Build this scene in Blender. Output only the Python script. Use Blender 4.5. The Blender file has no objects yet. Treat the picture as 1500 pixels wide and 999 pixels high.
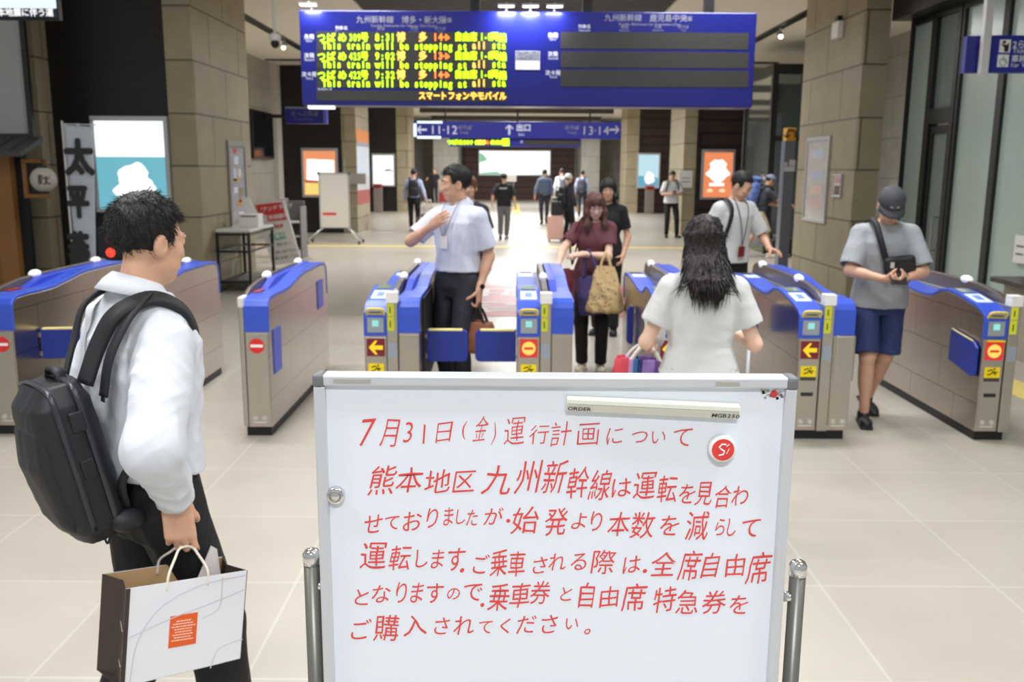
import bpy, math, random
import numpy as np
from mathutils import Vector, Matrix, noise as mnoise

random.seed(7)
S = bpy.context.scene
COL = S.collection
PI = math.pi

# ------------------------------------------------------------------ camera, world, exposure
CAM_H, PITCH, ROLL, FPX = 1.75, math.radians(10.7), math.radians(0.35), 1336.0
cd = bpy.data.cameras.new('camera')
cd.sensor_width = 36.0
cd.lens = FPX / 1500.0 * 36.0
cd.clip_start, cd.clip_end = 0.05, 200
cd.dof.use_dof = True
cd.dof.focus_distance = 1.36
cd.dof.aperture_fstop = 8.0
cam = bpy.data.objects.new('camera', cd)
COL.objects.link(cam)
CM = Matrix.Translation((0, 0, CAM_H)) @ Matrix.Rotation(PI / 2 - PITCH, 4, 'X') @ Matrix.Rotation(ROLL, 4, 'Z')
cam.matrix_world = CM
S.camera = cam

w = bpy.data.worlds.new('world')
S.world = w
w.use_nodes = True
w.node_tree.nodes['Background'].inputs[0].default_value = (0.93, 0.97, 1.0, 1)
w.node_tree.nodes['Background'].inputs[1].default_value = 0.46
S.view_settings.view_transform = 'Standard'
S.view_settings.look = 'None'
S.view_settings.gamma = 1.0
S.view_settings.use_curve_mapping = False
S.view_settings.exposure = 0.06
S.cycles.use_denoising = True
S.cycles.max_bounces = 8
S.cycles.sample_clamp_indirect = 6.0

# ceiling lamps of the hall: (x, y, z, watts, size x, size y)
LAMPS = [(0.15, -1.7, 4.32, 46, 1.2, 0.3), (-2.2, 0.8, 4.32, 24, 1.2, 0.3), (2.2, 0.8, 4.32, 24, 1.2, 0.3), (-1.9, 3.4, 4.32, 25, 1.2, 0.3), (1.9, 3.4, 4.32, 25, 1.2, 0.3),
         (-1.9, 6.4, 4.32, 27, 1.2, 0.3), (1.9, 6.4, 4.32, 27, 1.2, 0.3), (-2.0, 9.4, 4.32, 26, 1.2, 0.3), (2.2, 9.4, 4.32, 26, 1.2, 0.3),
         (-1.2, 17.6, 4.40, 72, 1.2, 0.3), (1.6, 17.6, 4.40, 72, 1.2, 0.3), (0.2, 24.0, 4.32, 150, 1.2, 0.3), (0.2, 31.0, 4.32, 190, 1.2, 0.3), (0.2, 35.2, 4.32, 230, 1.2, 0.3), (-3.05, 44.5, 4.34, 130, 0.3, 0.3), (3.3, 44.5, 4.34, 130, 0.3, 0.3)]
LAMP_COLOR = (0.96, 0.98, 1.0)


def ray(px, py):
    v = Vector(((px - 750.0) / FPX, (499.5 - py) / FPX, -1.0))
    return CM.to_3x3() @ v


def at(px, py, Y):
    d = ray(px, py); t = Y / d.y
    return Vector((d.x * t, Y, CAM_H + d.z * t))


def atx(px, py, X):
    d = ray(px, py); t = X / d.x
    return Vector((X, d.y * t, CAM_H + d.z * t))


def C(r, g=None, b=None):
    if g is None: g = b = r
    f = lambda c: (c / 255 / 12.92) if c / 255 <= 0.04045 else ((c / 255 + 0.055) / 1.055) ** 2.4
    return (f(r), f(g), f(b), 1.0)


# ------------------------------------------------------------------ materials
MATS = {}


def mat(name, color=(0.5, 0.5, 0.5, 1), rough=0.6, metal=0.0, bump=0.0, bscale=60.0, emit=None, estr=0.0, var=0.0, vscale=8.0, sss=0.0, coat=0.0, trans=0.0, spec=None, stretch=(1, 1, 1)):
    if name in MATS: return MATS[name]
    m = bpy.data.materials.new(name); m.use_nodes = True
    nt = m.node_tree; p = nt.nodes['Principled BSDF']
    p.inputs['Base Color'].default_value = color
    p.inputs['Roughness'].default_value = rough
    p.inputs['Metallic'].default_value = metal
    if spec is not None: p.inputs['Specular IOR Level'].default_value = spec
    if sss:
        p.inputs['Subsurface Weight'].default_value = sss
        p.inputs['Subsurface Radius'].default_value = (0.012, 0.005, 0.003)
        p.inputs['Subsurface Scale'].default_value = 1.0
    if coat: p.inputs['Coat Weight'].default_value = coat
    if trans: p.inputs['Transmission Weight'].default_value = trans
    if emit:
        p.inputs['Emission Color'].default_value = emit
        p.inputs['Emission Strength'].default_value = estr
    if bump or var:
        tc = nt.nodes.new('ShaderNodeTexCoord')
        mp = nt.nodes.new('ShaderNodeMapping'); mp.inputs['Scale'].default_value = stretch
        nt.links.new(tc.outputs['Object'], mp.inputs['Vector'])
    if bump:
        n = nt.nodes.new('ShaderNodeTexNoise'); n.inputs['Scale'].default_value = bscale; n.inputs['Detail'].default_value = 5
        nt.links.new(mp.outputs[0], n.inputs['Vector'])
        b = nt.nodes.new('ShaderNodeBump'); b.inputs['Strength'].default_value = bump; b.inputs['Distance'].default_value = 0.01
        nt.links.new(n.outputs['Fac'], b.inputs['Height']); nt.links.new(b.outputs[0], p.inputs['Normal'])
    if var:
        n2 = nt.nodes.new('ShaderNodeTexNoise'); n2.inputs['Scale'].default_value = vscale; n2.inputs['Detail'].default_value = 4
        nt.links.new(mp.outputs[0], n2.inputs['Vector'])
        r = nt.nodes.new('ShaderNodeValToRGB')
        r.color_ramp.elements[0].position, r.color_ramp.elements[1].position = 0.3, 0.7
        r.color_ramp.elements[0].color = tuple(max(0, c * (1 - var)) for c in color[:3]) + (1,)
        r.color_ramp.elements[1].color = tuple(min(1, c * (1 + var)) for c in color[:3]) + (1,)
        nt.links.new(n2.outputs['Fac'], r.inputs[0]); nt.links.new(r.outputs[0], p.inputs['Base Color'])
    MATS[name] = m
    return m


def glow(name, color, s):
    if name in MATS: return MATS[name]
    m = bpy.data.materials.new(name); m.use_nodes = True
    p = m.node_tree.nodes['Principled BSDF']
    p.inputs['Base Color'].default_value = (0.02, 0.02, 0.02, 1)
    p.inputs['Emission Color'].default_value = color
    p.inputs['Emission Strength'].default_value = s
    MATS[name] = m
    return m


def brick_mat(name, c1, c2, mortar, bw, bh, msize, rough=0.6, metal=0.0, axes='xyz', offset=0.5, shift=(0, 0, 0), var=0.08, spec=None, bump=0.25):
    """axes: 'floor' uses (x, y); 'wall' uses (x + y, z); 'side' uses (y, z)"""
    m = bpy.data.materials.new(name); m.use_nodes = True
    nt = m.node_tree; p = nt.nodes['Principled BSDF']
    p.inputs['Roughness'].default_value = rough; p.inputs['Metallic'].default_value = metal
    if spec is not None: p.inputs['Specular IOR Level'].default_value = spec
    tc = nt.nodes.new('ShaderNodeTexCoord')
    sx = nt.nodes.new('ShaderNodeSeparateXYZ'); cx = nt.nodes.new('ShaderNodeCombineXYZ')
    mp = nt.nodes.new('ShaderNodeMapping'); mp.inputs['Location'].default_value = shift
    nt.links.new(tc.outputs['Object'], mp.inputs['Vector']); nt.links.new(mp.outputs[0], sx.inputs[0])
    if axes == 'floor':
        nt.links.new(sx.outputs['X'], cx.inputs['X']); nt.links.new(sx.outputs['Y'], cx.inputs['Y'])
    elif axes == 'side':
        nt.links.new(sx.outputs['Y'], cx.inputs['X']); nt.links.new(sx.outputs['Z'], cx.inputs['Y'])
    else:
        ad = nt.nodes.new('ShaderNodeMath')
        nt.links.new(sx.outputs['X'], ad.inputs[0]); nt.links.new(sx.outputs['Y'], ad.inputs[1])
        nt.links.new(ad.outputs[0], cx.inputs['X']); nt.links.new(sx.outputs['Z'], cx.inputs['Y'])
    b = nt.nodes.new('ShaderNodeTexBrick')
    b.offset = offset
    b.inputs['Color1'].default_value = c1; b.inputs['Color2'].default_value = c2; b.inputs['Mortar'].default_value = mortar
    b.inputs['Scale'].default_value = 1.0; b.inputs['Brick Width'].default_value = bw; b.inputs['Row Height'].default_value = bh
    b.inputs['Mortar Size'].default_value = msize; b.inputs['Mortar Smooth'].default_value = 0.1
    nt.links.new(cx.outputs[0], b.inputs['Vector'])
    n = nt.nodes.new('ShaderNodeTexNoise'); n.inputs['Scale'].default_value = 3.0; n.inputs['Detail'].default_value = 7
    nt.links.new(tc.outputs['Object'], n.inputs['Vector'])
    mx = nt.nodes.new('ShaderNodeMix'); mx.data_type = 'RGBA'; mx.blend_type = 'MULTIPLY'
    mx.inputs['Factor'].default_value = 1.0
    r = nt.nodes.new('ShaderNodeValToRGB')
    r.color_ramp.elements[0].position, r.color_ramp.elements[1].position = 0.3, 0.7
    r.color_ramp.elements[0].color = (1 - var, 1 - var, 1 - var, 1); r.color_ramp.elements[1].color = (1, 1, 1, 1)
    nt.links.new(n.outputs['Fac'], r.inputs[0])
    nt.links.new(b.outputs['Color'], mx.inputs['A']); nt.links.new(r.outputs[0], mx.inputs['B'])
    nt.links.new(mx.outputs['Result'], p.inputs['Base Color'])
    bp = nt.nodes.new('ShaderNodeBump'); bp.inputs['Strength'].default_value = bump; bp.inputs['Distance'].default_value = 0.004; bp.invert = True
    nt.links.new(b.outputs['Fac'], bp.inputs['Height']); nt.links.new(bp.outputs[0], p.inputs['Normal'])
    MATS[name] = m
    return m


# ------------------------------------------------------------------ object helpers
def props(o, label=None, cat=None, group=None, kind=None):
    if label: o['label'] = label
    if cat: o['category'] = cat
    if group: o['group'] = group
    if kind: o['kind'] = kind
    return o


def empty(name, loc, label, cat, group=None, rz=0.0):
    o = bpy.data.objects.new(name, None); COL.objects.link(o)
    o.empty_display_size = 0.1
    o.location = loc; o.rotation_euler = (0, 0, rz)
    return props(o, label, cat, group)


def link(name, me, mats, parent=None, smooth=False, bevel=0.0, seg=2):
    o = bpy.data.objects.new(name, me); COL.objects.link(o)
    if parent: o.parent = parent
    for m in (mats if isinstance(mats, (list, tuple)) else [mats]): me.materials.append(m)
    if smooth and len(me.polygons): me.polygons.foreach_set('use_smooth', [True] * len(me.polygons))
    if bevel:
        b = o.modifiers.new('bevel', 'BEVEL'); b.width = bevel; b.segments = seg; b.limit_method = 'ANGLE'; b.angle_limit = math.radians(35)
        b.harden_normals = False
    return o


def npmesh(name, V, F, mi=None):
    """V (n,3) array; F list of index lists or (m,k) array"""
    me = bpy.data.meshes.new(name)
    V = np.asarray(V, dtype=np.float32)
    if isinstance(F, np.ndarray):
        m, k = F.shape
        me.vertices.add(len(V)); me.vertices.foreach_set('co', V.ravel())
        me.loops.add(m * k); me.loops.foreach_set('vertex_index', F.astype(np.int32).ravel())
        me.polygons.add(m)
        me.polygons.foreach_set('loop_start', np.arange(0, m * k, k, dtype=np.int32))
        me.update(calc_edges=True)
    else:
        me.from_pydata(V.tolist(), [], F); me.update()
    if mi is not None: me.polygons.foreach_set('material_index', np.asarray(mi, dtype=np.int32))
    return me


class MB:
    """collects shapes into one mesh"""
    def __init__(s): s.v = []; s.f = []; s.m = []; s.mi = 0

    def add(s, vs, fs):
        n = len(s.v); s.v += [tuple(v) for v in vs]; s.f += [[i + n for i in f] for f in fs]; s.m += [s.mi] * len(fs)
        return s

    def box(s, x0, x1, y0, y1, z0, z1, M=None):
        vs = [Vector((x, y, z)) for z in (z0, z1) for y in (y0, y1) for x in (x0, x1)]
        if M: vs = [M @ v for v in vs]
        return s.add(vs, [(0, 2, 3, 1), (4, 5, 7, 6), (0, 1, 5, 4), (2, 6, 7, 3), (0, 4, 6, 2), (1, 3, 7, 5)])

    def prism(s, pts, n, M=None):
        """polygon (3D pts) extruded by the vector n"""
        pts = [Vector(p) for p in pts]; n = Vector(n); k = len(pts)
        vs = pts + [p + n for p in pts]
        if M: vs = [M @ v for v in vs]
        return s.add(vs, [list(range(k))[::-1], list(range(k, 2 * k))] + [(i, (i + 1) % k, (i + 1) % k + k, i + k) for i in range(k)])

    def strip(s, outer, inner, x0, x1):
        """shell between two (y, z) polylines, from x0 to x1"""
        k = len(outer); vs = []
        for x in (x0, x1):
            vs += [(x, a, b) for a, b in outer] + [(x, a, b) for a, b in inner]
        fs = []
        for i in range(k - 1):
            o0, o1, i0, i1 = i, i + 1, k + i, k + i + 1
            fs += [(o0, o1, 2 * k + o1, 2 * k + o0), (i1, i0, 2 * k + i0, 2 * k + i1), (o1, o0, i0, i1), (2 * k + o0, 2 * k + o1, 2 * k + i1, 2 * k + i0)]
        fs += [(0, 2 * k, 3 * k, k), (k - 1, 2 * k - 1, 4 * k - 1, 3 * k - 1)]
        return s.add(vs, fs)

    def tube(s, pts, r, n=10, closed=False):
        pts = [Vector(p) for p in pts]; k = len(pts)
        rs = r if isinstance(r, (list, tuple)) else [r] * k
        up = None; rings = []
        for i, p in enumerate(pts):
            a = pts[i - 1] if (i or closed) else p
            b = pts[(i + 1) % k] if (i < k - 1 or closed) else p
            t = (b - a).normalized()
            if up is None:
                up = t.orthogonal().normalized()
            up = (up - t * up.dot(t)); up = up.normalized() if up.length > 1e-6 else t.orthogonal().normalized()
            q = t.cross(up)
            rings.append([p + (up * math.cos(2 * PI * j / n) + q * math.sin(2 * PI * j / n)) * rs[i] for j in range(n)])
        vs = [v for g in rings for v in g]; fs = []
        for i in range(k if closed else k - 1):
            a, b = i * n, ((i + 1) % k) * n
            fs += [(a + j, a + (j + 1) % n, b + (j + 1) % n, b + j) for j in range(n)]
        if not closed: fs += [list(range(n))[::-1], list(range((k - 1) * n, k * n))]
        return s.add(vs, fs)

    def ell(s, c, r, n=16, m=10, M=None):
        c = Vector(c); r = r if isinstance(r, (list, tuple)) else (r, r, r)
        vs = [Vector((0, 0, r[2]))]
        for i in range(1, m):
            t = PI * i / m
            vs += [Vector((r[0] * math.sin(t) * math.cos(2 * PI * j / n), r[1] * math.sin(t) * math.sin(2 * PI * j / n), r[2] * math.cos(t))) for j in range(n)]
        vs.append(Vector((0, 0, -r[2])))
        vs = [(M @ v if M else v) + c for v in vs]
        fs = [(0, 1 + j, 1 + (j + 1) % n) for j in range(n)]
        for i in range(m - 2):
            a, b = 1 + i * n, 1 + (i + 1) * n
            fs += [(a + j, b + j, b + (j + 1) % n, a + (j + 1) % n) for j in range(n)]
        e = len(vs) - 1; a = 1 + (m - 2) * n
        fs += [(a + j, e, a + (j + 1) % n) for j in range(n)]
        return s.add(vs, fs)

    def disc(s, c, r, axis, h, n=28):
        """short cylinder: centre of its back, radius, unit axis, height"""
        ax = Vector(axis).normalized(); u = ax.orthogonal().normalized(); v = ax.cross(u); c = Vector(c)
        ring = [c + (u * math.cos(2 * PI * j / n) + v * math.sin(2 * PI * j / n)) * r for j in range(n)]
        return s.prism(ring, ax * h)

    def build(s, name, mats, parent=None, smooth=False, bevel=0.0, seg=2):
        me = bpy.data.meshes.new(name); me.from_pydata(s.v, [], s.f)
        if any(s.m): me.polygons.foreach_set('material_index', s.m)
        me.update()
        return link(name, me, mats, parent, smooth, bevel, seg)


def struct(o):
    o['kind'] = 'structure'; return o


# ------------------------------------------------------------------ lettering (Blender's built-in font, turned to meshes)
GL = {}


def glyph(ch, off=0.0):
    k = (ch, off)
    if k in GL: return GL[k]
    cu = bpy.data.curves.new('g', 'FONT'); cu.body = ch; cu.offset = off; cu.resolution_u = 3
    o = bpy.data.objects.new('g', cu); COL.objects.link(o)
    dg = bpy.context.evaluated_depsgraph_get(); dg.update()
    me = bpy.data.meshes.new_from_object(o.evaluated_get(dg))
    n = len(me.vertices); V = np.zeros(n * 3, np.float32); me.vertices.foreach_get('co', V); V = V.reshape(-1, 3)
    F = [list(p.vertices) for p in me.polygons]
    bpy.data.objects.remove(o); bpy.data.curves.remove(cu); bpy.data.meshes.remove(me)
    GL[k] = (V, F)
    return GL[k]


class Letters:
    """glyphs laid on the plane  O + u*U + v*V"""
    def __init__(s, O, U, V, lift=0.001):
        s.O, s.U, s.V = Vector(O), Vector(U).normalized(), Vector(V).normalized()
        s.N = s.U.cross(s.V); s.O = s.O + s.N * lift; s.v = []; s.f = []

    def put(s, ch, u, v, size, off=0.0, sx=1.0, shear=0.0, rise=0.0, rot=0.0, wob=0.0, fit=None, seed=0):
        if ord(ch) > 0x2e80 and off > .007:
            # heavier strokes for dense characters: the plain outline set down several times, a stroke's width apart
            k = size if fit is None else fit
            for i in range(8): s.put(ch, u + off * k * math.cos(i * PI / 4), v + off * k * math.sin(i * PI / 4), size, 0.0, sx, shear, rise, rot, wob, fit, seed)
            return s.put(ch, u, v, size, 0.0, sx, shear, rise, rot, wob, fit, seed)
        V, F = glyph(ch, off)
        if not len(V): return
        a = V[:, 0].astype(float); b = V[:, 1].astype(float)
        ca, cb = (a.min() + a.max()) / 2, (b.min() + b.max()) / 2
        k = size if fit is None else fit / max(a.max() - a.min(), b.max() - b.min())
        a = (a - ca) * k * sx; b = (b - cb) * k
        if wob:
            q = k
            a2 = a + wob * k * (np.sin(b / q * 7 + seed * 1.7) + .6 * np.sin(a / q * 5 + b / q * 11 + seed * 2.3))
            b2 = b + wob * k * (np.sin(a / q * 6 + seed * 3.1) + .6 * np.sin(b / q * 9 - a / q * 7 + seed))
            a, b = a2, b2
        a, b = a + shear * b, b + rise * a
        c, d = math.cos(rot), math.sin(rot)
        a, b = a * c - b * d + u, a * d + b * c + v
        n = len(s.v)
        s.k = getattr(s, 'k', 0) + 1
        O, U, W = s.O + s.N * (s.k % 40) * 1e-5, s.U, s.V
        s.v += [tuple(O + U * x + W * y) for x, y in zip(a.tolist(), b.tolist())]
        s.f += [[i + n for i in f] for f in F]

    def line(s, txt, u0, v, size, pitch=None, off=0.0, sx=1.0, center=False):
        """pitch None: natural advance"""
        if pitch is None:
            adv = []
            for ch in txt:
                if ch == ' ': adv.append(0.3); continue
                if ch == '\u3000': adv.append(1.0); continue
                V, _ = glyph(ch, off)
                adv.append(1.0 if ord(ch) > 0x2e80 else max(float(V[:, 0].max() - V[:, 0].min()) + 0.08, .56 if ch.isdigit() else 0))
            tot = sum(adv) * size * sx
            u = u0 - (tot / 2 if center else 0)
            for ch, a in zip(txt, adv):
                if ch not in ' \u3000':
                    V, _ = glyph(ch, off)
                    cv = (float(V[:, 1].max() + V[:, 1].min()) / 2 - 0.36) * size
                    s.put(ch, u + a * size * sx / 2, v + cv, size, off, sx)
                u += a * size * sx
            return u
        for i, ch in enumerate(txt):
            if ch not in ' \u3000':
                V, _ = glyph(ch, off)
                cv = (float(V[:, 1].max() + V[:, 1].min()) / 2 - 0.36) * size
                s.put(ch, u0 + pitch * (i + .5), v + cv, size, off, sx)

    def build(s, name, m, parent=None):
        me = bpy.data.meshes.new(name); me.from_pydata(s.v, [], s.f); me.update()
        return link(name, me, m, parent)


# ------------------------------------------------------------------ sculpting: smooth unions of simple solids, meshed with surface nets
def surfnet(D, lo, h):
    s = D < 0
    c = np.zeros(tuple(n - 1 for n in D.shape), np.int8)
    for dx in (0, 1):
        for dy in (0, 1):
            for dz in (0, 1):
                c += s[dx:dx + c.shape[0], dy:dy + c.shape[1], dz:dz + c.shape[2]]
    act = (c > 0) & (c < 8)
    idx = np.full(c.shape, -1, np.int32)
    ijk = np.argwhere(act); n = len(ijk)
    idx[act] = np.arange(n)
    pos = np.zeros((n, 3)); cnt = np.zeros(n)
    I, J, K = ijk.T
    for ax in range(3):
        o = [a for a in range(3) if a != ax]
        for p in (0, 1):
            for q in (0, 1):
                a = [0, 0, 0]; a[o[0]] = p; a[o[1]] = q
                b = list(a); b[ax] = 1
                da = D[I + a[0], J + a[1], K + a[2]]; db = D[I + b[0], J + b[1], K + b[2]]
                m = (da < 0) != (db < 0)
                t = np.where(m, da / np.where(m, da - db, 1), 0)
                P = np.zeros((n, 3)); P += a; P[:, ax] += t
                pos[m] += P[m]; cnt[m] += 1
    pos /= cnt[:, None]
    V = np.asarray(lo) + (ijk + pos) * h
    Fs = []
    for ax in range(3):
        b, cc = (ax + 1) % 3, (ax + 2) % 3
        sl0 = [slice(None)] * 3; sl1 = [slice(None)] * 3
        sl0[ax] = slice(0, -1); sl1[ax] = slice(1, None)
        for o in (b, cc): sl0[o] = slice(1, -1); sl1[o] = slice(1, -1)
        e0 = s[tuple(sl0)]; e1 = s[tuple(sl1)]
        q = np.argwhere(e0 != e1)
        inside = e0[tuple(q.T)]
        q = q.copy(); q[:, b] += 1; q[:, cc] += 1
        def cell(db, dc):
            r = q.copy(); r[:, b] += db; r[:, cc] += dc
            return idx[tuple(r.T)]
        quad = np.stack([cell(-1, -1), cell(0, -1), cell(0, 0), cell(-1, 0)], 1)
        quad[~inside] = quad[~inside][:, ::-1]
        Fs.append(quad)
    return V, np.concatenate(Fs)


def vnormals(V, F):
    a = V[F[:, 2]] - V[F[:, 0]]; b = V[F[:, 3]] - V[F[:, 1]]
    n = np.cross(a, b); N = np.zeros_like(V)
    for i in range(4): np.add.at(N, F[:, i], n)
    return N / np.maximum(np.linalg.norm(N, axis=1), 1e-9)[:, None]


def folds(P, seed=0, f=1.0, st=(1, 1, .55)):
    r = np.random.RandomState(seed)
    Q = P * np.asarray(st) * f
    out = np.zeros(len(P))
    for k in range(4):
        A = r.normal(size=(3, 3)); A /= np.linalg.norm(A, axis=1)[:, None]
        wv = Q @ A.T
        fr = (34, 56, 84, 130)[k]
        v = np.sin(wv[:, 0] * fr + 1.6 * np.sin(wv[:, 1] * fr * .55 + seed) + r.uniform(0, 6))
        out += (1 - np.abs(v) * 1.6) * (1.0, .7, .45, .25)[k]
    return out / 2.0


class Sculpt:
    def __init__(s): s.p = []

    def add(s, kind, lo, hi, fn, k=.02, op='+', cut=()):
        s.p.append((np.array(lo, float), np.array(hi, float), fn, k, op, [(np.array(a, float), np.array(b, float)) for a, b in cut]))

    def cone(s, a, b, ra, rb, k=.02, op='+', cut=(), flat=None):
        a = np.array(a, float); b = np.array(b, float); d = b - a; L = max(d @ d, 1e-12); R = max(ra, rb)
        def fn(X, Y, Z):
            x, y, z = X - a[0], Y - a[1], Z - a[2]
            if flat is not None:
                n, sc = flat
                e = (x * n[0] + y * n[1] + z * n[2]) * (1 / sc - 1)
                x, y, z = x + n[0] * e, y + n[1] * e, z + n[2] * e
            t = np.clip((x * d[0] + y * d[1] + z * d[2]) / L, 0, 1)
            q = np.sqrt((x - t * d[0]) ** 2 + (y - t * d[1]) ** 2 + (z - t * d[2]) ** 2) - (ra + (rb - ra) * t)
            return q * (min(1, flat[1]) if flat is not None else 1)
        s.add('cone', np.minimum(a, b) - R, np.maximum(a, b) + R, fn, k, op, cut)

    def chain(s, pts, rs, k=.02, **kw):
        for i in range(len(pts) - 1): s.cone(pts[i], pts[i + 1], rs[i], rs[i + 1], k, **kw)

    def ell(s, c, r, R=None, k=.02, op='+', cut=()):
        c = np.array(c, float); r = np.array(r, float); M = np.eye(3) if R is None else np.array(R, float).T
        def fn(X, Y, Z):
            x, y, z = X - c[0], Y - c[1], Z - c[2]
            u = [(M[i, 0] * x + M[i, 1] * y + M[i, 2] * z) / r[i] for i in range(3)]
            k0 = np.sqrt(u[0] ** 2 + u[1] ** 2 + u[2] ** 2)
            k1 = np.sqrt((u[0] / r[0]) ** 2 + (u[1] / r[1]) ** 2 + (u[2] / r[2]) ** 2)
            return k0 * (k0 - 1) / np.maximum(k1, 1e-6)
        e = np.full(3, r.max()) if R is not None else r
        s.add('ell', c - e, c + e, fn, k, op, cut)

    def box(s, c, half, R=None, rd=.01, k=.02, op='+', cut=()):
        c = np.array(c, float); hf = np.array(half, float) - rd; M = np.eye(3) if R is None else np.array(R, float).T
        def fn(X, Y, Z):
            x, y, z = X - c[0], Y - c[1], Z - c[2]
            q = [np.abs(M[i, 0] * x + M[i, 1] * y + M[i, 2] * z) - hf[i] for i in range(3)]
            out = np.sqrt(np.maximum(q[0], 0) ** 2 + np.maximum(q[1], 0) ** 2 + np.maximum(q[2], 0) ** 2)
            return out + np.minimum(np.maximum(q[0], np.maximum(q[1], q[2])), 0) - rd
        e = np.full(3, np.linalg.norm(half)) if R is not None else np.array(half, float)
        s.add('box', c - e, c + e, fn, k, op, cut)

    def loft(s, zs, rx, ry, cx=None, cy=None, T=None, ex=2.3, k=.02, op='+', cut=()):
        """stack of superellipse rings along z in the frame T (4x4)"""
        zs, rx, ry = (np.array(v, float) for v in (zs, rx, ry))
        cx = np.zeros_like(zs) if cx is None else np.array(cx, float); cy = np.zeros_like(zs) if cy is None else np.array(cy, float)
        M = Matrix.Identity(4) if T is None else T
        Mi = np.array(M.inverted()); P = []
        for x in (-1, 1):
            for y in (-1, 1):
                for i in range(len(zs)): P.append(M @ Vector((cx[i] + x * rx[i], cy[i] + y * ry[i], zs[i])))
        P = np.array([tuple(p) for p in P])
        def fn(X, Y, Z):
            x = Mi[0, 0] * X + Mi[0, 1] * Y + Mi[0, 2] * Z + Mi[0, 3]
            y = Mi[1, 0] * X + Mi[1, 1] * Y + Mi[1, 2] * Z + Mi[1, 3]
            z = Mi[2, 0] * X + Mi[2, 1] * Y + Mi[2, 2] * Z + Mi[2, 3]
            a = np.interp(z, zs, rx); b = np.interp(z, zs, ry)
            q = (np.abs((x - np.interp(z, zs, cx)) / a) ** ex + np.abs((y - np.interp(z, zs, cy)) / b) ** ex) ** (1 / ex)
            d = (q - 1) * np.minimum(a, b)
            return np.maximum(d, np.maximum(zs[0] - z, z - zs[-1]))
        s.add('loft', P.min(0), P.max(0), fn, k, op, cut)

    def grid(s, h):
        pos = [p for p in s.p if p[4] == '+']
        lo = np.min([p[0] for p in pos], 0) - 3 * h - .01; hi = np.max([p[1] for p in pos], 0) + 3 * h + .01
        dims = np.ceil((hi - lo) / h).astype(int) + 1
        D = np.full(dims, .2, np.float32)
        for plo, phi, fn, k, op, cut in s.p:
            pad = max(k, .004) + 3 * h
            a = np.clip(np.floor((plo - pad - lo) / h).astype(int), 0, dims - 1); b = np.clip(np.ceil((phi + pad - lo) / h).astype(int) + 1, 1, dims)
            if np.any(b <= a): continue
            X = (lo[0] + h * np.arange(a[0], b[0]))[:, None, None]; Y = (lo[1] + h * np.arange(a[1], b[1]))[None, :, None]; Z = (lo[2] + h * np.arange(a[2], b[2]))[None, None, :]
            d = fn(X, Y, Z)
            for p, n in cut:
                n = n / np.linalg.norm(n)
                d = np.maximum(d, (X - p[0]) * n[0] + (Y - p[1]) * n[1] + (Z - p[2]) * n[2])
            sl = (slice(a[0], b[0]), slice(a[1], b[1]), slice(a[2], b[2]))
            o = D[sl]
            if op == '+':
                if k > 0:
                    e = np.maximum(k - np.abs(o - d), 0) / k
                    D[sl] = np.minimum(o, d) - e * e * k * .25
                else: D[sl] = np.minimum(o, d)
            else:
                e = np.maximum(k - np.abs(o + d), 0) / k if k > 0 else 0
                D[sl] = np.maximum(o, -d) + e * e * k * .25
        D[0] = D[-1] = .2; D[:, 0] = D[:, -1] = .2; D[:, :, 0] = D[:, :, -1] = .2
        return D, lo

    def mesh(s, h, fold=0.0, seed=0, ff=1.0, st=(1, 1, .55), relax=1, jag=None):
        D, lo = s.grid(h)
        V, F = surfnet(D, lo, h)
        for _ in range(relax):
            A = np.zeros_like(V); n = np.zeros(len(V))
            for i in range(4):
                np.add.at(A, F[:, i], V[F[:, (i + 1) % 4]]); np.add.at(n, F[:, i], 1)
            V = .5 * V + .5 * A / n[:, None]
        if fold:
            N = vnormals(V, F)
            V = V + N * (fold * folds(V, seed, ff, st))[:, None]
        return V, F

    def build(s, name, m, parent, h, **kw):
        V, F = s.mesh(h, **kw)
        return link(name, npmesh(name, V, F), m, parent, smooth=True)

# ------------------------------------------------------------------ people
def v3(*a): return Vector(a)


def ik(a, b, l1, l2, pole):
    d = b - a; L = d.length
    if L > (l1 + l2) * .999: b = a + d * ((l1 + l2) * .999 / L); d = b - a; L = d.length
    t = (l1 * l1 - l2 * l2 + L * L) / (2 * L); hgt = math.sqrt(max(l1 * l1 - t * t, 0))
    u = d / L; p = Vector(pole) - u * Vector(pole).dot(u)
    p = p.normalized() if p.length > 1e-5 else u.orthogonal().normalized()
    return a + u * t + p * hgt, b


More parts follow.
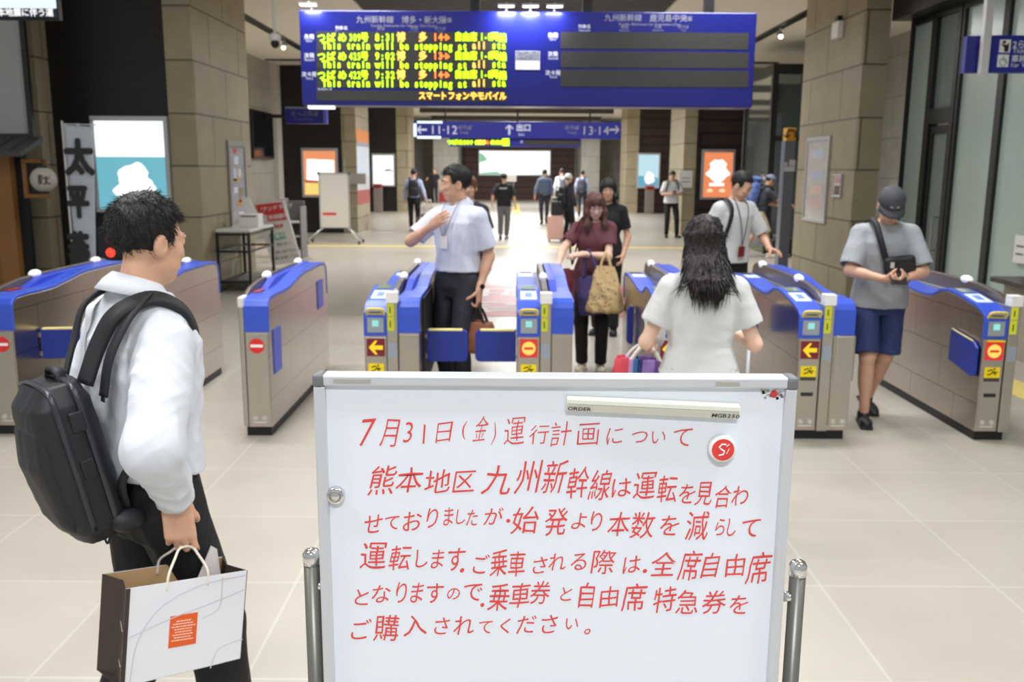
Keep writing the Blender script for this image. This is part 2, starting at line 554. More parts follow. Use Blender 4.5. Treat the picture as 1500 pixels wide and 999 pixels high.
def hand(s, wr, d, n, side, curl=(25, 30, 20), thumb=.6, sz=1.0, k=.006, spread=4):
    d = d.normalized(); n = (n - d * n.dot(d)).normalized(); t = d.cross(n) * side
    R = np.array([list(t), list(d), list(n)]).T
    s.box(wr + d * .047 * sz, (.039 * sz, .050 * sz, .0145 * sz), R, rd=.013 * sz, k=.02)
    s.cone(wr - d * .02, wr + d * .03, .024 * sz, .022 * sz, k=.02, flat=(tuple(n), .75))
    offs = (.030, .0105, -.0095, -.0285); st = (.090, .094, .090, .082); ln = (.072, .080, .074, .058); rr = (.0092, .0095, .009, .008)
    for i in range(4):
        p = wr + (d * st[i] + t * offs[i]) * sz
        ang = 0; q = p - d * .02 * sz; pts = [q, p]
        sp = math.radians(spread * (1.5 - i))
        c = curl[i] if isinstance(curl[0], (list, tuple)) else curl
        for f, a in zip((.45, .30, .25), c):
            ang += math.radians(a)
            dr = d * math.cos(ang) + n * math.sin(ang) + t * math.sin(sp) * math.cos(ang)
            p = p + dr.normalized() * ln[i] * f * sz; pts.append(p)
        r = rr[i] * sz
        s.chain(pts, [r * 1.05, r * 1.05, r * .98, r * .9, r * .8], k=k)
    p0 = wr + (d * .018 + t * .026 + n * .004) * sz
    th = (t * thumb + d * .75 + n * (.35 + .5 * (1 - thumb))).normalized()
    p1 = p0 + th * .042 * sz; th2 = (th + n * .35 * (1 if curl[0] == curl[0] else 0) - t * .25).normalized()
    p2 = p1 + th2 * .030 * sz; p3 = p2 + (th2 + n * .2 - t * .15).normalized() * .024 * sz
    s.chain([p0, p1, p2, p3], [.015 * sz, .0118 * sz, .0105 * sz, .0085 * sz], k=k)


SKIN = lambda: mat('skin', C(214, 168, 140), .5, sss=.12, bump=.04, bscale=250, var=.05, vscale=14)
SKIN_P = lambda: mat('skin_pale', C(232, 192, 170), .5, sss=.12, bump=.04, bscale=250, var=.04, vscale=14)
HAIR = lambda: mat('black_hair', C(22, 20, 20), .5, bump=.5, bscale=160, stretch=(1, 1, .25), var=.35, vscale=90)
HAIR_B = lambda: mat('brown_hair', C(98, 64, 54), .42, bump=.5, bscale=160, stretch=(1, 1, .2), var=.4, vscale=70)


def tufts(mb, pts, nrm, flow, n, L, r, rnd, lift=.35, bend=.5, jit=.3, lf=None):
    """short tapered strands over a scalp"""
    for _ in range(n):
        i = rnd.randrange(len(pts))
        p = Vector(pts[i]); nn = Vector(nrm[i]); f = flow(p)
        f = (f - nn * f.dot(nn)); f = f.normalized() if f.length > 1e-4 else nn.orthogonal().normalized()
        f = (f + Vector((rnd.gauss(0, jit), rnd.gauss(0, jit), rnd.gauss(0, jit)))).normalized()
        l = L * rnd.uniform(.6, 1.25) * (lf(p) if lf else 1)
        a = p - nn * .004; b = p + f * l * .5 + nn * l * lift * .5; c = p + f * l + nn * l * lift * (1 - bend)
        mb.tube([a, b, c], [r, r * .8, r * .12], n=4)


def person(label, X, Y, face, H, vox, pose=None, sty=None, group=None):
    pose = pose or {}; sty = sty or {}
    k_ = H / 1.72
    root = empty('person', (X, Y, 0), label, 'person', group, math.radians(face))
    root.scale = (k_, k_, k_)
    fem = sty.get('fem', False)
    skin = SKIN_P() if sty.get('pale') else SKIN()
    lean = math.radians(pose.get('lean', 0)); twist = math.radians(pose.get('twist', 0))
    piv = v3(*pose.get('pelvis', (0, 0, .93)))
    TT = Matrix.Translation(piv) @ Matrix.Rotation(-lean, 4, 'X') @ Matrix.Rotation(twist, 4, 'Z') @ Matrix.Translation((0, 0, -.93))
    TP = lambda *p: TT @ Vector(p)
    R3 = TT.to_3x3()
    sw = .150 if fem else .170
    wd = .9 if fem else 1.0
    nb = TP(0, -.018, 1.455) + v3(*pose.get('neck', (0, 0, 0)))
    HM = R3 @ Matrix.Rotation(math.radians(pose.get('head_yaw', 0)), 3, 'Z') @ Matrix.Rotation(math.radians(-pose.get('head_pitch', 0)), 3, 'X') @ Matrix.Rotation(math.radians(pose.get('head_roll', 0)), 3, 'Y')
    hc = nb + R3 @ v3(0, .02, .075) + HM @ v3(0, .012, .070)
    hs = sty.get('head', 1.0)
    HP = lambda *p: hc + HM @ (Vector(p) * hs)
    HR = np.array(HM)
    fine = vox <= .009
    # ---- joints
    J = {}
    for sd, nm in ((1, 'r'), (-1, 'l')):
        sh = TP(sd * sw, -.01, 1.372) + v3(*pose.get('sh' + nm, (0, 0, 0)))
        wt = v3(*pose.get('h' + nm, (sd * .25, .03, .86)))
        el, wt = ik(sh, wt, .285, .25, pose.get('e' + nm, (sd * .5, -1, -.1)))
        hip = v3(piv.x + sd * .092, piv.y, piv.z - .02)
        an = v3(*pose.get('f' + nm, (sd * .095, -.01, .085)))
        kn, an = ik(hip, an, .43, .415, pose.get('k' + nm, (sd * .1, 1, 0)))
        J[nm] = dict(sh=sh, el=el, wr=wt, hip=hip, kn=kn, an=an, sd=sd)
    # ---- body
    B = Sculpt()
    B.loft([.84, .95, 1.05, 1.2, 1.32, 1.39, 1.45], [.14 * wd, .148, .125 * wd, .14 * wd, .15 * wd, .125 * wd, .05], [.09, .098, .088, .095, .095, .08, .045], T=TT, k=.02)
    B.cone(nb + R3 @ v3(0, 0, -.03), hc + HM @ v3(0, -.012, -.05) * hs, .055 * wd, .050 * wd, k=.03)
    B.ell(HP(0, -.012, .035), np.array((.074, .094, .085)) * hs, HR, k=.02)
    B.ell(HP(0, .026, -.028), np.array((.058, .064, .084)) * hs, HR, k=.025)
    B.ell(HP(0, .055, -.094), np.array((.030, .028, .022)) * hs, HR, k=.03)
    for q in (1, -1):
        B.ell(HP(q * .041, .040, -.066), np.array((.014, .036, .018)) * hs, HR, k=.02)
        B.ell(HP(q * .034, .066, -.024), np.array((.024, .020, .020)) * hs, HR, k=.02)
        B.ell(HP(q * .028, .081, .020), np.array((.026, .010, .008)) * hs, HR, k=.014)
        if vox < .011:
            B.ell(HP(q * .032, .099, .002), np.array((.019, .014, .011)) * hs, HR, k=.010, op='-')
            B.ell(HP(q * .032, .0785, .004), np.array((.015, .0125, .012)) * hs, HR, k=.004)
        B.ell(HP(q * .078, -.006, -.012), np.array((.011, .022, .033)) * hs, HR, k=.006)
        if fine: B.ell(HP(q * .090, .004, -.008), np.array((.011, .012, .020)) * hs, HR, k=.003, op='-')
    B.cone(HP(0, .084, .008), HP(0, .101, -.036), .0075 * hs, .0115 * hs, k=.012)
    for q in (1, -1): B.ell(HP(q * .011, .093, -.038), np.array((.009, .010, .008)) * hs, HR, k=.006)
    B.ell(HP(0, .083, -.064), np.array((.022, .010, .007)) * hs, HR, k=.006)
    B.ell(HP(0, .081, -.074), np.array((.020, .010, .007)) * hs, HR, k=.006)
    for nm in 'rl':
        j = J[nm]; sd = j['sd']
        B.cone(TP(sd * .04, -.01, 1.42), j['sh'], .045, .05, k=.03)
        B.chain([j['sh'], j['el'], j['wr']], [.047 * wd, .038 * wd, .025], k=.02)
        B.cone(j['el'].lerp(j['wr'], .12), j['el'].lerp(j['wr'], .45), .040 * wd, .033 * wd, k=.02)
        fd = (j['wr'] - j['el']).normalized()
        d = v3(*pose['d' + nm]) if 'd' + nm in pose else fd
        n = v3(*pose['n' + nm]) if 'n' + nm in pose else v3(-sd, 0.15, 0)
        hand(B, j['wr'], d, n, sd, pose.get('c' + nm, (22, 28, 18)), pose.get('t' + nm, .5), sz=.92 if fem else 1.0, k=.005 if fine else .008)
        B.chain([j['hip'], j['kn'], j['an']], [.078, .050, .034], k=.03)
        B.cone(j['kn'].lerp(j['an'], .2) + v3(0, -.012, 0), j['kn'].lerp(j['an'], .5) + v3(0, -.01, 0), .050, .045, k=.03)
        fy = math.radians(pose.get('fy' + nm, -sd * 8)); tilt = pose.get('ft' + nm, 0)
        FM = Matrix.Translation(j['an']) @ Matrix.Rotation(fy, 4, 'Z') @ Matrix.Rotation(math.radians(tilt), 4, 'X')
        j['FM'] = FM
        B.cone(FM @ v3(0, -.03, -.05), FM @ v3(0, .12, -.06), .030, .026, k=.03)
    bh = max(vox * .8, .0045)
    B.build('body', skin, root, bh, relax=1)
    # ---- face details
    if vox < .016:
        for q in (1, -1):
            mb = MB(); Mx = HM.to_4x4()
            mb.ell(HP(q * .032, .0778, .0015), (.0120 * hs,) * 3, 14, 10, M=Mx)
            mb.mi = 1
            mb.ell(HP(q * .032, .0845, .0005), (.0064 * hs, .0066 * hs, .0064 * hs), 10, 8, M=Mx)
            mb.build('eye', [mat('eye_white', C(176, 168, 164), .4), mat('iris', C(28, 20, 16), .15)], root, True)
            mb = MB()
            mb.tube([HP(q * .012, .0915, .0215), HP(q * .030, .0915, .0265), HP(q * .049, .078, .0225)], [.0034 * hs, .004 * hs, .002 * hs], 6)
            mb.build('eyebrow', HAIR(), root, True)
        mb = MB()
        mb.tube([HP(-.021, .0845, -.0690), HP(-.008, .0935, -.0670), HP(.008, .0935, -.0670), HP(.021, .0845, -.0690)], [.0012 * hs, .0042 * hs, .0042 * hs, .0012 * hs], 6)
        mb.build('mouth', mat('lips', C(186, 112, 100), .45), root, True)
    # ---- bottoms
    bt = sty.get('bottom', 'trousers'); bc = sty.get('bmat')
    ease = sty.get('ease', 0.0)
    P = Sculpt()
    zt = 1.03
    if bt != 'none':
        P.loft([.80, .88, .95, zt], [.135, .172, .168, .150], [.10, .118, .116, .104], T=Matrix.Translation((piv.x, piv.y, piv.z - .93)), k=.03)
        for nm in 'rl':
            j = J[nm]; sd = j['sd']
            if bt == 'shorts':
                a, b = j['hip'], j['hip'].lerp(j['kn'], sty.get('short_len', .82)); ax = (b - a).normalized()
                b = b + v3(sd * .012, 0, 0); P.cone(a, b + ax * .06, .090, .082 + ease, k=.012, cut=[(b, ax)])
                P.cone(a.lerp(b, .7), b + ax * .06, .070, .070 + ease, k=.0, op='-')
            else:
                hem = j['an'] + v3(0, 0, -.02); ax = (j['an'] - j['kn']).normalized()
                P.chain([j['hip'], j['kn']], [.096, .068 + ease], k=.03)
                P.cone(j['kn'], hem, .068 + ease, .056 + ease, k=.02, cut=[(hem - ax * .02, ax)])
        P.build('shorts' if bt == 'shorts' else 'trousers', bc, root, max(vox, .006), fold=.0035 if vox < .012 else .002, seed=int(abs(X * 100)) + 3, ff=.8, st=(1, 1, .5))
    # ---- shoes
    if sty.get('shoes') is not None:
        for nm in 'rl':
            FM = J[nm]['FM']; Sh = Sculpt(); RR = np.array(FM.to_3x3())
            Sh.ell(FM @ v3(0, .105, -.045), (.046, .085, .034), RR, k=.02)
            Sh.ell(FM @ v3(0, -.02, -.030), (.038, .058, .052), RR, k=.03)
            Sh.box(FM @ v3(0, .045, -.073), (.044, .135, .013), RR, rd=.012, k=.012)
            Sh.cone(FM @ v3(0, -.012, -.03), FM @ v3(0, -.010, .012), .040, .040, k=.02, cut=[(FM @ v3(0, 0, .012), FM.to_3x3() @ v3(0, 0, 1))])
            Sh.box(FM @ v3(0, 0.045, -.11), (.2, .3, .025), RR, rd=.0, k=.0, op='-')
            Sh.build('shoe', sty['shoes'], root, max(vox * .8, .005))
    if sty.get('socks') is not None:
        for nm in 'rl':
            j = J[nm]; So = Sculpt(); top = j['an'].lerp(j['kn'], .28)
            So.cone(j['an'] - v3(0, 0, .01), top, .041, .047, k=0)
            So.build('sock', sty['socks'], root, max(vox, .007))
    # ---- top
    hem = sty.get('hem', .90); fl = sty.get('flare', 0.0)
    T = Sculpt()
    th = sty.get('tease', 0.0)
    zs = [hem - .05, hem, 1.0, 1.10, 1.24, 1.33, 1.395, 1.435, 1.475]
    rx = [.176 + fl + th, .176 + fl + th, .168 + th + fl * .4, .156 * wd + th, .172 * wd + th, .174 * wd + th, .146 * wd, .096, .060]
    ry = [.122 + fl + th, .122 + fl + th, .118 + th + fl * .4, .116 + th, .122 + th, .118 + th, .098, .080, .062]
    if hem >= .95: zs, rx, ry = zs[:2] + zs[3:], rx[:2] + rx[3:], ry[:2] + ry[3:]
    T.loft(zs, rx, ry, T=TT, k=.03)
    if fem:
        for q in (1, -1): T.ell(TP(q * .066, .075, 1.265), (.062, .055, .060), np.array(R3), k=.05)
    HB = TT @ Matrix.Translation((0, 0, hem - .06))
    T.box(HB @ v3(0, 0, -.04), (.5, .5, .1), np.array(R3), rd=0, k=0, op='-')
    if not sty.get('tucked'): T.loft([hem - .06, hem + .03, hem + .07], [.160 + fl + th, .160 + fl + th, .14], [.106 + fl + th, .106 + fl + th, .09], T=TT, k=0, op='-')
    ln = sty.get('sleeve', 'short'); sr = sty.get('sl_ease', 0.0)
    for nm in 'rl':
        j = J[nm]; sd = j['sd']
        T.cone(TP(sd * .05, -.012, 1.415), j['sh'], .056, .060 + sr * .3, k=.035)
        a = j['sh']
        if ln == 'long':
            ax = (j['wr'] - j['el']).normalized(); we = j['wr'] - ax * .015
            T.chain([a, j['el']], [.062 + sr, .054 + sr], k=.016)
            T.cone(j['el'], we + ax * .03, .056 + sr, .037 + sr * .35, k=.03, cut=[(we, ax)])
            T.cone(we - ax * .035, we + ax * .03, .031, .034 + sr * .3, k=0, op='-')
        elif ln == 'short':
            b = j['sh'].lerp(j['el'], sty.get('sl_len', .72)); ax = (b - a).normalized()
            T.cone(a, b + ax * .05, .062 + sr * .5, .064 + sr, k=.02, cut=[(b, ax)])
            T.cone(b - ax * .04, b + ax * .06, .047 + sr, .052 + sr, k=0, op='-')
    # neck opening
    T.cone(nb + R3 @ v3(0, .012, -.015), nb + R3 @ v3(0, .035, .06), sty.get('neck_r', .060), .085, k=.004, op='-')
    if sty.get('tmat') is not None:
        T.build(sty.get('tname', 'shirt'), sty['tmat'], root, vox, fold=sty.get('fold', .004 if vox < .012 else .0025), seed=int(abs(X * 77)) + 1, ff=sty.get('ff', .75))
    if sty.get('collar') is not None:
        CMx = TT @ Matrix.Translation(v3(0, -.016, 1.463) + v3(*pose.get('neck', (0, 0, 0))) * .5) @ Matrix.Rotation(math.radians(-12), 4, 'X')
        vs = []; fs = []; nn = 36; gap = math.radians(sty.get('collar_gap', 14))
        cs = sty.get('collar_size', 1.0)
        for i in range(nn + 1):
            a = -PI / 2 + (-PI + gap) + (2 * PI - 2 * gap) * i / nn
            u = abs(2 * i / nn - 1)
            for rr_, zz in ((.060, -.02), (.059, .034 - .022 * u * u), (.065, .038 - .022 * u * u), (.080 * cs + .006 * u, .016 - .030 * u * u), (.096 * cs + .012 * u ** 3, -.012 * cs - .062 * u ** 4)):
                vs.append(CMx @ v3(rr_ * math.cos(a) * (1.0 if rr_ < .07 else 1.03), rr_ * math.sin(a), zz))
        for i in range(nn):
            for q in range(4): a = i * 5 + q; fs.append((a, a + 1, a + 6, a + 5))
        mb = MB(); mb.add(vs, fs); o = mb.build('collar', sty['collar'], root, True); sm = o.modifiers.new('thick', 'SOLIDIFY'); sm.thickness = .0035; sm.offset = 0
    if sty.get('belt') is not None:
        mb = MB(); ring = []
        for i in range(40):
            a = 2 * PI * i / 40; c, s_ = math.cos(a), math.sin(a)
            rr_ = (abs(c / .170) ** 2.3 + abs(s_ / .122) ** 2.3) ** (-1 / 2.3)
            ring.append(v3(piv.x + rr_ * c, piv.y + rr_ * s_, 0))
        n = len(ring)
        vs = [p + v3(0, 0, z) for z in (.985, 1.02) for p in ring] + [p * .95 + v3(0, 0, z) for z in (.985, 1.02) for p in ring]
        fs = []
        for i in range(n):
            q = (i + 1) % n
            fs += [(i, q, n + q, n + i), (2 * n + q, 2 * n + i, 3 * n + i, 3 * n + q), (n + i, n + q, 3 * n + q, 3 * n + i), (q, i, 2 * n + i, 2 * n + q)]
        mb.add(vs, fs); mb.build('belt', sty['belt'], root, True)
    # ---- hair
    ht = sty.get('hair', 'short'); hm = sty.get('hmat') or HAIR()
    rnd = random.Random(int(abs(X * 1000)) + 5)
    if ht != 'none':
        A = Sculpt(); q = hs
        up = sty.get('hvol', 0.0)
        A.ell(HP(0, -.014, .040 + up * .4), np.array((.081 + up * .4, .102 + up * .3, .087 + up * .8)) * q, HR, k=.01)
        if ht in ('long', 'bob', 'pony'):
            A.ell(HP(0, .012, .044), np.array((.080, .088, .080)) * q, HR, k=.02)
        if ht in ('long', 'bob'):
            zb = sty.get('hlen', .36 if ht == 'long' else .17)
            HT = Matrix.Translation(hc) @ Matrix(HM).to_4x4() if ht == 'bob' else Matrix.Translation(hc) @ R3.to_4x4() @ Matrix.Rotation(math.radians(pose.get('head_yaw', 0)), 4, 'Z')
            w_ = sty.get('hwid', 1.0)
            A.loft([-zb, -zb + .05, -.14, -.05, .04], np.array([.072, .092, .098, .092, .080]) * w_, np.array([.030, .045, .055, .075, .085]), cy=sty.get('hback', [-.062, -.058, -.045, -.025, -.01]), T=HT, k=.03, ex=2.2)
            if sty.get('hfront', True):
                for sd in (1, -1):
                    A.chain([HT @ v3(sd * .070, .035, .03), HT @ v3(sd * .082, .04, -.06), HT @ v3(sd * .080, .055, -zb * .55), HT @ v3(sd * .072, .06, -zb * .82)], [.020, .024, .024, .010], k=.03)
        # face opening
        if ht in ('short', 'cap'):
            A.box(HP(0, .125, -.045), np.array((.12, .082, .105)) * q, HR, rd=.01, k=.012, op='-')
            A.box(HP(0, .075, -.105), np.array((.12, .070, .085)) * q, HR, rd=.01, k=.012, op='-')
            A.box(HP(0, 0, -.145 - sty.get('nape', 0)), np.array((.13, .15, .075)) * q, HR, rd=.01, k=.01, op='-')
            for sd in (1, -1): A.ell(HP(sd * .088, .0, -.018), np.array((.024, .024, .036)) * q, HR, k=.008, op='-')
        else:
            A.ell(HP(0, .118, -.055), np.array((.064, .080, .098)) * q, HR, k=.015, op='-')
        if ht == 'pony':
            A.box(HP(0, .04, -.13), np.array((.12, .14, .075)) * q, HR, rd=.01, k=.01, op='-')
            A.chain([HP(0, -.11, .03), HP(0, -.15, -.02), HP(0, -.145, -.16)], [.025, .032, .01], k=.02)
        V, F = A.mesh(max(vox * .75, .005), fold=.004, seed=9, ff=2.2, st=(1, 1, .3))
        mb = MB(); mb.v = [tuple(v) for v in V]; mb.f = [list(f) for f in F]; mb.m = [0] * len(F)
        if vox < .016:
            N = vnormals(V, F)
            Hi = HM.inverted()
            if ht in ('short',):
                def flow(p):
                    l = Hi @ (Vector(p) - hc)
                    cr = v3(0, -.06, .11)
                    a = (l - cr); a = v3(a.x, a.y, a.z * .8)
                    if l.y > .01 and l.z > .06: a = v3(l.x * 2.0 + .03, .6, -.1)
                    return HM @ a.normalized()
                sel = np.arange(len(V))
                nt = sty.get('tufts', 500)
                tufts(mb, V[sel], N[sel], flow, nt, sty.get('tl', .028), sty.get('tr', .0016), rnd, lift=sty.get('lift', .16))
            else:
                tufts(mb, V, N, lambda p: v3(0, 0, -1), sty.get('tufts', 500), .11, .0030, rnd, lift=.02, bend=.9, jit=.06, lf=lambda p: min(1.0, max(.25, (hc.z + .03 - p.z) / .14)))
        mb.build('hair', hm, root, True)
    return root, J, TT, HP, HM, hc


def strap_mesh(pts, wdt, thk, nrm):
    """flat strap along points, nrm: list of outward normals"""
    mb = MB(); pts = [Vector(p) for p in pts]; k = len(pts); vs = []
    for i, p in enumerate(pts):
        t = (pts[min(i + 1, k - 1)] - pts[max(i - 1, 0)]).normalized()
        n = Vector(nrm[i] if isinstance(nrm, list) else nrm); n = (n - t * n.dot(t)).normalized(); sdir = t.cross(n)
        for a, b in ((-1, -1), (1, -1), (1, 1), (-1, 1)): vs.append(p + sdir * wdt / 2 * a + n * thk / 2 * b)
    fs = [(3, 2, 1, 0), tuple(range(4 * k - 4, 4 * k))]
    for i in range(k - 1):
        a = i * 4
        for j in range(4): fs.append((a + j, a + (j + 1) % 4, a + 4 + (j + 1) % 4, a + 4 + j))
    mb.add(vs, fs); return mb


def spline(pts, n=8):
    """Catmull-Rom through points"""
    P = [Vector(p) for p in pts]; P = [P[0] * 2 - P[1]] + P + [P[-1] * 2 - P[-2]]; out = []
    for i in range(1, len(P) - 2):
        for j in range(n):
            t = j / n; a, b, c, d = P[i - 1], P[i], P[i + 1], P[i + 2]
            out.append(.5 * ((2 * b) + (c - a) * t + (2 * a - 5 * b + 4 * c - d) * t * t + (3 * b - a - 3 * c + d) * t ** 3))
    out.append(P[-2]); return out

# ------------------------------------------------------------------ the lamps of the ceiling
def ceiling_lamp(i, x, y, z, watt, sx, sy):
    r = empty('ceiling_light', (x, y, z), 'long white panel light in the ceiling above the %s' % ('notice board' if y < 2 else 'ticket gates' if y < 10 else 'far concourse'), 'ceiling light', 'panel lights in the ceiling')
    mb = MB(); mb.box(-sx / 2 - .04, sx / 2 + .04, -sy / 2 - .04, sy / 2 + .04, .02, .08); mb.build('housing', mat('lamp_white', C(225), .5), r)
    mb = MB(); mb.box(-sx / 2, sx / 2, -sy / 2, sy / 2, .0, .02); mb.build('diffuser', glow('lamp_glow', (1, .97, .92, 1), 6.0), r)
    ld = bpy.data.lights.new('panel_light', 'AREA'); ld.shape = 'RECTANGLE'; ld.size, ld.size_y = sx, sy; ld.energy = watt * 2.2; ld.color = LAMP_COLOR; ld.spread = math.radians(135 if y < 9 else 170)
    lo = bpy.data.objects.new('panel_light', ld); COL.objects.link(lo); lo.parent = r; lo.location = (0, 0, -.02)


for i, a in enumerate(LAMPS): ceiling_lamp(i, *a)

# ------------------------------------------------------------------ the setting
stone = brick_mat('stone', C(166, 155, 128), C(155, 144, 118), C(92, 84, 70), 1.35, .68, .012, .55, axes='wall', shift=(0.3, 0.25, .28), var=.14)
stone2 = brick_mat('grey_stone', C(176, 172, 162), C(168, 164, 154), C(120, 116, 108), 1.2, .8, .008, .5, axes='wall', var=.16)
floor_m = brick_mat('floor_tile', C(180, 173, 162), C(176, 168, 156), C(191, 185, 174), .75, .75, .006, .33, axes='floor', offset=0.0, shift=(.17, .1, 0), var=.07, bump=.05, spec=.45)
wood_l = brick_mat('dark_boards', C(30, 25, 25), C(26, 22, 22), C(14, 12, 12), 6.0, .34, .012, .45, axes='wall', var=.25)
wood_r = brick_mat('brown_boards', C(62, 42, 38), C(54, 36, 33), C(24, 16, 15), 6.0, .34, .035, .5, axes='wall', var=.25)
ceil_m = mat('ceiling_paint', C(236, 228, 214), .8)
dark = mat('black_metal', C(22, 22, 24), .4)
steel = mat('steel', C(196, 190, 182), .30, 1.0, bump=.02, bscale=300, stretch=(1, 1, .05))
silver = mat('silver_paint', C(196, 198, 200), .35, .6)
white_p = mat('white_paint', C(236, 236, 234), .4)
navy = mat('sign_blue', C(34, 38, 150), .35)
gray_p = mat('grey_plastic', C(120, 118, 116), .5)
yellow = mat('yellow', C(250, 222, 0), .5)

mb = MB(); mb.box(-9, 9, -4, 60, -.2, 0); struct(mb.build('floor', floor_m))
mb = MB(); mb.box(-9, -2.6, -1, 60, 4.4, 4.6); mb.box(2.6, 9, -1, 60, 4.4, 4.6); mb.box(-2.6, 2.6, -1, 14.2, 4.4, 4.6); mb.box(-2.6, 2.6, 21, 60, 4.4, 4.6); struct(mb.build('ceiling', ceil_m))
# slatted recess over the middle of the hall
mb = MB()
for i in range(34): mb.box(-2.6, 2.6, 14.25 + i * .2, 14.33 + i * .2, 4.42, 4.52)
mb.box(-2.6, 2.6, 14.2, 21, 4.72, 4.78)
struct(mb.build('ceiling_slats', mat('slat_grey', C(88, 84, 84), .5)))
# black lighting tracks let into the ceiling
for n_, (x0, x1, y0, y1) in enumerate(((-4.9, -4.72, 14.5, 24), (4.9, 5.08, 14.5, 24), (-6.2, -4.0, 23.6, 23.8), (4.4, 6.6, 23.6, 23.8))):
    mb = MB(); mb.box(x0, x1, y0, y1, 4.37, 4.405); struct(mb.build('trim_%d' % (n_ + 1), dark))
for n_, Y in enumerate((30, 36, 42, 48)):
    mb = MB(); mb.box(-4.2, 4.5, Y, Y + .3, 4.2, 4.4); struct(mb.build('ceiling_beam', mat('beam_brown', C(70, 60, 54), .6)))

XL, XR = -4.2, 4.56


def pier(name, x0, x1, y0, y1, m=None):
    mb = MB(); mb.box(x0, x1, y0, y1, 0, 4.4); struct(mb.build(name, m or stone))


pier('stone_pillar', XL - .36, XL, 12.4, 14.9)
pier('stone_pillar', XR, XR + .33, 12.4, 14.9)
pier('stone_pillar', XL - .38, XL, 24.9, 27.1)
pier('stone_pillar', XR, XR + .34, 24.9, 27.1)
pier('stone_pillar', XL - .5, XL, 37.5, 39.5)
pier('stone_pillar', XR, XR + .5, 37.5, 39.5)
pier('stone_pillar', -6.65, -6.12, 12.1, 12.9)
pier('stone_pillar', 6.3, 6.75, 24.9, 26)
for nm, x0, x1, y0, m in (('wall_left', -6.12, XL - .36, 12.45, wood_l), ('wall_left', -6.6, XL - .38, 24.98, wood_l), ('wall_left', -6.6, XL - .5, 37.6, wood_l), ('wall_right', XR + .34, 6.3, 24.98, wood_r), ('wall_right', XR + .5, 6.6, 37.6, wood_r)):
    mb = MB(); mb.box(x0, x1, y0, y0 + .25, 0, 4.4); struct(mb.build(nm, m))
mb = MB(); mb.box(-6.6, -6.3, 12.9, 53, 0, 4.4); struct(mb.build('wall_left', stone2))
mb = MB(); mb.box(7.6, 7.9, 12.4, 53, 0, 4.4); struct(mb.build('wall_right', stone2))
mb = MB(); mb.box(-6.3, -6.16, 24.4, 24.9, 0, 4.4); struct(mb.build('trim_5', mat('pale_stone', C(205, 200, 190), .5)))
mb = MB(); mb.box(-9, 9, 53, 53.3, 0, 4.6); struct(mb.build('wall_back', stone2))
mb = MB(); mb.box(-3.0, 3.5, 52.9, 53.0, 0, 3.05); struct(mb.build('wall_back_panel', brick_mat('red_boards', C(92, 58, 48), C(84, 52, 44), C(40, 24, 20), 8, .35, .03, .5, axes='wall', var=.2)))
mb = MB(); mb.box(XL, -2.9, 49, 52.9, 0, 4.4); struct(mb.build('stone_pillar', stone2))
mb = MB(); mb.box(3.6, XR, 49, 52.9, 0, 4.4); struct(mb.build('stone_pillar', stone2))

# yellow tactile paving
tact = mat('tactile_yellow', C(226, 206, 120), .55, bump=.3, bscale=25)
for n_, (x0, x1, y0, y1) in enumerate(((-6.2, 6.2, 20.6, 20.9), (.0, .3, 20.9, 47), (4.0, 4.3, 5.4, 8.2))):
    mb = MB(); mb.box(x0, x1, y0, y1, 0, .006); struct(mb.build('trim_%d' % (n_ + 6), tact))

# right: glass front of the ticket office
XG = 5.2
green = mat('frosted_glass', C(176, 194, 186), .22, trans=.12, spec=.6)
gdark = mat('door_glass', C(150, 166, 162), .08, trans=.45, spec=.6)
fr = mat('window_frame', C(26, 27, 29), .4)
mb = MB(); mb.box(XG - .3, 9, 7.0, 12.4, 3.66, 4.4); struct(mb.build('wall_right_header', fr))
mb = MB(); mb.box(XG + .9, XG + 1.0, 3.0, 12.4, 0, 3.66); struct(mb.build('wall_right', mat('office_wall', C(150, 160, 156), .7)))
mb = MB(); mb.box(XG + .1, XG + .9, 3.0, 12.4, -.01, .004); struct(mb.build('floor', mat('office_floor', C(120, 116, 108), .5)))
YM = [12.38, 11.7, 10.98, 10.0, 8.88, 7.7, 6.4, 5.0]
for i in range(len(YM) - 1):
    y1, y0 = YM[i], YM[i + 1]
    if i == 1: continue
    r = empty('window_%d' % (i + 1), (XG, (y0 + y1) / 2, 0), None, None); r['kind'] = 'structure'
    L = (y1 - y0) / 2
    mb = MB(); mb.box(-.05, .05, -L, -L + .06, 0, 3.66); mb.box(-.05, .05, L - .06, L, 0, 3.66); mb.box(-.05, .05, -L + .06, L - .06, 0, .08); mb.box(-.05, .05, -L + .06, L - .06, 3.58, 3.66)
    struct(mb.build('window_frame', fr, r))
    mb = MB(); mb.box(-.008, .008, -L + .06, L - .06, .08, 3.58); struct(mb.build('pane', green, r))
r = empty('door_1', (XG, (YM[1] + YM[2]) / 2, 0), None, None); r['kind'] = 'structure'; L = (YM[1] - YM[2]) / 2
mb = MB(); mb.box(-.06, .06, -L, -L + .09, 0, 3.66); mb.box(-.06, .06, L - .09, L, 0, 3.66); mb.box(-.06, .06, -L + .09, L - .09, 2.32, 2.5); mb.box(-.06, .06, -L + .09, L - .09, 3.58, 3.66); struct(mb.build('door_frame', fr, r))
mb = MB(); mb.box(-.03, .03, -L + .10, -L + .17, .02, 2.3); mb.box(-.03, .03, L - .17, L - .10, .02, 2.3); mb.box(-.03, .03, -L + .17, L - .17, .02, .2); mb.box(-.03, .03, -L + .17, L - .17, 2.2, 2.3); struct(mb.build('door_leaf', fr, r))
mb = MB(); mb.box(-.006, .006, -L + .17, L - .17, .2, 2.2); struct(mb.build('pane', gdark, r))
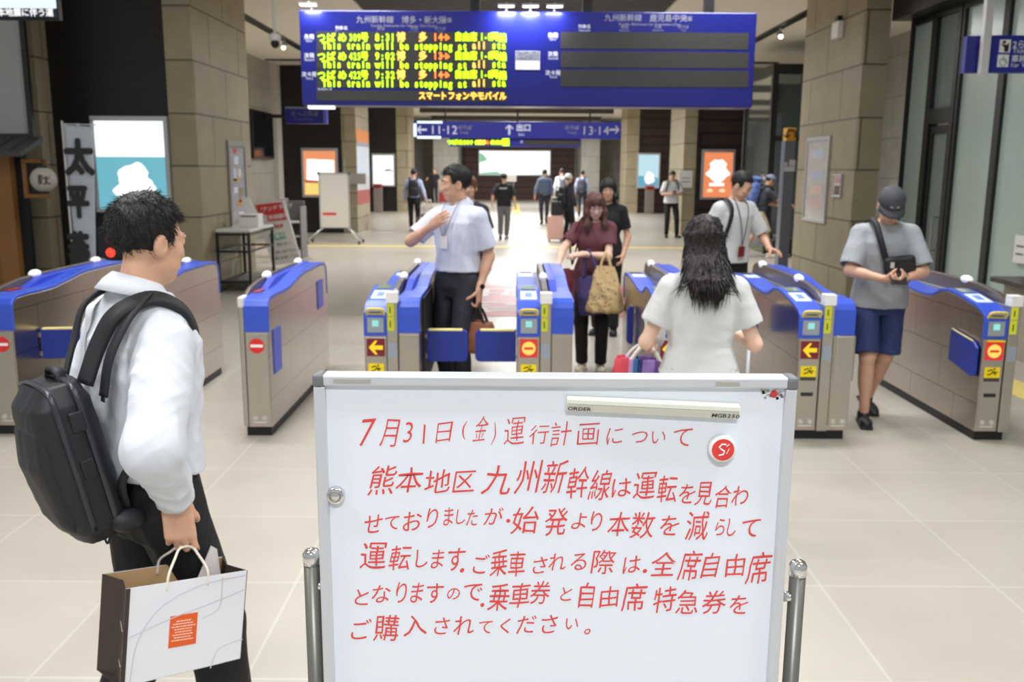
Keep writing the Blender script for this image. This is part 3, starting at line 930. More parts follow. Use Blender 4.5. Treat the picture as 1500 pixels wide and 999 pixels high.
mb = MB(); mb.box(-.006, .006, -L + .09, L - .09, 2.5, 3.58); struct(mb.build('transom_pane', gdark, r))
mb = MB(); mb.tube([(-.03, -L + .21, 1.2), (-.09, -L + .21, 1.2), (-.09, -L + .21, .8), (-.03, -L + .21, .8)], .012); struct(mb.build('door_handle', steel, r))

# left: shop front
SY = 11.6
navyc = mat('shop_navy', C(24, 27, 34), .7)
orange_w = mat('pine', C(150, 104, 52), .5, bump=.1, bscale=30, stretch=(1, 1, .1))
mb = MB(); mb.box(-8.6, -6.12, SY, SY + .1, 0, 4.4); struct(mb.build('wall_left_shop', navyc))
p0 = at(50, 196, SY); p1 = at(30, 28, SY)
r = empty('window_8', (-7.4, SY, p0.z), None, None); r['kind'] = 'structure'
zz = 4.3 - p0.z; x1 = p0.x + 7.4 + .02
mb = MB(); mb.box(-1.2, x1, -.06, .0, -.06, 0); mb.box(x1 - .06, x1, -.06, 0, 0, zz); mb.box(-1.2, x1 - .06, -.06, 0, zz - .06, zz); struct(mb.build('window_frame', fr, r))
mb = MB(); mb.box(-1.2, x1 - .06, -.03, 0, 0, zz - .06); struct(mb.build('pane', mat('white_blind', C(168, 168, 170), .5), r))
# eave over the shop door
za = at(40, 200, SY).z
mb = MB(); mb.prism([(-8.6, SY, za), (-8.6, SY - .55, za - .20), (-8.6, SY - .55, za - .25), (-8.6, SY, za - .07)], (2.75, 0, 0))
for i in range(14): mb.box(-8.5 + i * .19, -8.47 + i * .19, SY - .5, SY - .02, za - .01, za + .02, Matrix.Translation((0, SY, za)) @ Matrix.Rotation(math.radians(20), 4, 'X') @ Matrix.Translation((0, -SY, -za)))
struct(mb.build('wall_left_eave', mat('eave_grey', C(70, 70, 70), .6)))
xp = at(20, 300, SY).x
mb = MB(); mb.box(xp - .16, xp + .06, SY - .12, SY, 0, za - .12); mb.box(-8.6, xp - .16, SY - .04, SY, 0, za - .12); struct(mb.build('wall_left_post', orange_w))

# ------------------------------------------------------------------ ticket gates
blue = mat('gate_blue', C(54, 86, 200), .32)
blue_d = mat('gate_navy', C(30, 52, 150), .4)
taupe = mat('gate_fin', C(128, 118, 110), .35, .7)
hous = brick_mat('gate_steel', C(196, 186, 178), C(192, 182, 173), C(96, 90, 84), .68, .29, .0022, .26, 1.0, axes='side', offset=.35, shift=(0, .12, .04), var=.04, bump=.1)
front_s = mat('gate_front', C(190, 184, 172), .38, 1.0, bump=.03, bscale=200, stretch=(1, 1, .05))
red = mat('sign_red', C(222, 44, 40), .45)
whitel = mat('white_label', C(245, 245, 245), .45)
GY = 5.80
LEN = 1.9
COWL = [(0, .70), (0, .82), (.008, .87), (.03, .905), (.08, .925), (.2, .93), (.45, .925), (.6, .93), (.78, .952), (.95, .975), (1.1, .985), (1.68, .985), (1.82, .972), (1.88, .935), (1.9, .86), (1.9, .70)]
READ = [(0, .68), (0, .80), (.010, .835), (.05, .868), (.14, .895), (.42, .938), (.54, .945), (.64, .935), (.78, .885), (.9, .872), (1.1, .88), (1.4, .905), (1.7, .91), (1.84, .90), (1.89, .86), (1.9, .68)]


def interp(P, y):
    for (a, b), (c, d) in zip(P, P[1:]):
        if a <= y <= c and c > a: return b + (d - b) * (y - a) / (c - a)
    return P[-1][1]


def inset(P, t):
    out = []
    for i, (y, z) in enumerate(P):
        a = P[max(i - 1, 0)]; b = P[min(i + 1, len(P) - 1)]
        ty, tz = b[0] - a[0], b[1] - a[1]; l = math.hypot(ty, tz) or 1
        out.append((y + tz / l * t, z - ty / l * t))
    return out


def unit(r, x0, x1, prof, cowl_lip=None):
    inn = inset(prof, .022)
    mb = MB()
    body = [(0.004, .065), (0.004, prof[0][1])] + [(max(y, .006), z) for y, z in inn[1:-1]] + [(LEN - .004, prof[-1][1]), (LEN - .004, .065)]
    mb.prism([(x0, y, z) for y, z in body], (x1 - x0, 0, 0)); mb.build('housing', hous, r, bevel=.004)
    mb = MB(); mb.box(x0 + .006, x1 - .006, -.004, .006, .10, prof[0][1] - .006); mb.build('front_panel', front_s, r, bevel=.003)
    mb = MB(); mb.strip(prof, inn, x0 - .004, x1 + .004); o = mb.build('cowl', blue, r, True, bevel=.005)
    for p in o.data.polygons: p.use_smooth = False


def flap(r, x, y, sgn, wd, z0, z1, ang=0, name='flap'):
    """swing door leaf, hinged at x, opening towards sgn"""
    M = Matrix.Translation((x, y, 0)) @ Matrix.Rotation(math.radians(ang), 4, 'Z')
    def leaf(z0, z1, t0, t1, c=.035):
        pts = []
        ins = .012
        for cx, cz, a0 in ((wd - c, z1 - c, 90), (wd - c, z0 + c, 0)):
            for i in range(5):
                a = math.radians(a0 - 22.5 * i); pts.append((sgn * (cx + c * math.cos(a)), cz + c * math.sin(a)))
        return [(.008 * sgn, z1)] + pts + [(.008 * sgn, z0)]
    mb = MB(); P = leaf(z0, z1, 0, 0); mb.prism([(a, -.018, b) for a, b in P], (0, .036, 0), M); lf = mb.build(name, blue_d, r, bevel=.004)
    mb = MB(); mb.box(*sorted((.02 * sgn, (wd - .035) * sgn)), -.0195, .0195, z1 - .008, z1 + .004, M); mb.build('flap_edge', mat('flap_yellow', C(240, 226, 150), .5), lf, bevel=.002)
    mb = MB(); mb.box(*sorted((0, .03 * sgn)), -.012, .012, z0 + .02, z0 + .05, M); mb.box(*sorted((0, .03 * sgn)), -.012, .012, z1 - .06, z1 - .03, M); mb.build('hinge', steel, lf)


def arrow_sign(r, x, z, lit=True):
    m = .058
    mb = MB(); mb.box(x - m, x + m, -.008, -.004, z - m, z + m); pn = mb.build('sign_panel', mat('maroon', C(122, 22, 40), .5), r)
    a = .046
    mb = MB(); mb.prism([(x - a, -.0085, z), (x - .004, -.0085, z + a), (x + .012, -.0085, z + a), (x - .010, -.0085, z + .014), (x + a, -.0085, z + .014), (x + a, -.0085, z - .014), (x - .010, -.0085, z - .014), (x + .012, -.0085, z - a), (x - .004, -.0085, z - a)], (0, -.001, 0))
    mb.build('arrow', glow('arrow_yellow', C(255, 214, 0), 1.0), pn)


def stop_sign(r, x, z, lit):
    if lit:
        mb = MB(); mb.box(x - .058, x + .058, -.008, -.004, z - .06, z + .06); mb.build('sign_panel', glow('lit_red', C(230, 40, 30), .8), r)
        mb = MB(); mb.disc((x, -.008, z), .044, (0, -1, 0), .001); dc = mb.build('sign_disc', glow('lit_yellow', C(255, 205, 90), 1.15), r)
        mb = MB(); mb.box(x - .030, x + .030, -.0105, -.009, z - .008, z + .008); mb.build('sign_bar', glow('lit_red', C(230, 40, 30), .8), dc)
    else:
        mb = MB(); mb.disc((x, -.003, z), .050, (0, -1, 0), .003); dc = mb.build('sign_disc', red, r)
        mb = MB(); mb.box(x - .040, x + .040, -.0075, -.006, z - .009, z + .009); mb.build('sign_bar', whitel, dc)


def card_symbols(r, x, z):
    """small pale outlines near the foot of the front"""
    mb = MB()
    for q in (-.03, .03): mb.tube([(x + q + .014 * math.cos(i * PI / 8), -.0055, z + .014 * math.sin(i * PI / 8)) for i in range(16)], .0022, 4, closed=True); mb.box(x + q - .006, x + q + .006, -.006, -.0045, z - .006, z + .006)
    mb.box(x - .045, x + .045, -.006, -.0045, z - .032, z - .026)
    mb.build('card_symbol', mat('pale_mark', C(222, 220, 214), .5), r)


def fin(r, x0, x1, top=1.0, back=True):
    P = [(.05, .86), (.10, .925), (.22, .965), (.45, top - .01), (.8, top), (1.75, top), (1.84, top - .03), (1.88, top - .1), (1.88, .8), (.05, .8)]
    mb = MB(); mb.prism([(x0, y, z) for y, z in P], (x1 - x0, 0, 0)); mb.build('divider_fin', taupe, r, bevel=.006)
    for y in (.66, 1.62):
        z = top - .004
        mb = MB(); mb.ell(((x0 + x1) / 2, y, z), (.030, .075, .030), 18, 10); mb.build('indicator_dome', mat('dome_white', C(240, 240, 238), .3, emit=(1, 1, 1, 1), estr=.25), r, True)


def spine(r, x0, x1):
    xc = (x0 + x1) / 2
    mb = MB(); mb.box(x0, x1, -.012, LEN - .02, .065, .90); mb.build('spine', front_s, r, bevel=.004)
    mb = MB(); mb.box(x0 - .004, x1 + .004, -.022, .06, .90, .970); mb.box(x0 - .006, x1 + .006, -.024, .055, .93, .936); mb.build('spine_cap', white_p, r, bevel=.006)
    mb = MB(); mb.box(x0 + .004, x1 - .022, -.018, -.012, .815, .895); mb.box(x0 + .004, x1 - .022, -.018, -.012, .72, .808); mb.build('yellow_strip', glow('strip_yellow', C(236, 240, 0), .55), r)
    mb = MB(); mb.box(x0 + .010, x1 - .028, -.0195, -.018, .835, .875); mb.box(x0 + .010, x1 - .028, -.0195, -.018, .742, .785)
    mb.v = [(xc - .012 + (v[0] - xc + .012) * .25, v[1], v[2]) for v in mb.v]
    mb.build('strip_writing', mat('ink', C(40, 40, 20), .6), r)
    mb = MB(); mb.box(x0 + .006, x1 - .006, -.015, -.012, .54, .64); mb.build('sensor_window', mat('sensor_grey', C(150, 160, 172), .2), r)


def plinth(r, w):
    mb = MB(); mb.box(.015, w - .015, .03, LEN - .03, 0, .07); mb.build('plinth', mat('plinth_black', C(20, 20, 20), .5), r)


def reader(r, x0, x1, sign, far_screen=True):
    unit(r, x0, x1, READ)
    xc = (x0 + x1) / 2; hw = (x1 - x0) / 2
    def deck(y0, y1, a, b, t=.003, z=0.0):
        za, zb = interp(READ, y0) + .001 + z, interp(READ, y1) + .001 + z
        return [(xc - a, y0, za), (xc + b, y0, za), (xc + b, y1, zb), (xc - a, y1, zb)], (0, -.001, t)
    def put(name, y0, y1, k, m, t=.003, z=0.0):
        mb = MB(); P, n = deck(y0, y1, hw * k, hw * k, t, z); mb.prism(P, n); return mb.build(name, m, r)
    put('display', .40, .53, .62, mat('display_grey', C(120, 140, 120), .15))
    put('touch_pad', .17, .36, .74, mat('pad_white', C(206, 216, 240), .3, emit=(.8, .9, 1, 1), estr=.25))
    put('touch_mark', .22, .31, .3, mat('pad_mark', C(120, 150, 220), .3), z=.004)
    # ticket slot inside a yellow ring, on the bend of the front
    M = Matrix.Translation((xc, .005, .845)) @ Matrix.Rotation(math.radians(38), 4, 'X')
    ring = []
    for i in range(24):
        a = 2 * PI * i / 24; c, s_ = math.cos(a), math.sin(a)
        ring.append(M @ v3(math.copysign(abs(c) ** .5, c) * hw * .78, -.012, math.copysign(abs(s_) ** .5, s_) * .034))
    mb = MB(); mb.tube(ring, .0065, 8, closed=True); sr_ = mb.build('slot_ring', mat('ring_yellow', C(248, 222, 70), .4), r, True)
    mb = MB(); mb.box(-hw * .68, hw * .68, -.012, -.004, -.022, .026, M); mb.build('slot_plate', silver, sr_)
    mb = MB(); mb.box(-hw * .5, hw * .5, -.014, -.012, -.004, .004, M); mb.build('ticket_slot', dark, sr_)
    mb = MB(); mb.box(-hw * .6, hw * .6, -.0145, -.012, -.020, -.012, M); mb.build('slot_lip', yellow, sr_)
    mb = MB(); mb.box(xc - hw * .72, xc + hw * .72, -.005, .002, .705, .80); lp = mb.build('light_panel', mat('panel_grey', C(150, 158, 166), .3), r)
    mb = MB(); mb.box(xc - hw * .28, xc + hw * .28, -.0065, -.005, .745, .785); mb.build('ready_light', glow('cyan', C(150, 236, 226), .9), lp)
    if far_screen:
        put('far_screen', 1.66, 1.78, .62, mat('screen_dark', C(44, 48, 66), .15))
        put('far_touch_pad', 1.44, 1.60, .70, MATS['pad_white'])
    if sign == 'arrow':
        arrow_sign(r, xc, .607)
    else:
        stop_sign(r, xc, .607, True)
    mb = MB(); mb.box(xc - .05, xc + .05, -.008, -.004, .43, .50); pl = mb.build('pictogram_label', yellow, r)
    mb = MB()
    mb.tube([(xc - .030, -.0085, .475), (xc - .006, -.0085, .486), (xc + .006, -.0085, .470), (xc - .012, -.0085, .455), (xc - .032, -.0085, .450)], .004, 5)
    mb.tube([(xc + .006, -.0085, .470), (xc + .032, -.0085, .468)], .004, 5); mb.ell((xc + .012, -.009, .489), .006, 8, 6)
    mb.tube([(xc + .006, -.0085, .47), (xc + .022, -.0085, .452)], .004, 5)
    mb.build('pictogram', mat('ink', C(30, 30, 20), .6), pl)
    mb = MB(); mb.box(xc - .05, xc + .05, -.008, -.004, .405, .428); mb.build('warning_strip', mat('strip_dark', C(70, 66, 60), .5), r)
    mb = MB(); mb.box(xc - .04, xc + .04, -.006, -.003, .300, .325); mb.build('coin_slot', mat('slot_dark', C(40, 38, 36), .5), r)
    card_symbols(r, xc, .13)


def thin_gate(x0, w, label, sign=True):
    r = empty('ticket_gate', (x0, GY, 0), label, 'ticket gate')
    plinth(r, w); fw = .034
    mb = MB(); mb.box(0, fw, .0, LEN - .01, .065, .88); mb.build('side_rail', front_s, r, bevel=.01)
    mb = MB(); mb.box(-.003, fw + .003, -.006, .12, .86, .93); mb.build('rail_cap', mat('cap_white', C(222, 222, 220), .4), r, bevel=.012)
    fin(r, .004, fw - .004)
    unit(r, fw + .002, w, COWL)
    # raised inner ribbon beside the fin
    P = [(.36, .92), (.5, .955), (.62, .982), (.8, .990), (1.7, .990), (1.84, .96)]
    mb = MB(); mb.prism([(fw, y, z) for y, z in P] + [(fw, 1.84, .88), (fw, .36, .88)], (.055, 0, 0)); mb.build('inner_ribbon', mat('gate_blue_deep', C(40, 66, 190), .35), r, bevel=.008)
    mb = MB(); mb.box(fw + .008, fw + .05, .20, .36, .931, .936); mb.build('red_label', mat('dark_red', C(150, 40, 40), .5), r)
    xc = (fw + w) / 2
    if sign: stop_sign(r, xc, .612, False)
    card_symbols(r, xc, .13)
    return r


def side_plate(r, x, y0, y1, z0, z1):
    mb = MB(); mb.box(x, x + .008, y0, y1, z0, z1); mb.build('stowed_flap', mat('plate_blue', C(72, 92, 200), .4), r, bevel=.004)


def wide_gate(x0, label, sign, cowl=True, rw=.147, sp=.072, cw=.138):
    w = rw + sp + (cw if cowl else 0)
    r = empty('ticket_gate', (x0, GY, 0), label, 'ticket gate')
    plinth(r, w)
    reader(r, 0, rw, sign)
    spine(r, rw + .002, rw + sp - .002)
    fin(r, rw + .018, rw + sp - .018)
    if cowl:
        a = rw + sp
        unit(r, a, w, COWL)
        P = [(.36, .92), (.5, .955), (.62, .982), (.8, .990), (1.7, .990), (1.84, .96)]
        mb = MB(); mb.prism([(a - .004, y, z) for y, z in P] + [(a - .004, 1.84, .88), (a - .004, .36, .88)], (.055, 0, 0)); mb.build('inner_ribbon', mat('gate_blue_deep', C(40, 66, 190), .35), r, bevel=.008)
        card_symbols(r, (a + w) / 2, .13)
    return r, w


g = thin_gate(-3.415, .19, 'ticket gate at the far left edge of the photo with a blue flap standing out')
flap(g, .19, .33, 1, .26, .45, .66, 8)
g = thin_gate(-2.675, .19, 'ticket gate mostly hidden behind the man with the black backpack')
g = thin_gate(-1.765, .19, 'slim ticket gate with a round red no-entry mark, right of the man with the backpack')
side_plate(g, .188, .10, .30, .40, .70); side_plate(g, .188, 1.5, 1.72, .62, .85)
g, w = wide_gate(-.955, 'ticket gate with a yellow arrow, left of the man in the white short-sleeved shirt', 'arrow')
mb = MB(); mb.box(w + .004, w + .012, .20, LEN - .1, .30, .90); mb.build('inner_side_panel', mat('side_black', C(26, 26, 30), .4), g)
flap(g, w + .012, .30, 1, .285, .455, .675)
g, w = wide_gate(.035, 'ticket gate with lit no-entry sign between the man in white and the maroon woman', 'stop')
flap(g, 0, .30, -1, .285, .455, .675)
g, w = wide_gate(.945, 'ticket gate behind the long-haired woman, only its far end showing', 'arrow')
flap(g, w, .80, 1, .50, .58, .80)
flap(g, 0, 1.15, -1, .06, .42, .72)
g, w = wide_gate(1.855, 'ticket gate with a yellow arrow, right of the long-haired woman', 'arrow')
mb = MB(); mb.box(w + .002, w + .016, .18, .42, .38, .69); mb.build('stowed_flap', blue_d, g, bevel=.005)
mb = MB(); mb.box(w - .12, w + .012, -.012, .09, .40, .705); mb.build('front_bulge', front_s, g, bevel=.012)
g, w = wide_gate(3.05, 'ticket gate at the right with a lit no-entry sign, nearest the glass wall', 'stop', cowl=False)
mb = MB()
P = [(-.026, .40, .69), (-.026, .08, .655), (-.026, .03, .62), (-.026, .03, .44), (-.026, .08, .42), (-.026, .40, .47)]
mb.prism(P, (.020, 0, 0)); mb.build('flap', blue_d, g, bevel=.006)
mb = MB(); mb.prism([(-.0275, .38, .692), (-.0275, .09, .661), (-.0275, .09, .654), (-.0275, .38, .685)], (.007, 0, 0)); mb.build('flap_edge', MATS['flap_yellow'], g)
mb = MB(); mb.box(.02, .13, -.03, .03, .672, .679); mb.build('yellow_label', yellow, g)

# ------------------------------------------------------------------ the notice board in front
BY = 1.300
def bp(px, py): p = at(px, py, BY); return p.x, p.z
bl, bz = bp(459, 548); br, _ = bp(1168, 553)
bx0, bx1, bt = bl, br, (bz + bp(1168, 553)[1]) / 2
bb = bt - 1.02
r = empty('whiteboard', ((bx0 + bx1) / 2, BY, 0), 'white mobile notice board with red handwriting standing in the foreground', 'whiteboard')
W = (bx1 - bx0) / 2
frm = mat('frame_silver', C(206, 209, 214), .4, .25)
mb = MB(); mb.box(-W + .008, W - .008, .003, .018, bb + .01, bt - .01)
mb.build('panel', mat('board_white', C(232, 238, 247), .22, spec=.5), r)
mb = MB(); mb.box(-W, W, -.006, .026, bt - .0165, bt); mb.box(-W, W, -.006, .026, bb, bb + .018); mb.box(-W, -W + .017, -.006, .026, bb + .018, bt - .0165); mb.box(W - .017, W, -.006, .026, bb + .018, bt - .0165)
mb.build('frame', frm, r, bevel=.003)
cn = mat('corner_grey', C(110, 112, 116), .45)
for q in (-1, 1):
    for z0, z1 in ((bt - .020, bt + .0015), (bb - .0015, bb + .02)):
        mb = MB(); mb.box(*sorted((q * (W + .0015), q * (W - .018))), -.0075, .0275, z0, z1); mb.build('corner_cap', cn, r, bevel=.006, seg=3)
tape = mat('tape_scuff', C(168, 166, 160), .5)
mb = MB(); mb.box(-W + .03, -W + .085, -.0068, -.006, bt - .0115, bt - .0055); mb.box(W - .12, W - .085, -.0068, -.006, bt - .012, bt - .006); mb.build('label_remnant', tape, r)
mb = MB(); rn = random.Random(3)
for i in range(16):
    x = W - .020 - rn.random() * .036; z = bt - .019 - rn.random() * .016; a = .002 + rn.random() * .004
    mb.prism([(x, .0022, z), (x + a, .0022, z + .001), (x + a * .8, .0022, z + a * 1.2), (x - .001, .0022, z + a)], (0, .0005, 0))
mb.build('torn_sticker', mat('sticker_grey', C(170, 166, 164), .6), r)
mb = MB(); mb.disc((W - .032, .0022, bt - .026), .0055, (0, -1, 0), .0004, 9); mb.build('torn_sticker', mat('sticker_red', C(206, 60, 60), .6), r)
# legs: grey posts with chrome caps, feet with castors
for q, xl in ((-1, bp(455, 850)[0]), (1, bp(1171, 860)[0])):
    xl -= (bx0 + bx1) / 2
    zt = 1.177 if q < 0 else 1.163
    mb = MB(); mb.tube([(xl, .012, .12), (xl, .012, zt - .022)], .0125, 20); mb.build('leg', mat('leg_grey', C(112, 112, 106), .35, .5), r, True)
    mb = MB(); mb.tube([(xl, .012, zt - .024), (xl, .012, zt - .008), (xl, .012, zt - .002), (xl, .012, zt + .001)], [.0136, .0136, .010, .003], 20); mb.build('leg_cap', mat('chrome', C(226, 226, 226), .08, 1.0), r, True)
    mb = MB(); mb.tube([(xl, .012, zt - .06), (xl - q * .02, .012, zt - .06)], .008, 12); mb.build('pivot', mat('chrome', C(226, 226, 226), .08, 1.0), r, True)
    mb = MB(); mb.box(xl - .02, xl + .02, -.28, .30, .08, .12); mb.build('foot', MATS['leg_grey'], r, bevel=.006)
    for y in (-.26, .28):
        mb = MB(); mb.disc((xl - .012, y, .036), .036, (1, 0, 0), .024); mb.build('castor', dark, r, bevel=.003)
mb = MB(); mb.box(-W, W, .0, .03, .14, .17); mb.build('cross_bar', MATS['leg_grey'], r)
ink = mat('red_ink', C(226, 74, 70), .5)
T_ = [
 '7,537,634,40,7 月,570,635,40,6 3,598,634,30,2 1,621,637,28,2 日,650,634,29,4 (,680,631,27,2 金,705,628,38,6 ),724,636,34,2 運,754,632,42,0 行,790,637,28,3 計,822,636,36,2 画,862,637,32,2 に,901,639,24,1 つ,937,641,22,0 い,965,641,20,0 て,1000,642,27,3',
 '熊,560,704,44,9 本,600,704,38,7 地,641,706,36,7 区,680,706,32,6 九,730,704,46,9 州,774,700,48,9 新,813,699,50,9 幹,847,708,46,4 線,880,711,46,2 は,911,715,28,0 運,945,712,42,2 転,978,717,40,0 を,1007,724,29,0 見,1032,724,36,2 合,1060,728,34,3 わ,1085,727,30,0',
 'せ,546,768,30,5 て,574,767,21,2 お,604,764,29,3 り,633,760,30,4 ま,657,757,27,1 し,675,758,22,2 た,692,759,24,2 が,723,757,27,0 .,744,763,6,0 始,770,763,40,3 発,815,765,42,2 よ,849,764,24,2 り,874,764,29,3 本,907,769,36,3 数,942,770,40,3 を,981,771,30,1 減,1022,771,44,2 ら,1056,773,25,0 し,1073,773,26,0 て,1100,775,28,2',
 '運,547,815,42,4 転,586,818,38,2 し,618,819,27,0 ま,641,820,28,2 す,668,820,35,4 .,677,837,7,0 ご,705,827,29,0 乗,731,826,40,3 車,757,827,38,1 さ,791,829,25,2 れ,817,824,28,0 る,848,824,25,2 際,884,824,36,0 は,926,828,26,0 .,945,837,6,0 全,973,827,38,3 席,1011,829,46,4 自,1042,829,38,2 由,1078,829,34,2 席,1112,833,48,4',
 'と,530,876,24,0 な,558,871,27,2 り,588,869,32,2 ま,611,869,30,2 す,637,870,30,0 の,664,871,19,2 で,693,869,29,0 .,707,887,6,0 乗,731,876,42,3 車,762,873,38,2 券,792,869,36,3 と,830,871,21,0 自,860,873,38,2 由,893,875,32,2 席,929,876,42,4 特,974,879,38,2 急,1008,883,36,0 券,1047,883,36,3 を,1083,887,28,0',
 'ご,529,923,30,0 購,566,921,40,2 入,608,917,33,0 さ,647,918,26,2 れ,680,917,31,0 て,711,920,20,2 く,740,918,23,0 だ,771,916,28,3 さ,805,915,28,2 い,838,915,19,0 。,861,926,9,0']
sd_ = 1
for ln_ in T_:
    L = Letters((0, BY + .0030, 0), (1, 0, 0), (0, 0, 1), .0006)
    xs_ = [float(t.split(',')[1]) for t in ln_.split()]
    for iq, tk in enumerate(ln_.split()):
        ch, px, py, sz_, hw_ = tk.split(','); px, py, sz_ = float(px), float(py), float(sz_)
        av = min([abs(px - q) for jq, q in enumerate(xs_) if jq != iq and ln_.split()[jq][0] not in '.。'] )
        u, v = bp(px, py); k = bp(px + 1, py)[0] - u
        sd_ += 1; rr = random.Random(sd_)
        thin = -.009 if ln_ is T_[0] else -.001
        if ch in '.。': thin = .006
        L.put(ch, u, v, 1, off=thin, fit=sz_ * k * 1.04, sx=min(rr.uniform(.93, 1.02), av / max(sz_, 12) * .93 if ch not in '.。' else 1), shear=.10 + .012 * float(hw_), rise=.05 + rr.uniform(-.02, .05), rot=rr.uniform(-.05, .04), wob=.012, seed=sd_)
    o = L.build('handwritten_line', ink, None); o.parent = r; o.matrix_parent_inverse = Matrix.Translation((-(bx0 + bx1) / 2, -BY, 0))
# magnetic bar clip
(u0, v0), (u1, v1) = bp(829, 593), bp(1081, 600)
a_ = math.atan2(bp(1081, 606)[1] - bp(829, 594)[1], u1 - u0)
rb = empty('magnetic_bar', ((u0 + u1) / 2, BY - .0, (bp(829, 592)[1] + bp(1081, 601)[1]) / 2), 'long ivory magnetic bar stuck near the top right of the notice board', 'magnet bar')
rb.rotation_euler = (0, -a_, 0)
hl = (u1 - u0) / 2; ivory = mat('ivory', C(226, 228, 214), .45)
mb = MB(); mb.prism([(-hl, .0025, -.0115), (-hl, -.006, -.0105), (-hl, -.0145, .002), (-hl, -.0145, .010), (-hl, .0025, .0125)], (2 * hl, 0, 0)); mb.build('bar', ivory, rb, bevel=.001)
nv = Vector((0, -.0125, .0085)); 
L = Letters((0, -.0106, -.0043), (1, 0, 0), (0, -.0085, .0125), .0006)
L.line('ORDER', -hl + .002, 0, .0105, off=.008); kx = L.line('MGB250', 0, 0, .0115, off=.004) ; L.v[:] = L.v
n0 = None
L2 = Letters((0, -.0106, -.0043), (1, 0, 0), (0, -.0085, .0125), .0006)
L2.line('ORDER', -hl + .002, -.0005, .0105, off=.01); L2.line('MGB250', hl - .0405, -.0005, .0112, off=.008); L2.build('lettering', mat('ink_black', C(40, 40, 40), .5), rb)
mb = MB(); mb.box(-hl + .002, hl - .002, -.0149, -.0144, .0028, .0032); mb.build('groove', mat('groove', C(120, 118, 108), .6), rb)
# round magnets
u, v = bp(1057, 656)
rm = empty('magnet', (u, BY, v), 'round white magnet with a red face on the right of the notice board', 'magnet')
mb = MB(); mb.tube([(0, .003, 0), (0, -.006, 0), (0, -.0095, 0)], [.0205, .0205, .0185], 36); mb.build('magnet_body', white_p, rm, True)
mb = MB(); mb.disc((0, -.0094, 0), .0165, (0, -1, 0), .0006, 40); mb.build('red_face', mat('magnet_red', C(226, 66, 56), .3), rm)
mb = MB(); mb.tube([(.004, -.0102, .008), (-.002, -.0102, .0085), (-.006, -.0102, .004), (-.003, -.0102, .001), (.002, -.0102, -.002), (.0005, -.0102, -.007), (-.006, -.0102, -.0085)], .0012, 5)
mb.tube([(.0045, -.0102, .005), (.009, -.0102, .009)], .0007, 4); mb.tube([(.005, -.0102, -.006), (.009, -.0102, .002)], .0006, 4); mb.build('white_mark', whitel, rm)
u, v = bp(492, 725)
rm = empty('magnet', (u, BY, v), 'small round metallic magnet on the left edge of the notice board', 'magnet')
mb = MB(); mb.tube([(0, .003, 0), (0, -.005, 0), (0, -.0075, 0)], [.0135, .0135, .0115], 30); mb.build('magnet_body', mat('chrome', C(226, 226, 226), .08, 1.0), rm, True)
mb = MB(); mb.tube([(math.cos(i * PI / 12) * .008, -.0076, math.sin(i * PI / 12) * .008) for i in range(24)], .0014, 6, closed=True); mb.build('ridge', mat('magnet_grey', C(150, 152, 140), .3, .7), rm, True)

# ------------------------------------------------------------------ hanging departure display
DY = 10.0
def dp(px, py): p = at(px, py, DY); return p.x, p.z
x0, _ = dp(440, 80); x1, _ = dp(1106, 80); zt = (dp(500, 14)[1] + dp(1100, 19)[1]) / 2; zb = (dp(500, 155)[1] + dp(1100, 157)[1]) / 2
xc = (x0 + x1) / 2; cz = (zt + zb) / 2
r = empty('departure_display', (xc, DY, zb), 'wide blue hanging train departure display with glowing yellow green rows', 'departure display')
def D(mbx): return mbx
Wd = (x1 - x0) / 2; Hd = zt - zb
mb = MB(); mb.box(-Wd, Wd, 0, .34, 0, Hd); mb.build('case', mat('display_blue', C(22, 29, 118), .3, spec=.5), r, bevel=.012)
kx = dp(751, 80)[0] - dp(750, 80)[0]
def loc(px, py): u, v = dp(px, py - (px - 750) * .0061 + (0)); return u - xc, v - zb
dk = mat('led_board', C(56, 54, 52), .5)
def bar(px0, px1, py0, py1, name='led_panel', m=None, t=.004):
    a, b = loc(px0, py1), loc(px1, py0)
    mb = MB(); mb.box(a[0], b[0], -t, 0, a[1], b[1]); return mb.build(name, m or dk, r)
for y0, y1 in ((47.5, 71.5), (75.5, 98.5), (103, 126)): bar(464, 742, y0, y1)
bar(464, 742, 134, 145.5)
for y0, y1 in ((50.5, 71.5), (79, 99), (106, 127)): bar(821, 1097, y0, y1)
led_g = glow('led_green', C(190, 255, 0), 2.5); led_o = glow('led_orange', C(255, 130, 50), 2.2); led_w = glow('led_amber', C(255, 200, 80), 2.1)
def text(items, m, name='led_text', off=.03, lift=.006):
    for tx, px0, px1, py, szp, o_ in items:
        L = Letters((0, 0, 0), (1, 0, 0), (0, 0, 1), lift)
        a = loc(px0, py)[0]; b = loc(px1, py)[0]; v = loc((px0 + px1) / 2, py)[1]
        n = len(tx); L.line(tx, a, v, szp * kx, pitch=(b - a) / n, off=o_, sx=min(1.15, (b - a) / n / (szp * kx) * (1.0 if ord(tx[0]) > 0x2e80 else 1.5)))
        L.build(name, m, r)
rows = (('309', '8:31', '14', 53.5, 66), ('425', '9:02', '13', 81, 93.5), ('422', '9:32', '14', 108.5, 121))
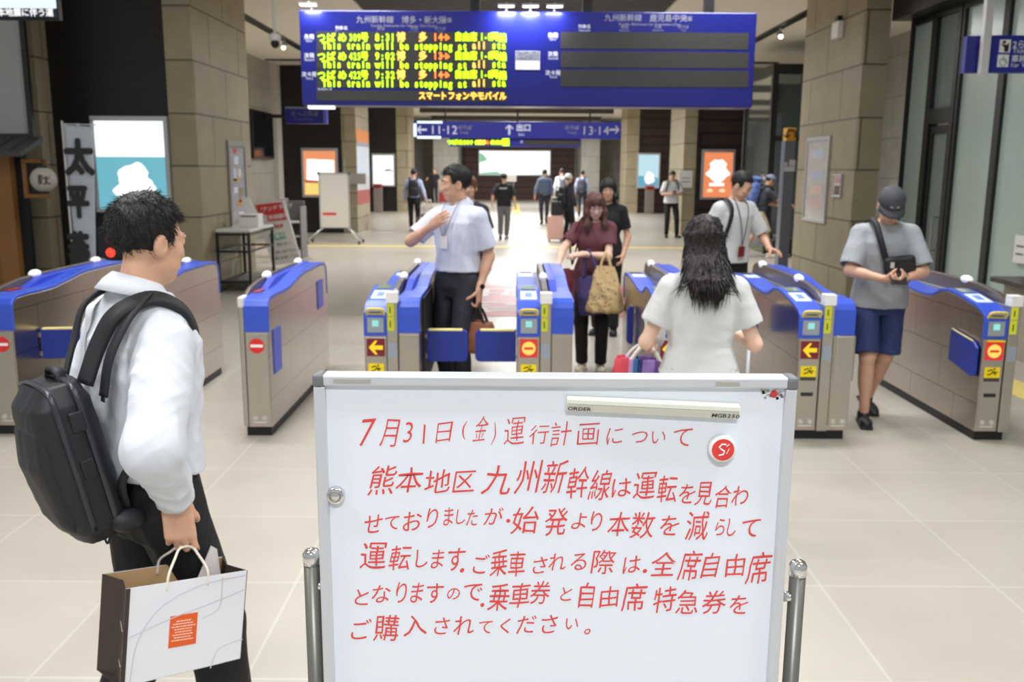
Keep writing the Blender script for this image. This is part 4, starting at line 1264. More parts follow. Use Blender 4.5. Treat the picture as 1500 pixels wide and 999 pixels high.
for no, tm, tr, ya, yb in rows:
    text([('つ', 465, 477, ya, 13.5, .035), ('ば', 479, 492, ya, 13.5, .035), ('め', 495, 508, ya, 13.5, .035), (no, 511, 529, ya, 14, .035), ('号', 528, 540, ya, 13.5, .035), (tm, 549, 579, ya, 14, .04),
          ('自由席', 666, 699, ya, 13.5, .035), ('1-8', 703, 720, ya, 14, .04), ('両編', 719, 742, ya, 13.5, .035), ('This train will be stopping at', 472, 684.5, yb, 14, .05), ('sta', 720, 741.5, yb, 14, .05)], led_g)
    text([('博', 581, 594, ya, 14, .035), ('多', 613, 626, ya, 14, .035), ('all', 691, 712.5, yb, 14, .05)], led_w)
    text([(tr, 634, 649, ya, 14, .04), ('→', 647, 658, ya, 13, .03)], led_o)
text([('スマートフォンやモバイル', 613, 742, 140, 12.5, .04)], led_w)
wl = mat('sign_white', C(226, 228, 240), .5)
dl = mat('sign_grey', C(150, 150, 168), .5)
def words(tx, px, py, szp, m=None, off=.0, name='lettering'):
    L = Letters((0, 0, 0), (1, 0, 0), (0, 0, 1), .002); u, v = loc(px, py); L.line(tx, u, v, szp * kx, off=off, center=True); return L.build(name, m or wl, r)
words('九州新幹線　博多・新大阪', 588, 28, 11, dl, .01); words('方面', 655, 29, 7, dl, .01); words('Kyushu Shinkansen for Hakata, Shin-Osaka', 592, 36.5, 5.5, dl)
words('九州新幹線　鹿児島中央', 946, 27.5, 11, dl, .01); words('方面', 1007, 29, 7, dl, .01); words('Kyushu Shinkansen for Kagoshima-Chuo', 952, 36.5, 5.5, dl)
for px in (500, 856): words('列車名', px, 39.5, 6, wl, .01); words('Train name', px, 45, 3.6)
for a, b in ((558, 915),):
    for px in (a, b): words('時刻', px, 41, 5.5, dl); words('Departure', px, 45.5, 3.4, dl)
for px in (607, 964): words('行先', px, 41, 5.5, dl); words('Destination', px, 45.5, 3.4, dl)
for px in (645, 1001): words('のりば', px, 41, 5.5, dl); words('Track', px, 45.5, 3.4, dl)
for px in (453, 810):
    for tj, te, y in (('先発', 'First', 52), ('次発', 'Second', 79.5), ('次々発', 'Third', 107)): words(tj, px, y, 7.5, wl, .02); words(te, px, y + 6, 5)
words('お知らせ', 476, 129.5, 5.5, wl, .01)
a, b = loc(755, 102), loc(791, 75)
mb = MB(); mb.box(a[0], b[0], -.005, 0, a[1], b[1]); mb.build('notice', mat('paper', C(228, 230, 240), .6), r)
a, b = loc(755.5, 88), loc(790.5, 75.5)
mb = MB(); mb.box(a[0], b[0], -.007, -.005, a[1], b[1]); mb.build('notice_picture', mat('notice_grey', C(120, 122, 130), .6, var=.6, vscale=60), r)
# lamps along its edges, lighting the face
for px, n_ in ((455, 1), (742, 2), (777, 2), (812, 1)):
    u = loc(px, 10)[0]
    mb = MB(); mb.tube([(u, .05, Hd), (u, .05, Hd + .03), (u, -.10, Hd + .06)], .012, 8); mb.box(u - .09, u + .09, -.15, -.09, Hd + .03, Hd + .05); mb.build('lamp_bracket', silver, r)
    mb = MB(); mb.box(u - .08, u + .08, -.155, -.075, Hd + .022, Hd + .03); mb.build('lamp_tube', glow('tube_white', (1, 1, 1, 1), 3), r)
    ld = bpy.data.lights.new('display_lamp', 'AREA'); ld.shape = 'RECTANGLE'; ld.size, ld.size_y = .16, .06; ld.energy = 9 if 470 < px < 800 else 3.5; ld.color = (.85, .9, 1)
    lo = bpy.data.objects.new('display_lamp', ld); COL.objects.link(lo); lo.parent = r; lo.location = (u, -.12, Hd + .015); lo.rotation_euler = (math.radians(22), 0, 0)
for px in (695, 862, 1043):
    u = loc(px, 10)[0]; mb = MB(); mb.box(u - .05, u + .05, .12, .22, Hd, 4.4 - zb); mb.build('hanger', dark, r)
u = loc(400, 10)[0]
mb = MB(); a = loc(448, 157)[0]; b = loc(486, 157)[0]; mb.box(a, b, .10, .2, -.03, 0); mb.build('under_lamp', glow('under_white', (1, .93, .95, 1), 1.5), r)

# ------------------------------------------------------------------ other signs
def sign(name, label, Y, px0, px1, py0, py1, th=.12, m=None, cat='sign', hang=None, bevel=.01):
    a, b = at(px0, py1, Y), at(px1, py0, Y)
    r = empty(name, ((a.x + b.x) / 2, Y, a.z), label, cat)
    w_, h_ = (b.x - a.x) / 2, b.z - a.z
    mb = MB(); mb.box(-w_, w_, 0, th, 0, h_); mb.build('sign_box', m or navy, r, bevel=bevel)
    for q in hang or ():
        mb = MB(); mb.tube([(q * w_, th / 2, h_), (q * w_, th / 2, 4.4 - a.z)], .02, 8); mb.build('hanger', dark, r)
    kx = at(751, 200, Y).x - at(750, 200, Y).x
    ox, oz = (a.x + b.x) / 2, a.z
    def L(px, py): p = at(px, py, Y); return p.x - ox, p.z - oz
    def wr(tx, px, py, szp, m=None, off=.01, center=True, name='lettering', lift=.003):
        Q = Letters((0, 0, 0), (1, 0, 0), (0, 0, 1), lift); u, v = L(px, py); Q.line(tx, u, v, szp * kx, off=off, center=center); return Q.build(name, m or wl, r)
    def bx(px0, px1, py0, py1, m, name='panel', t=.004, t0=0.0):
        p, q = L(px0, py1), L(px1, py0); mb = MB(); mb.box(p[0], q[0], -t - t0, -t0, p[1], q[1]); return mb.build(name, m, r)
    return r, wr, bx, L


r, wr, bx, L = sign('direction_sign', 'long blue hanging sign with platform numbers 11 to 14 and arrows', 21.6, 607, 910, 179, 202, hang=(-.7, 0, .7))
nw = glow('sign_number', C(236, 240, 255), .75)
ng = mat('sign_number_grey', C(190, 190, 196), .5)
wr('11·12', 650, 190, 17, nw, .0); wr('13·14', 872, 191, 17, ng, .0)
wr('のりば', 681, 187, 7, dl); wr('Track', 680, 194, 5, dl); wr('のりば', 838, 187, 7, dl); wr('Track', 838, 194, 5, dl)
wr('出口', 767, 187, 11, nw, .03); wr('Exit', 764, 197, 5, nw)
for ang, px, m in ((180, 618, nw), (0, 900, ng), (90, 746, nw)):
    u, v = L(px, 190); a_ = .115; t_ = .022; M_ = Matrix.Translation((u, -.004, v)) @ Matrix.Rotation(-math.radians(ang), 4, 'Y')
    mb = MB(); mb.prism([M_ @ v3(*p) for p in ((-a_, 0, -t_), (-a_, 0, t_), (a_ * .55, 0, t_), (a_ * .05, 0, a_ * .75), (a_ * .38, 0, a_ * .75), (a_, 0, 0), (a_ * .38, 0, -a_ * .75), (a_ * .05, 0, -a_ * .75), (a_ * .55, 0, -t_))], (0, -.003, 0)); mb.build('arrow', m, r)
pz = L(610, 178)
for y0, y1, a_, b_ in ((177.5, 180.5, 611, 648), (199.5, 203, 611, 646)): bx(a_, b_, y0, y1, glow('tube_edge', (.8, .93, 1, 1), 1.4), 'edge_light', .01)
bx(606, 610, 181, 200, glow('tube_edge', (.8, .93, 1, 1), 1.4), 'edge_light', .01)
r, wr, bx, L = sign('departure_sign', 'small blue hanging departure sign under the platform sign with a yellow green row', 21.7, 659, 850, 203, 214.5)
bx(662, 746, 204, 213, dk); bx(768, 848, 205, 213, dk)
wr('つばめ309 8:31', 683, 208.5, 8, led_g, .05, lift=.007); wr('博多', 706, 208.5, 7, led_w, .05, lift=.007); wr('14', 717, 208.5, 8, led_o, .05, lift=.007); wr('自由席', 729, 208.5, 7, led_g, .05, lift=.007)
bx(736, 746, 202.5, 213.5, led_g, 'led_block', .008); wr('次', 764, 208, 5)
r_, wr, bx, L = sign('wall_sign', 'small dark blue sign sticking out of the left wall under the departure display', 16.4, 418, 478, 157, 181, th=.14)
ng2 = mat('sign_dim', C(120, 124, 150), .5)
wr('きっぷ売場', 446, 166.5, 8, ng2); wr('Ticket Office', 444, 174.5, 4.5, ng2)
bx(474, 477.5, 157.5, 180.5, mat('edge_lilac', C(104, 110, 200), .4), 'edge', .01); bx(418, 477, 156.8, 159, mat('edge_grey', C(150, 155, 180), .4), 'edge', .01)
mb = MB(); p = L(418, 170); mb.box(p[0] - .34, p[0], .05, .09, p[1] - .03, p[1] + .03); mb.build('bracket', dark, r_)
r, wr, bx, L = sign('ticket_sign', 'blue hanging sign with two white pictograms at the top right', 8.3, 1434, 1580, 52, 106, th=.10)
bx(1463, 1481, 58, 77, whitel, 'pictogram'); bx(1460, 1478, 80, 98, whitel, 'pictogram')
u, v = L(1472, 68); mb = MB(); mb.ell((u - .012, -.006, v + .035), .014, 10, 8); mb.prism([(u - .04, -.0055, v + .02), (u + .01, -.0055, v + .012), (u + .032, -.0055, v + .03), (u + .03, -.0055, v - .045), (u - .005, -.0055, v - .045), (u - .008, -.0055, v - .01)], (0, -.002, 0)); mb.build('pictogram_figure', dark, r)
u, v = L(1469, 89); mb = MB(); mb.tube([(u + .03 * math.cos(i * PI / 10), -.006, v - .012 + .03 * math.sin(i * PI / 10)) for i in range(20)], .004, 5, closed=True); mb.tube([(u, -.006, v + .042), (u, -.006, v), (u + .025, -.006, v - .005), (u + .03, -.006, v - .03)], .004, 5); mb.build('pictogram_figure', mat('pict_grey', C(150, 150, 160), .5), r)
wr('2ら0', 1483, 65, 12, wl, .02, False); wr('Ticket', 1483, 74, 9.5, wl, .01, False); wr('車椅子', 1481, 86, 11, wl, .02, False); wr('for Wheelchair', 1480, 95, 9, wl, .01, False)
u, v = L(1437, 100); w2, t2 = L(1426, 100)
mb = MB(); mb.box(u - .03, u + .035, -.06, .0, -.02, 4.4 - r.location.z); mb.build('hanger', mat('post_white', C(206, 206, 206), .4), r)
mb = MB(); mb.box(u - .13, u - .01, .03, .10, 0, .31); mb.build('end_cap', mat('sign_blue_dark', C(40, 44, 130), .4), r)


def lightbox(name, label, Y, px0, px1, py0, py1, screen, fw=.05, th=.10, group=None):
    a, b = at(px0, py1, Y), at(px1, py0, Y)
    r = empty(name, ((a.x + b.x) / 2, Y, a.z), label, 'advertising panel')
    w_, h_ = (b.x - a.x) / 2, b.z - a.z
    mb = MB(); mb.box(-w_, w_, 0, th, 0, fw); mb.box(-w_, w_, 0, th, h_ - fw * 1.3, h_); mb.box(-w_, -w_ + fw, 0, th, fw, h_ - fw * 1.3); mb.box(w_ - fw, w_, 0, th, fw, h_ - fw * 1.3); mb.build('frame', silver, r, bevel=.008)
    mb = MB(); mb.box(-w_ + fw, w_ - fw, .02, th, fw, h_ - fw * 1.3); mb.build('screen', screen, r)
    return r, w_, h_


def blob(r, name, m, pts, y):
    mb = MB(); mb.prism([(x, y, z) for x, z in pts], (0, -.002, 0)); mb.build(name, m, r)


WH = glow('screen_white', (1, 1, 1, 1), 1.25)
def cloud(cx, cz, w_, h_, seed, n=40):
    rn = random.Random(seed); return [(cx + w_ * (1 + .12 * math.sin(7 * a + seed) + .06 * math.sin(13 * a)) * math.cos(a) * (1 if math.sin(a) < 0 else .8), cz + h_ * (1 + .10 * math.sin(5 * a + seed)) * math.sin(a)) for a in [2 * PI * i / n for i in range(n)]]
r, w_, h_ = lightbox('advertising_panel', 'lit advertising panel with a pale sea picture behind the man with the backpack', 12.33, 141, 243, 170, 311, glow('screen_sky', C(246, 252, 255), 1.2))
blob(r, 'sea', glow('screen_sea', C(120, 200, 218), .8), [(-w_ + .05, .05), (w_ - .05, .05), (w_ - .05, h_ * .58), (-w_ + .05, h_ * .58)], .018)
blob(r, 'white_island', WH, cloud(.03, h_ * .30, w_ * .55, h_ * .22, 2), .015)
r, w_, h_ = lightbox('advertising_panel', 'lit orange advertising panel behind the far white notice board', 24.86, 443, 494, 217, 289, glow('screen_orange', C(240, 150, 100), .95), .06)
blob(r, 'poster_middle', WH, [(-w_ * .75, h_ * .30), (w_ * .8, h_ * .28), (w_ * .8, h_ * .76), (-w_ * .7, h_ * .78)], .018)
blob(r, 'poster_foot', glow('screen_yellow', C(240, 214, 120), 1.0), [(-w_ + .08, .08), (w_ - .08, .08), (w_ - .08, h_ * .3), (-w_ + .08, h_ * .33)], .016)
blob(r, 'poster_band', glow('screen_rust', C(206, 90, 60), .8), [(-w_ * .85, h_ * .30), (-w_ * .1, h_ * .29), (-w_ * .1, h_ * .34), (-w_ * .85, h_ * .36)], .014)
r, w_, h_ = lightbox('advertising_panel', 'lit white advertising panel with a small dark arc, left of the grey suitcase', 37.48, 545, 578, 225, 273, WH, .06)
blob(r, 'dark_arc', mat('arc_dark', C(40, 40, 40), .5), [(.0, h_ * .46), (.1, h_ * .52), (.25, h_ * .53), (.38, h_ * .47), (.38, h_ * .44), (.25, h_ * .48), (.1, h_ * .47)], .015)
r, w_, h_ = lightbox('advertising_panel', 'lit pale blue advertising panel to the left of the man looking at his phone', 37.48, 932, 968, 224, 276, glow('screen_blue', C(190, 226, 236), .95), .06)
blob(r, 'white_patch', WH, cloud(.05, h_ * .3, w_ * .45, h_ * .17, 5), .016); blob(r, 'sea', glow('screen_sea2', C(110, 180, 210), .8), [(-w_ + .07, .07), (w_ - .07, .07), (w_ - .07, h_ * .3), (-w_ + .07, h_ * .36)], .018)
r, w_, h_ = lightbox('advertising_panel', 'lit orange advertising panel with a white cloud shape behind the man with the lanyard', 24.86, 1026, 1078, 219, 292, glow('screen_orange2', C(240, 140, 90), .95), .06)
blob(r, 'white_cloud', WH, cloud(0, h_ * .58, w_ * .68, h_ * .23, 3), .016)
blob(r, 'white_strip', WH, [(-w_ * .5, h_ * .27), (w_ * .4, h_ * .27), (w_ * .4, h_ * .33), (-w_ * .5, h_ * .33)], .016)
for q in (-.45, .3): blob(r, 'pale_spot', glow('screen_pale', C(255, 214, 170), 1.1), cloud(w_ * q, h_ * .18, w_ * .22, h_ * .035, 1, 20), .016)
r, w_, h_ = lightbox('advertising_panel', 'wide lit white and green advertising panel on the far end wall', 52.8, 701, 807, 220, 257, WH, .05)
gl = glow('screen_green', C(140, 214, 170), .85)
blob(r, 'green_field', gl, [(-w_ + .06, .06), (-w_ * .3, .06), (-w_ * .5, h_ * .16), (-w_ + .06, h_ * .10)], .016); blob(r, 'green_field', gl, [(-w_ + .06, h_ * .5), (-w_ * .75, h_ * .6), (-w_ * .85, h_ * .8), (-w_ + .06, h_ * .9)], .016)
blob(r, 'green_field', gl, [(w_ * .3, .06), (w_ - .06, .06), (w_ - .06, h_ * .07)], .016)

# television and monitor
a, b = at(-30, 28, 9.0), at(80, -50, 9.0)
r = empty('television', ((a.x + b.x) / 2, 9.0, a.z), 'wide television hanging at the top left showing white Japanese headline text', 'television')
w_, h_ = (b.x - a.x) / 2, b.z - a.z
mb = MB(); mb.box(-w_, w_, 0, .08, 0, h_); mb.build('casing', dark, r, bevel=.006)
mb = MB(); mb.box(-w_ + .015, w_ - .015, -.004, 0, .10, h_ - .02); mb.build('screen', glow('tv_white', C(226, 242, 250), 1.1), r)
mb = MB(); mb.box(-w_ + .015, w_ - .015, -.004, 0, .02, .10); mb.build('caption_bar', glow('tv_navy', C(30, 44, 66), .5), r)
Q = Letters((0, -.004, 0), (1, 0, 0), (0, 0, 1), .002); kx9 = at(1, 20, 9).x - at(0, 20, 9).x; Q.line('熊本地震に伴う運', at(79, 20, 9).x - r.location.x - 8 * 11.8 * kx9, .062, 11.8 * kx9, pitch=11.8 * kx9, off=.03); Q.build('caption', glow('tv_text', (1, 1, 1, 1), 1.0), r)
mb = MB(); mb.box(-.05, .05, .03, .06, h_, 4.4 - a.z); mb.build('hanger', dark, r)
ym = 22.9; p = atx(371, 232, -6.16); q = atx(409, 157, -6.16)
r = empty('monitor', (-6.27, 23.1, 0), 'black switched-off monitor on the grey stone wall above the leaning sign', 'monitor')
zc, zd = 1.95, 3.1; l = .95
mb = MB(); mb.box(0, .10, -l, l, zc, zd); mb.build('casing', dark, r, bevel=.01)
mb = MB(); mb.box(.10, .104, -l + .05, l - .05, zc + .06, zd - .05); mb.build('screen', mat('screen_black', C(20, 22, 28), .08), r)

# banner and its pole
BYN = 11.3
p = [at(91, 183, BYN), at(137, 185, BYN), at(128, 420, BYN), at(104, 420, BYN)]
r = empty('banner', (p[0].x, BYN, 0), 'tall white hanging cloth banner with black brush characters at the left', 'banner')
o = p[0].x
n = 24; vs = []; fs = []
for i in range(n + 1):
    t = i / n; zl = p[0].z + (.35 - p[0].z) * t
    k_ = min(1, t * 1.1)
    xa = 0.012 + .02 * t; xb = (p[1].x - o) + (p[2].x - p[1].x + .12) * k_ * .95
    for j in range(9):
        s_ = j / 8; vs.append((xa + (xb - xa) * s_, .006 * math.sin(s_ * 7 + t * 3) * t, zl - .02 * s_))
for i in range(n):
    for j in range(8): a = i * 9 + j; fs.append((a, a + 9, a + 10, a + 1))
mb = MB(); mb.add(vs, fs); ob = mb.build('cloth', mat('banner_cloth', C(196, 204, 216), .8), r, True); sm = ob.modifiers.new('thick', 'SOLIDIFY'); sm.thickness = .003
mb = MB(); mb.tube([(0, 0, 0), (0, 0, p[0].z + .05)], .012, 10); mb.tube([(0, 0, p[0].z + .01), (p[1].x - o + .03, 0, p[0].z + .005)], .007, 8); mb.build('pole', mat('pole_white', C(214, 214, 214), .4), r, True)
mb = MB()
for s_ in (.1, .5, .93): x = (p[1].x - o) * s_; mb.box(x - .012, x + .012, -.008, .008, p[0].z - .03, p[0].z + .02)
mb.build('loop', mat('banner_cloth', C(196, 204, 216), .8), r)
mb = MB(); mb.tube([(0, 0, 0), (0, 0, .10)], [.17, .15], 20); mb.build('base', dark, r)
Q = Letters((0, -.014, 0), (1, 0, 0), (0, 0, 1), .003); kb = at(101, 230, BYN).x - at(100, 230, BYN).x
for ch, px, py, s_, x_ in (('太', 117, 230, 50, .8), ('平', 116, 296, 46, .62), ('燕', 117, 366, 52, .55)):
    c = at(px, py, BYN); Q.put(ch, c.x - o - .004, c.z, 1, off=.05, fit=s_ * kb, sx=x_); Q.build('brush_lettering', mat('ink_black', C(30, 30, 34), .6), r); Q = Letters((0, -.014, 0), (1, 0, 0), (0, 0, 1), .003)
# lantern with its bracket frame
c = at(64, 263, 11.2)
r = empty('paper_lantern', (c.x, 11.2, c.z), 'round white paper lantern by the shop door at the left', 'lantern')
mb = MB(); mb.ell((0, 0, 0), (.15, .15, .15), 24, 16); mb.build('shade', mat('lantern_paper', C(190, 184, 176), .7), r, True)
mb = MB(); mb.disc((0, 0, .14), .06, (0, 0, 1), .025); mb.disc((0, 0, -.165), .06, (0, 0, 1), .025); mb.build('rim', dark, r)
Q = Letters((.03, -.148, .0), (1, 0, 0), (0, 0, 1), .004); Q.put('麺', .03, 0, 1, off=.02, fit=.12); ob = Q.build('lettering', mat('ink_black', C(30, 30, 34), .6), r)
for v in ob.data.vertices: v.co.y = -math.sqrt(max(.1505 ** 2 - v.co.x ** 2 - v.co.z ** 2, .0))
mb = MB(); mb.tube([(0, 0, .16), (0, 0, .24), (0, .36, .24)], .008, 6); mb.build('bracket', dark, r)
a, b = at(36, 290, SY - .05), at(68, 233, SY - .05)
r = empty('wooden_frame', (a.x, SY, a.z), 'small square pine frame on the navy shop wall behind the lantern', 'frame')
w_, h_ = b.x - a.x, b.z - a.z; mb = MB(); mb.box(0, w_, -.06, 0, 0, .05); mb.box(0, w_, -.06, 0, h_ - .05, h_); mb.box(0, .05, -.06, 0, .05, h_ - .05); mb.box(w_ - .05, w_, -.06, 0, .05, h_ - .05); mb.build('frame_bar', orange_w, r, bevel=.004)
mb = MB(); mb.box(.05, w_ - .05, -.02, 0, .05, h_ - .05); mb.build('frame_back', mat('frame_dark', C(40, 36, 34), .6), r)
# red signal lamps behind the left gates
c = at(162, 370, 9.6)
r = empty('signal_light', (c.x, 9.6, 0), 'black post with two red signal lamps behind the man with the backpack', 'signal light')
mb = MB(); mb.box(-.13, .13, 0, .10, c.z - .11, c.z + .26); mb.build('case', dark, r, bevel=.01)
mb = MB(); mb.tube([(0, .05, .06), (0, .05, c.z - .1)], .03, 10); mb.build('post', dark, r); mb = MB(); mb.tube([(0, .05, 0), (0, .05, .06)], [.16, .14], 20); mb.build('base', dark, r)
mb = MB(); mb.ell((0, 0, c.z), (.05, .02, .05), 16, 8); mb.build('lit_lamp', glow('signal_red', C(255, 60, 40), 1.6), r, True)
mb = MB(); mb.ell((0, 0, c.z + .135), (.05, .02, .05), 16, 8); mb.build('unlit_lamp', mat('lamp_dark_red', C(110, 20, 18), .3), r, True)

# table, box, leaning sign and rack by the left pillar
r = empty('table', (-3.93, 13.5, 0), 'black framed side table with a white top beside the left stone pillar', 'table')
mb = MB(); mb.box(-.24, .24, -.66, .66, .85, .885); mb.build('table_top', mat('table_white', C(214, 212, 208), .35), r, bevel=.005)
for sx in (-1, 1):
    for sy in (-1, 1): mb = MB(); mb.box(sx * .22 - .02, sx * .22 + .02, sy * .63 - .02, sy * .63 + .02, 0, .85); mb.build('leg', dark, r)
mb = MB()
for z in (.12, .56, .80):
    for sx in (-1, 1): mb.box(sx * .22 - .012, sx * .22 + .012, -.61, .61, z, z + .03)
    for sy in (-1, 1): mb.box(-.20, .20, sy * .63 - .012, sy * .63 + .012, z, z + .03)
mb.build('rail', dark, r)
mb = MB(); mb.box(-.20, .20, -.60, .60, .14, .155); mb.build('shelf', dark, r)
c = at(384, 322, 13.6)
r = empty('ballot_box', (-3.86, 13.55, .885), 'white box with a dark slot on top of the side table', 'box')
mb = MB(); mb.box(-.14, .14, -.14, .14, 0, .19); mb.build('box_body', white_p, r, bevel=.006); mb = MB(); mb.box(-.11, .11, -.145, -.138, .15, .165); mb.build('slot', dark, r)
mb = MB(); mb.prism([(-.14, .14, .19), (.05, .14, .19), (-.06, .14, .42), (-.17, .14, .44)], (0, .012, 0)); mb.build('back_card', white_p, r)
a, b = at(372, 300, 16.6), at(440, 384, 16.2)
r = empty('leaning_sign', (-4.0, 16.5, 0), 'white information board with red heading leaning back beside the side table', 'sign')
TL, TR, BR, BL = at(371, 298, 16.7), at(415, 293, 16.7), at(441, 382, 16.1), at(400, 388, 16.1)
P = [q - r.location for q in (BL, BR, TR, TL)]
for i in (0, 1): P[i].z = max(P[i].z, .05)
U = (P[1] - P[0]).normalized(); Vv = (P[3] - P[0]).normalized(); N = U.cross(Vv).normalized()
mb = MB(); mb.prism(P, -N * .03); mb.build('board', mat('paper_white', C(226, 224, 220), .5), r)
def q4(u0, u1, v0, v1, m, name, lift=.003):
    f = lambda u, v: P[0].lerp(P[1], u).lerp(P[3].lerp(P[2], u), v) + N * lift
    mb = MB(); mb.prism([f(u0, v0), f(u1, v0), f(u1, v1), f(u0, v1)], N * .002); mb.build(name, m, r)
rb_ = mat('board_red', C(216, 70, 66), .5); gb_ = mat('board_green', C(110, 180, 150), .5); kb_ = mat('board_ink', C(110, 108, 108), .5)
q4(.06, .93, .80, .97, rb_, 'heading'); q4(.30, .93, .68, .80, rb_, 'heading'); q4(.18, .72, .38, .48, gb_, 'green_band')
f = lambda u, v: P[0].lerp(P[1], u).lerp(P[3].lerp(P[2], u), v)
for tx, u, v, sz, m in (('パークアンドライド', .5, .885, .105, whitel), ('ご利用案内', .6, .74, .10, whitel), ('時間', .35, .60, .09, kb_), ('精算', .62, .585, .08, rb_), ('ご案内', .45, .43, .10, whitel), ('改札口にて', .6, .30, .06, kb_), ('お申し付け下さい', .55, .18, .06, kb_), ('係員にお渡し下さい', .52, .09, .06, kb_)):
    Q = Letters(f(u, v), U, N.cross(U), .007); Q.line(tx, 0, 0, sz, center=True, off=.02, sx=.9); Q.build('lettering', m, r)
mb = MB(); mb.tube([P[3] - N * .04, (P[3].x + .1, .95, 0.0)], .018, 8); mb.tube([P[2] - N * .04, (P[2].x + .1, .95, 0.0)], .018, 8); mb.build('back_leg', silver, r)
r = empty('brochure_rack', (at(432, 330, 18).x, 18.0, 0), 'grey metal brochure rack behind the leaning information board', 'rack')
mb = MB(); mb.box(-.20, -.17, -.25, .25, 0, 1.15); mb.box(.15, .18, -.25, .25, 0, 1.0); mb.box(-.17, .15, .22, .25, .1, 1.1); mb.build('frame', mat('rack_grey', C(120, 118, 116), .5), r, bevel=.004)
for z in (.15, .42, .69): mb = MB(); mb.box(-.17, .15, -.25, .22, z, z + .025); mb.build('shelf', white_p, r)

# far white notice board on castors
r = empty('whiteboard', (-4.16, 21.5, 0), 'far portrait white notice board on splayed castor legs under the display', 'whiteboard')
a, b = at(470, 334, 21.5), at(512, 253, 21.5); w_ = (b.x - a.x) / 2
mb = MB(); mb.box(-w_ + .02, w_ - .02, 0, .02, a.z + .02, b.z - .02); mb.build('panel', mat('sheet_white', C(216, 212, 206), .5, bump=.4, bscale=2.5), r)
mb = MB(); mb.box(-w_, w_, -.01, .03, a.z, a.z + .025); mb.box(-w_, w_, -.01, .03, b.z - .025, b.z); mb.box(-w_, -w_ + .025, -.01, .03, a.z + .025, b.z - .025); mb.box(w_ - .025, w_, -.01, .03, a.z + .025, b.z - .025); mb.build('frame', silver, r)
mb = MB(); mb.box(-w_ * .8, w_ * .1, -.004, 0, a.z + .30, a.z + .36); mb.build('red_strip', rb_, r)
for sx in (-1, 1):
    mb = MB(); mb.box(sx * w_ - .03, sx * w_ + .03, -.014, .034, b.z - .05, b.z + .01); mb.build('corner_cap', mat('corner_grey', C(110, 112, 116), .45), r)
    for sy in (-1, 1):
        e = (sx * (w_ + .25), sy * .28, .07)
        mb = MB(); mb.tube([(sx * w_ * .8, .01, a.z), (sx * (w_ + .02), sy * .05, a.z - .06), e], .018, 8); mb.build('leg', silver, r, True)
        mb = MB(); mb.disc((e[0] - .02, e[1], .042), .042, (1, 0, 0), .04); mb.build('castor', dark, r)
c = at(528, 262, 24.6)
r = empty('notice_sheet', (c.x - .2, 24.86, c.z), 'small grey notice fixed to the stone pillar just right of the far notice board', 'notice')
mb = MB(); mb.box(-.24, .30, 0, .03, -.14, .14); mb.build('sheet', mat('grey_sheet', C(170, 164, 158), .6), r); mb = MB(); mb.tube([(-.26, 0, -1.2), (-.26, 0, .55)], .012, 8); mb.build('pole', silver, r)


# posters on the stone pillars
def side_poster(name, label, X, py_, y0, y1, z0, z1, frame, fw, cat='poster'):
    r = empty(name, (X, (y0 + y1) / 2, z0), label, cat); s_ = 1 if X < 0 else -1; L = (y1 - y0) / 2; h_ = z1 - z0
    mb = MB(); xs = sorted((0, s_ * .03))
    mb.box(*xs, -L, L, 0, fw); mb.box(*xs, -L, L, h_ - fw, h_); mb.box(*xs, -L, -L + fw, fw, h_ - fw); mb.box(*xs, L - fw, L, fw, h_ - fw); mb.build('frame', frame, r, bevel=.003)
    return r, s_, L, h_


y0, y1 = atx(334, 260, XL).y, atx(360, 260, XL).y; z0, z1 = atx(334, 333, XL).z, atx(334, 205, XL).z
r, s_, L, h_ = side_poster('poster', 'tall framed poster in a grey frame on the left stone pillar above the side table', XL, 0, y0, y1, z0, z1, mat('frame_grey', C(150, 148, 146), .4, .3), .09)
mb = MB(); mb.box(0, .012, -L + .09, L - .09, .09, h_ - .09); mb.build('sheet', mat('poster_grey', C(160, 160, 168), .35, var=.25, vscale=9), r)
for i, (u, v, a, b, c) in enumerate(((-.2, .88, .3, .05, (190, 60, 60)), (-.1, .77, .4, .08, (210, 220, 240)), (-.3, .6, .25, .12, (200, 210, 235)), (.2, .62, .3, .08, (220, 215, 200)), (-.1, .54, .7, .03, (200, 160, 60)), (-.3, .42, .35, .06, (220, 225, 240)), (.25, .36, .4, .14, (150, 130, 100)), (.1, .26, .5, .06, (196, 140, 60)), (.2, .13, .5, .05, (225, 225, 240)))):
    mb = MB(); cy = u * L; mb.box(.012, .014, cy - a * L * .6, cy + a * L * .6, h_ * (v - b * .6), h_ * (v + b * .6)); mb.build('printed_patch', mat('print_%d' % i, C(*c), .4), r)
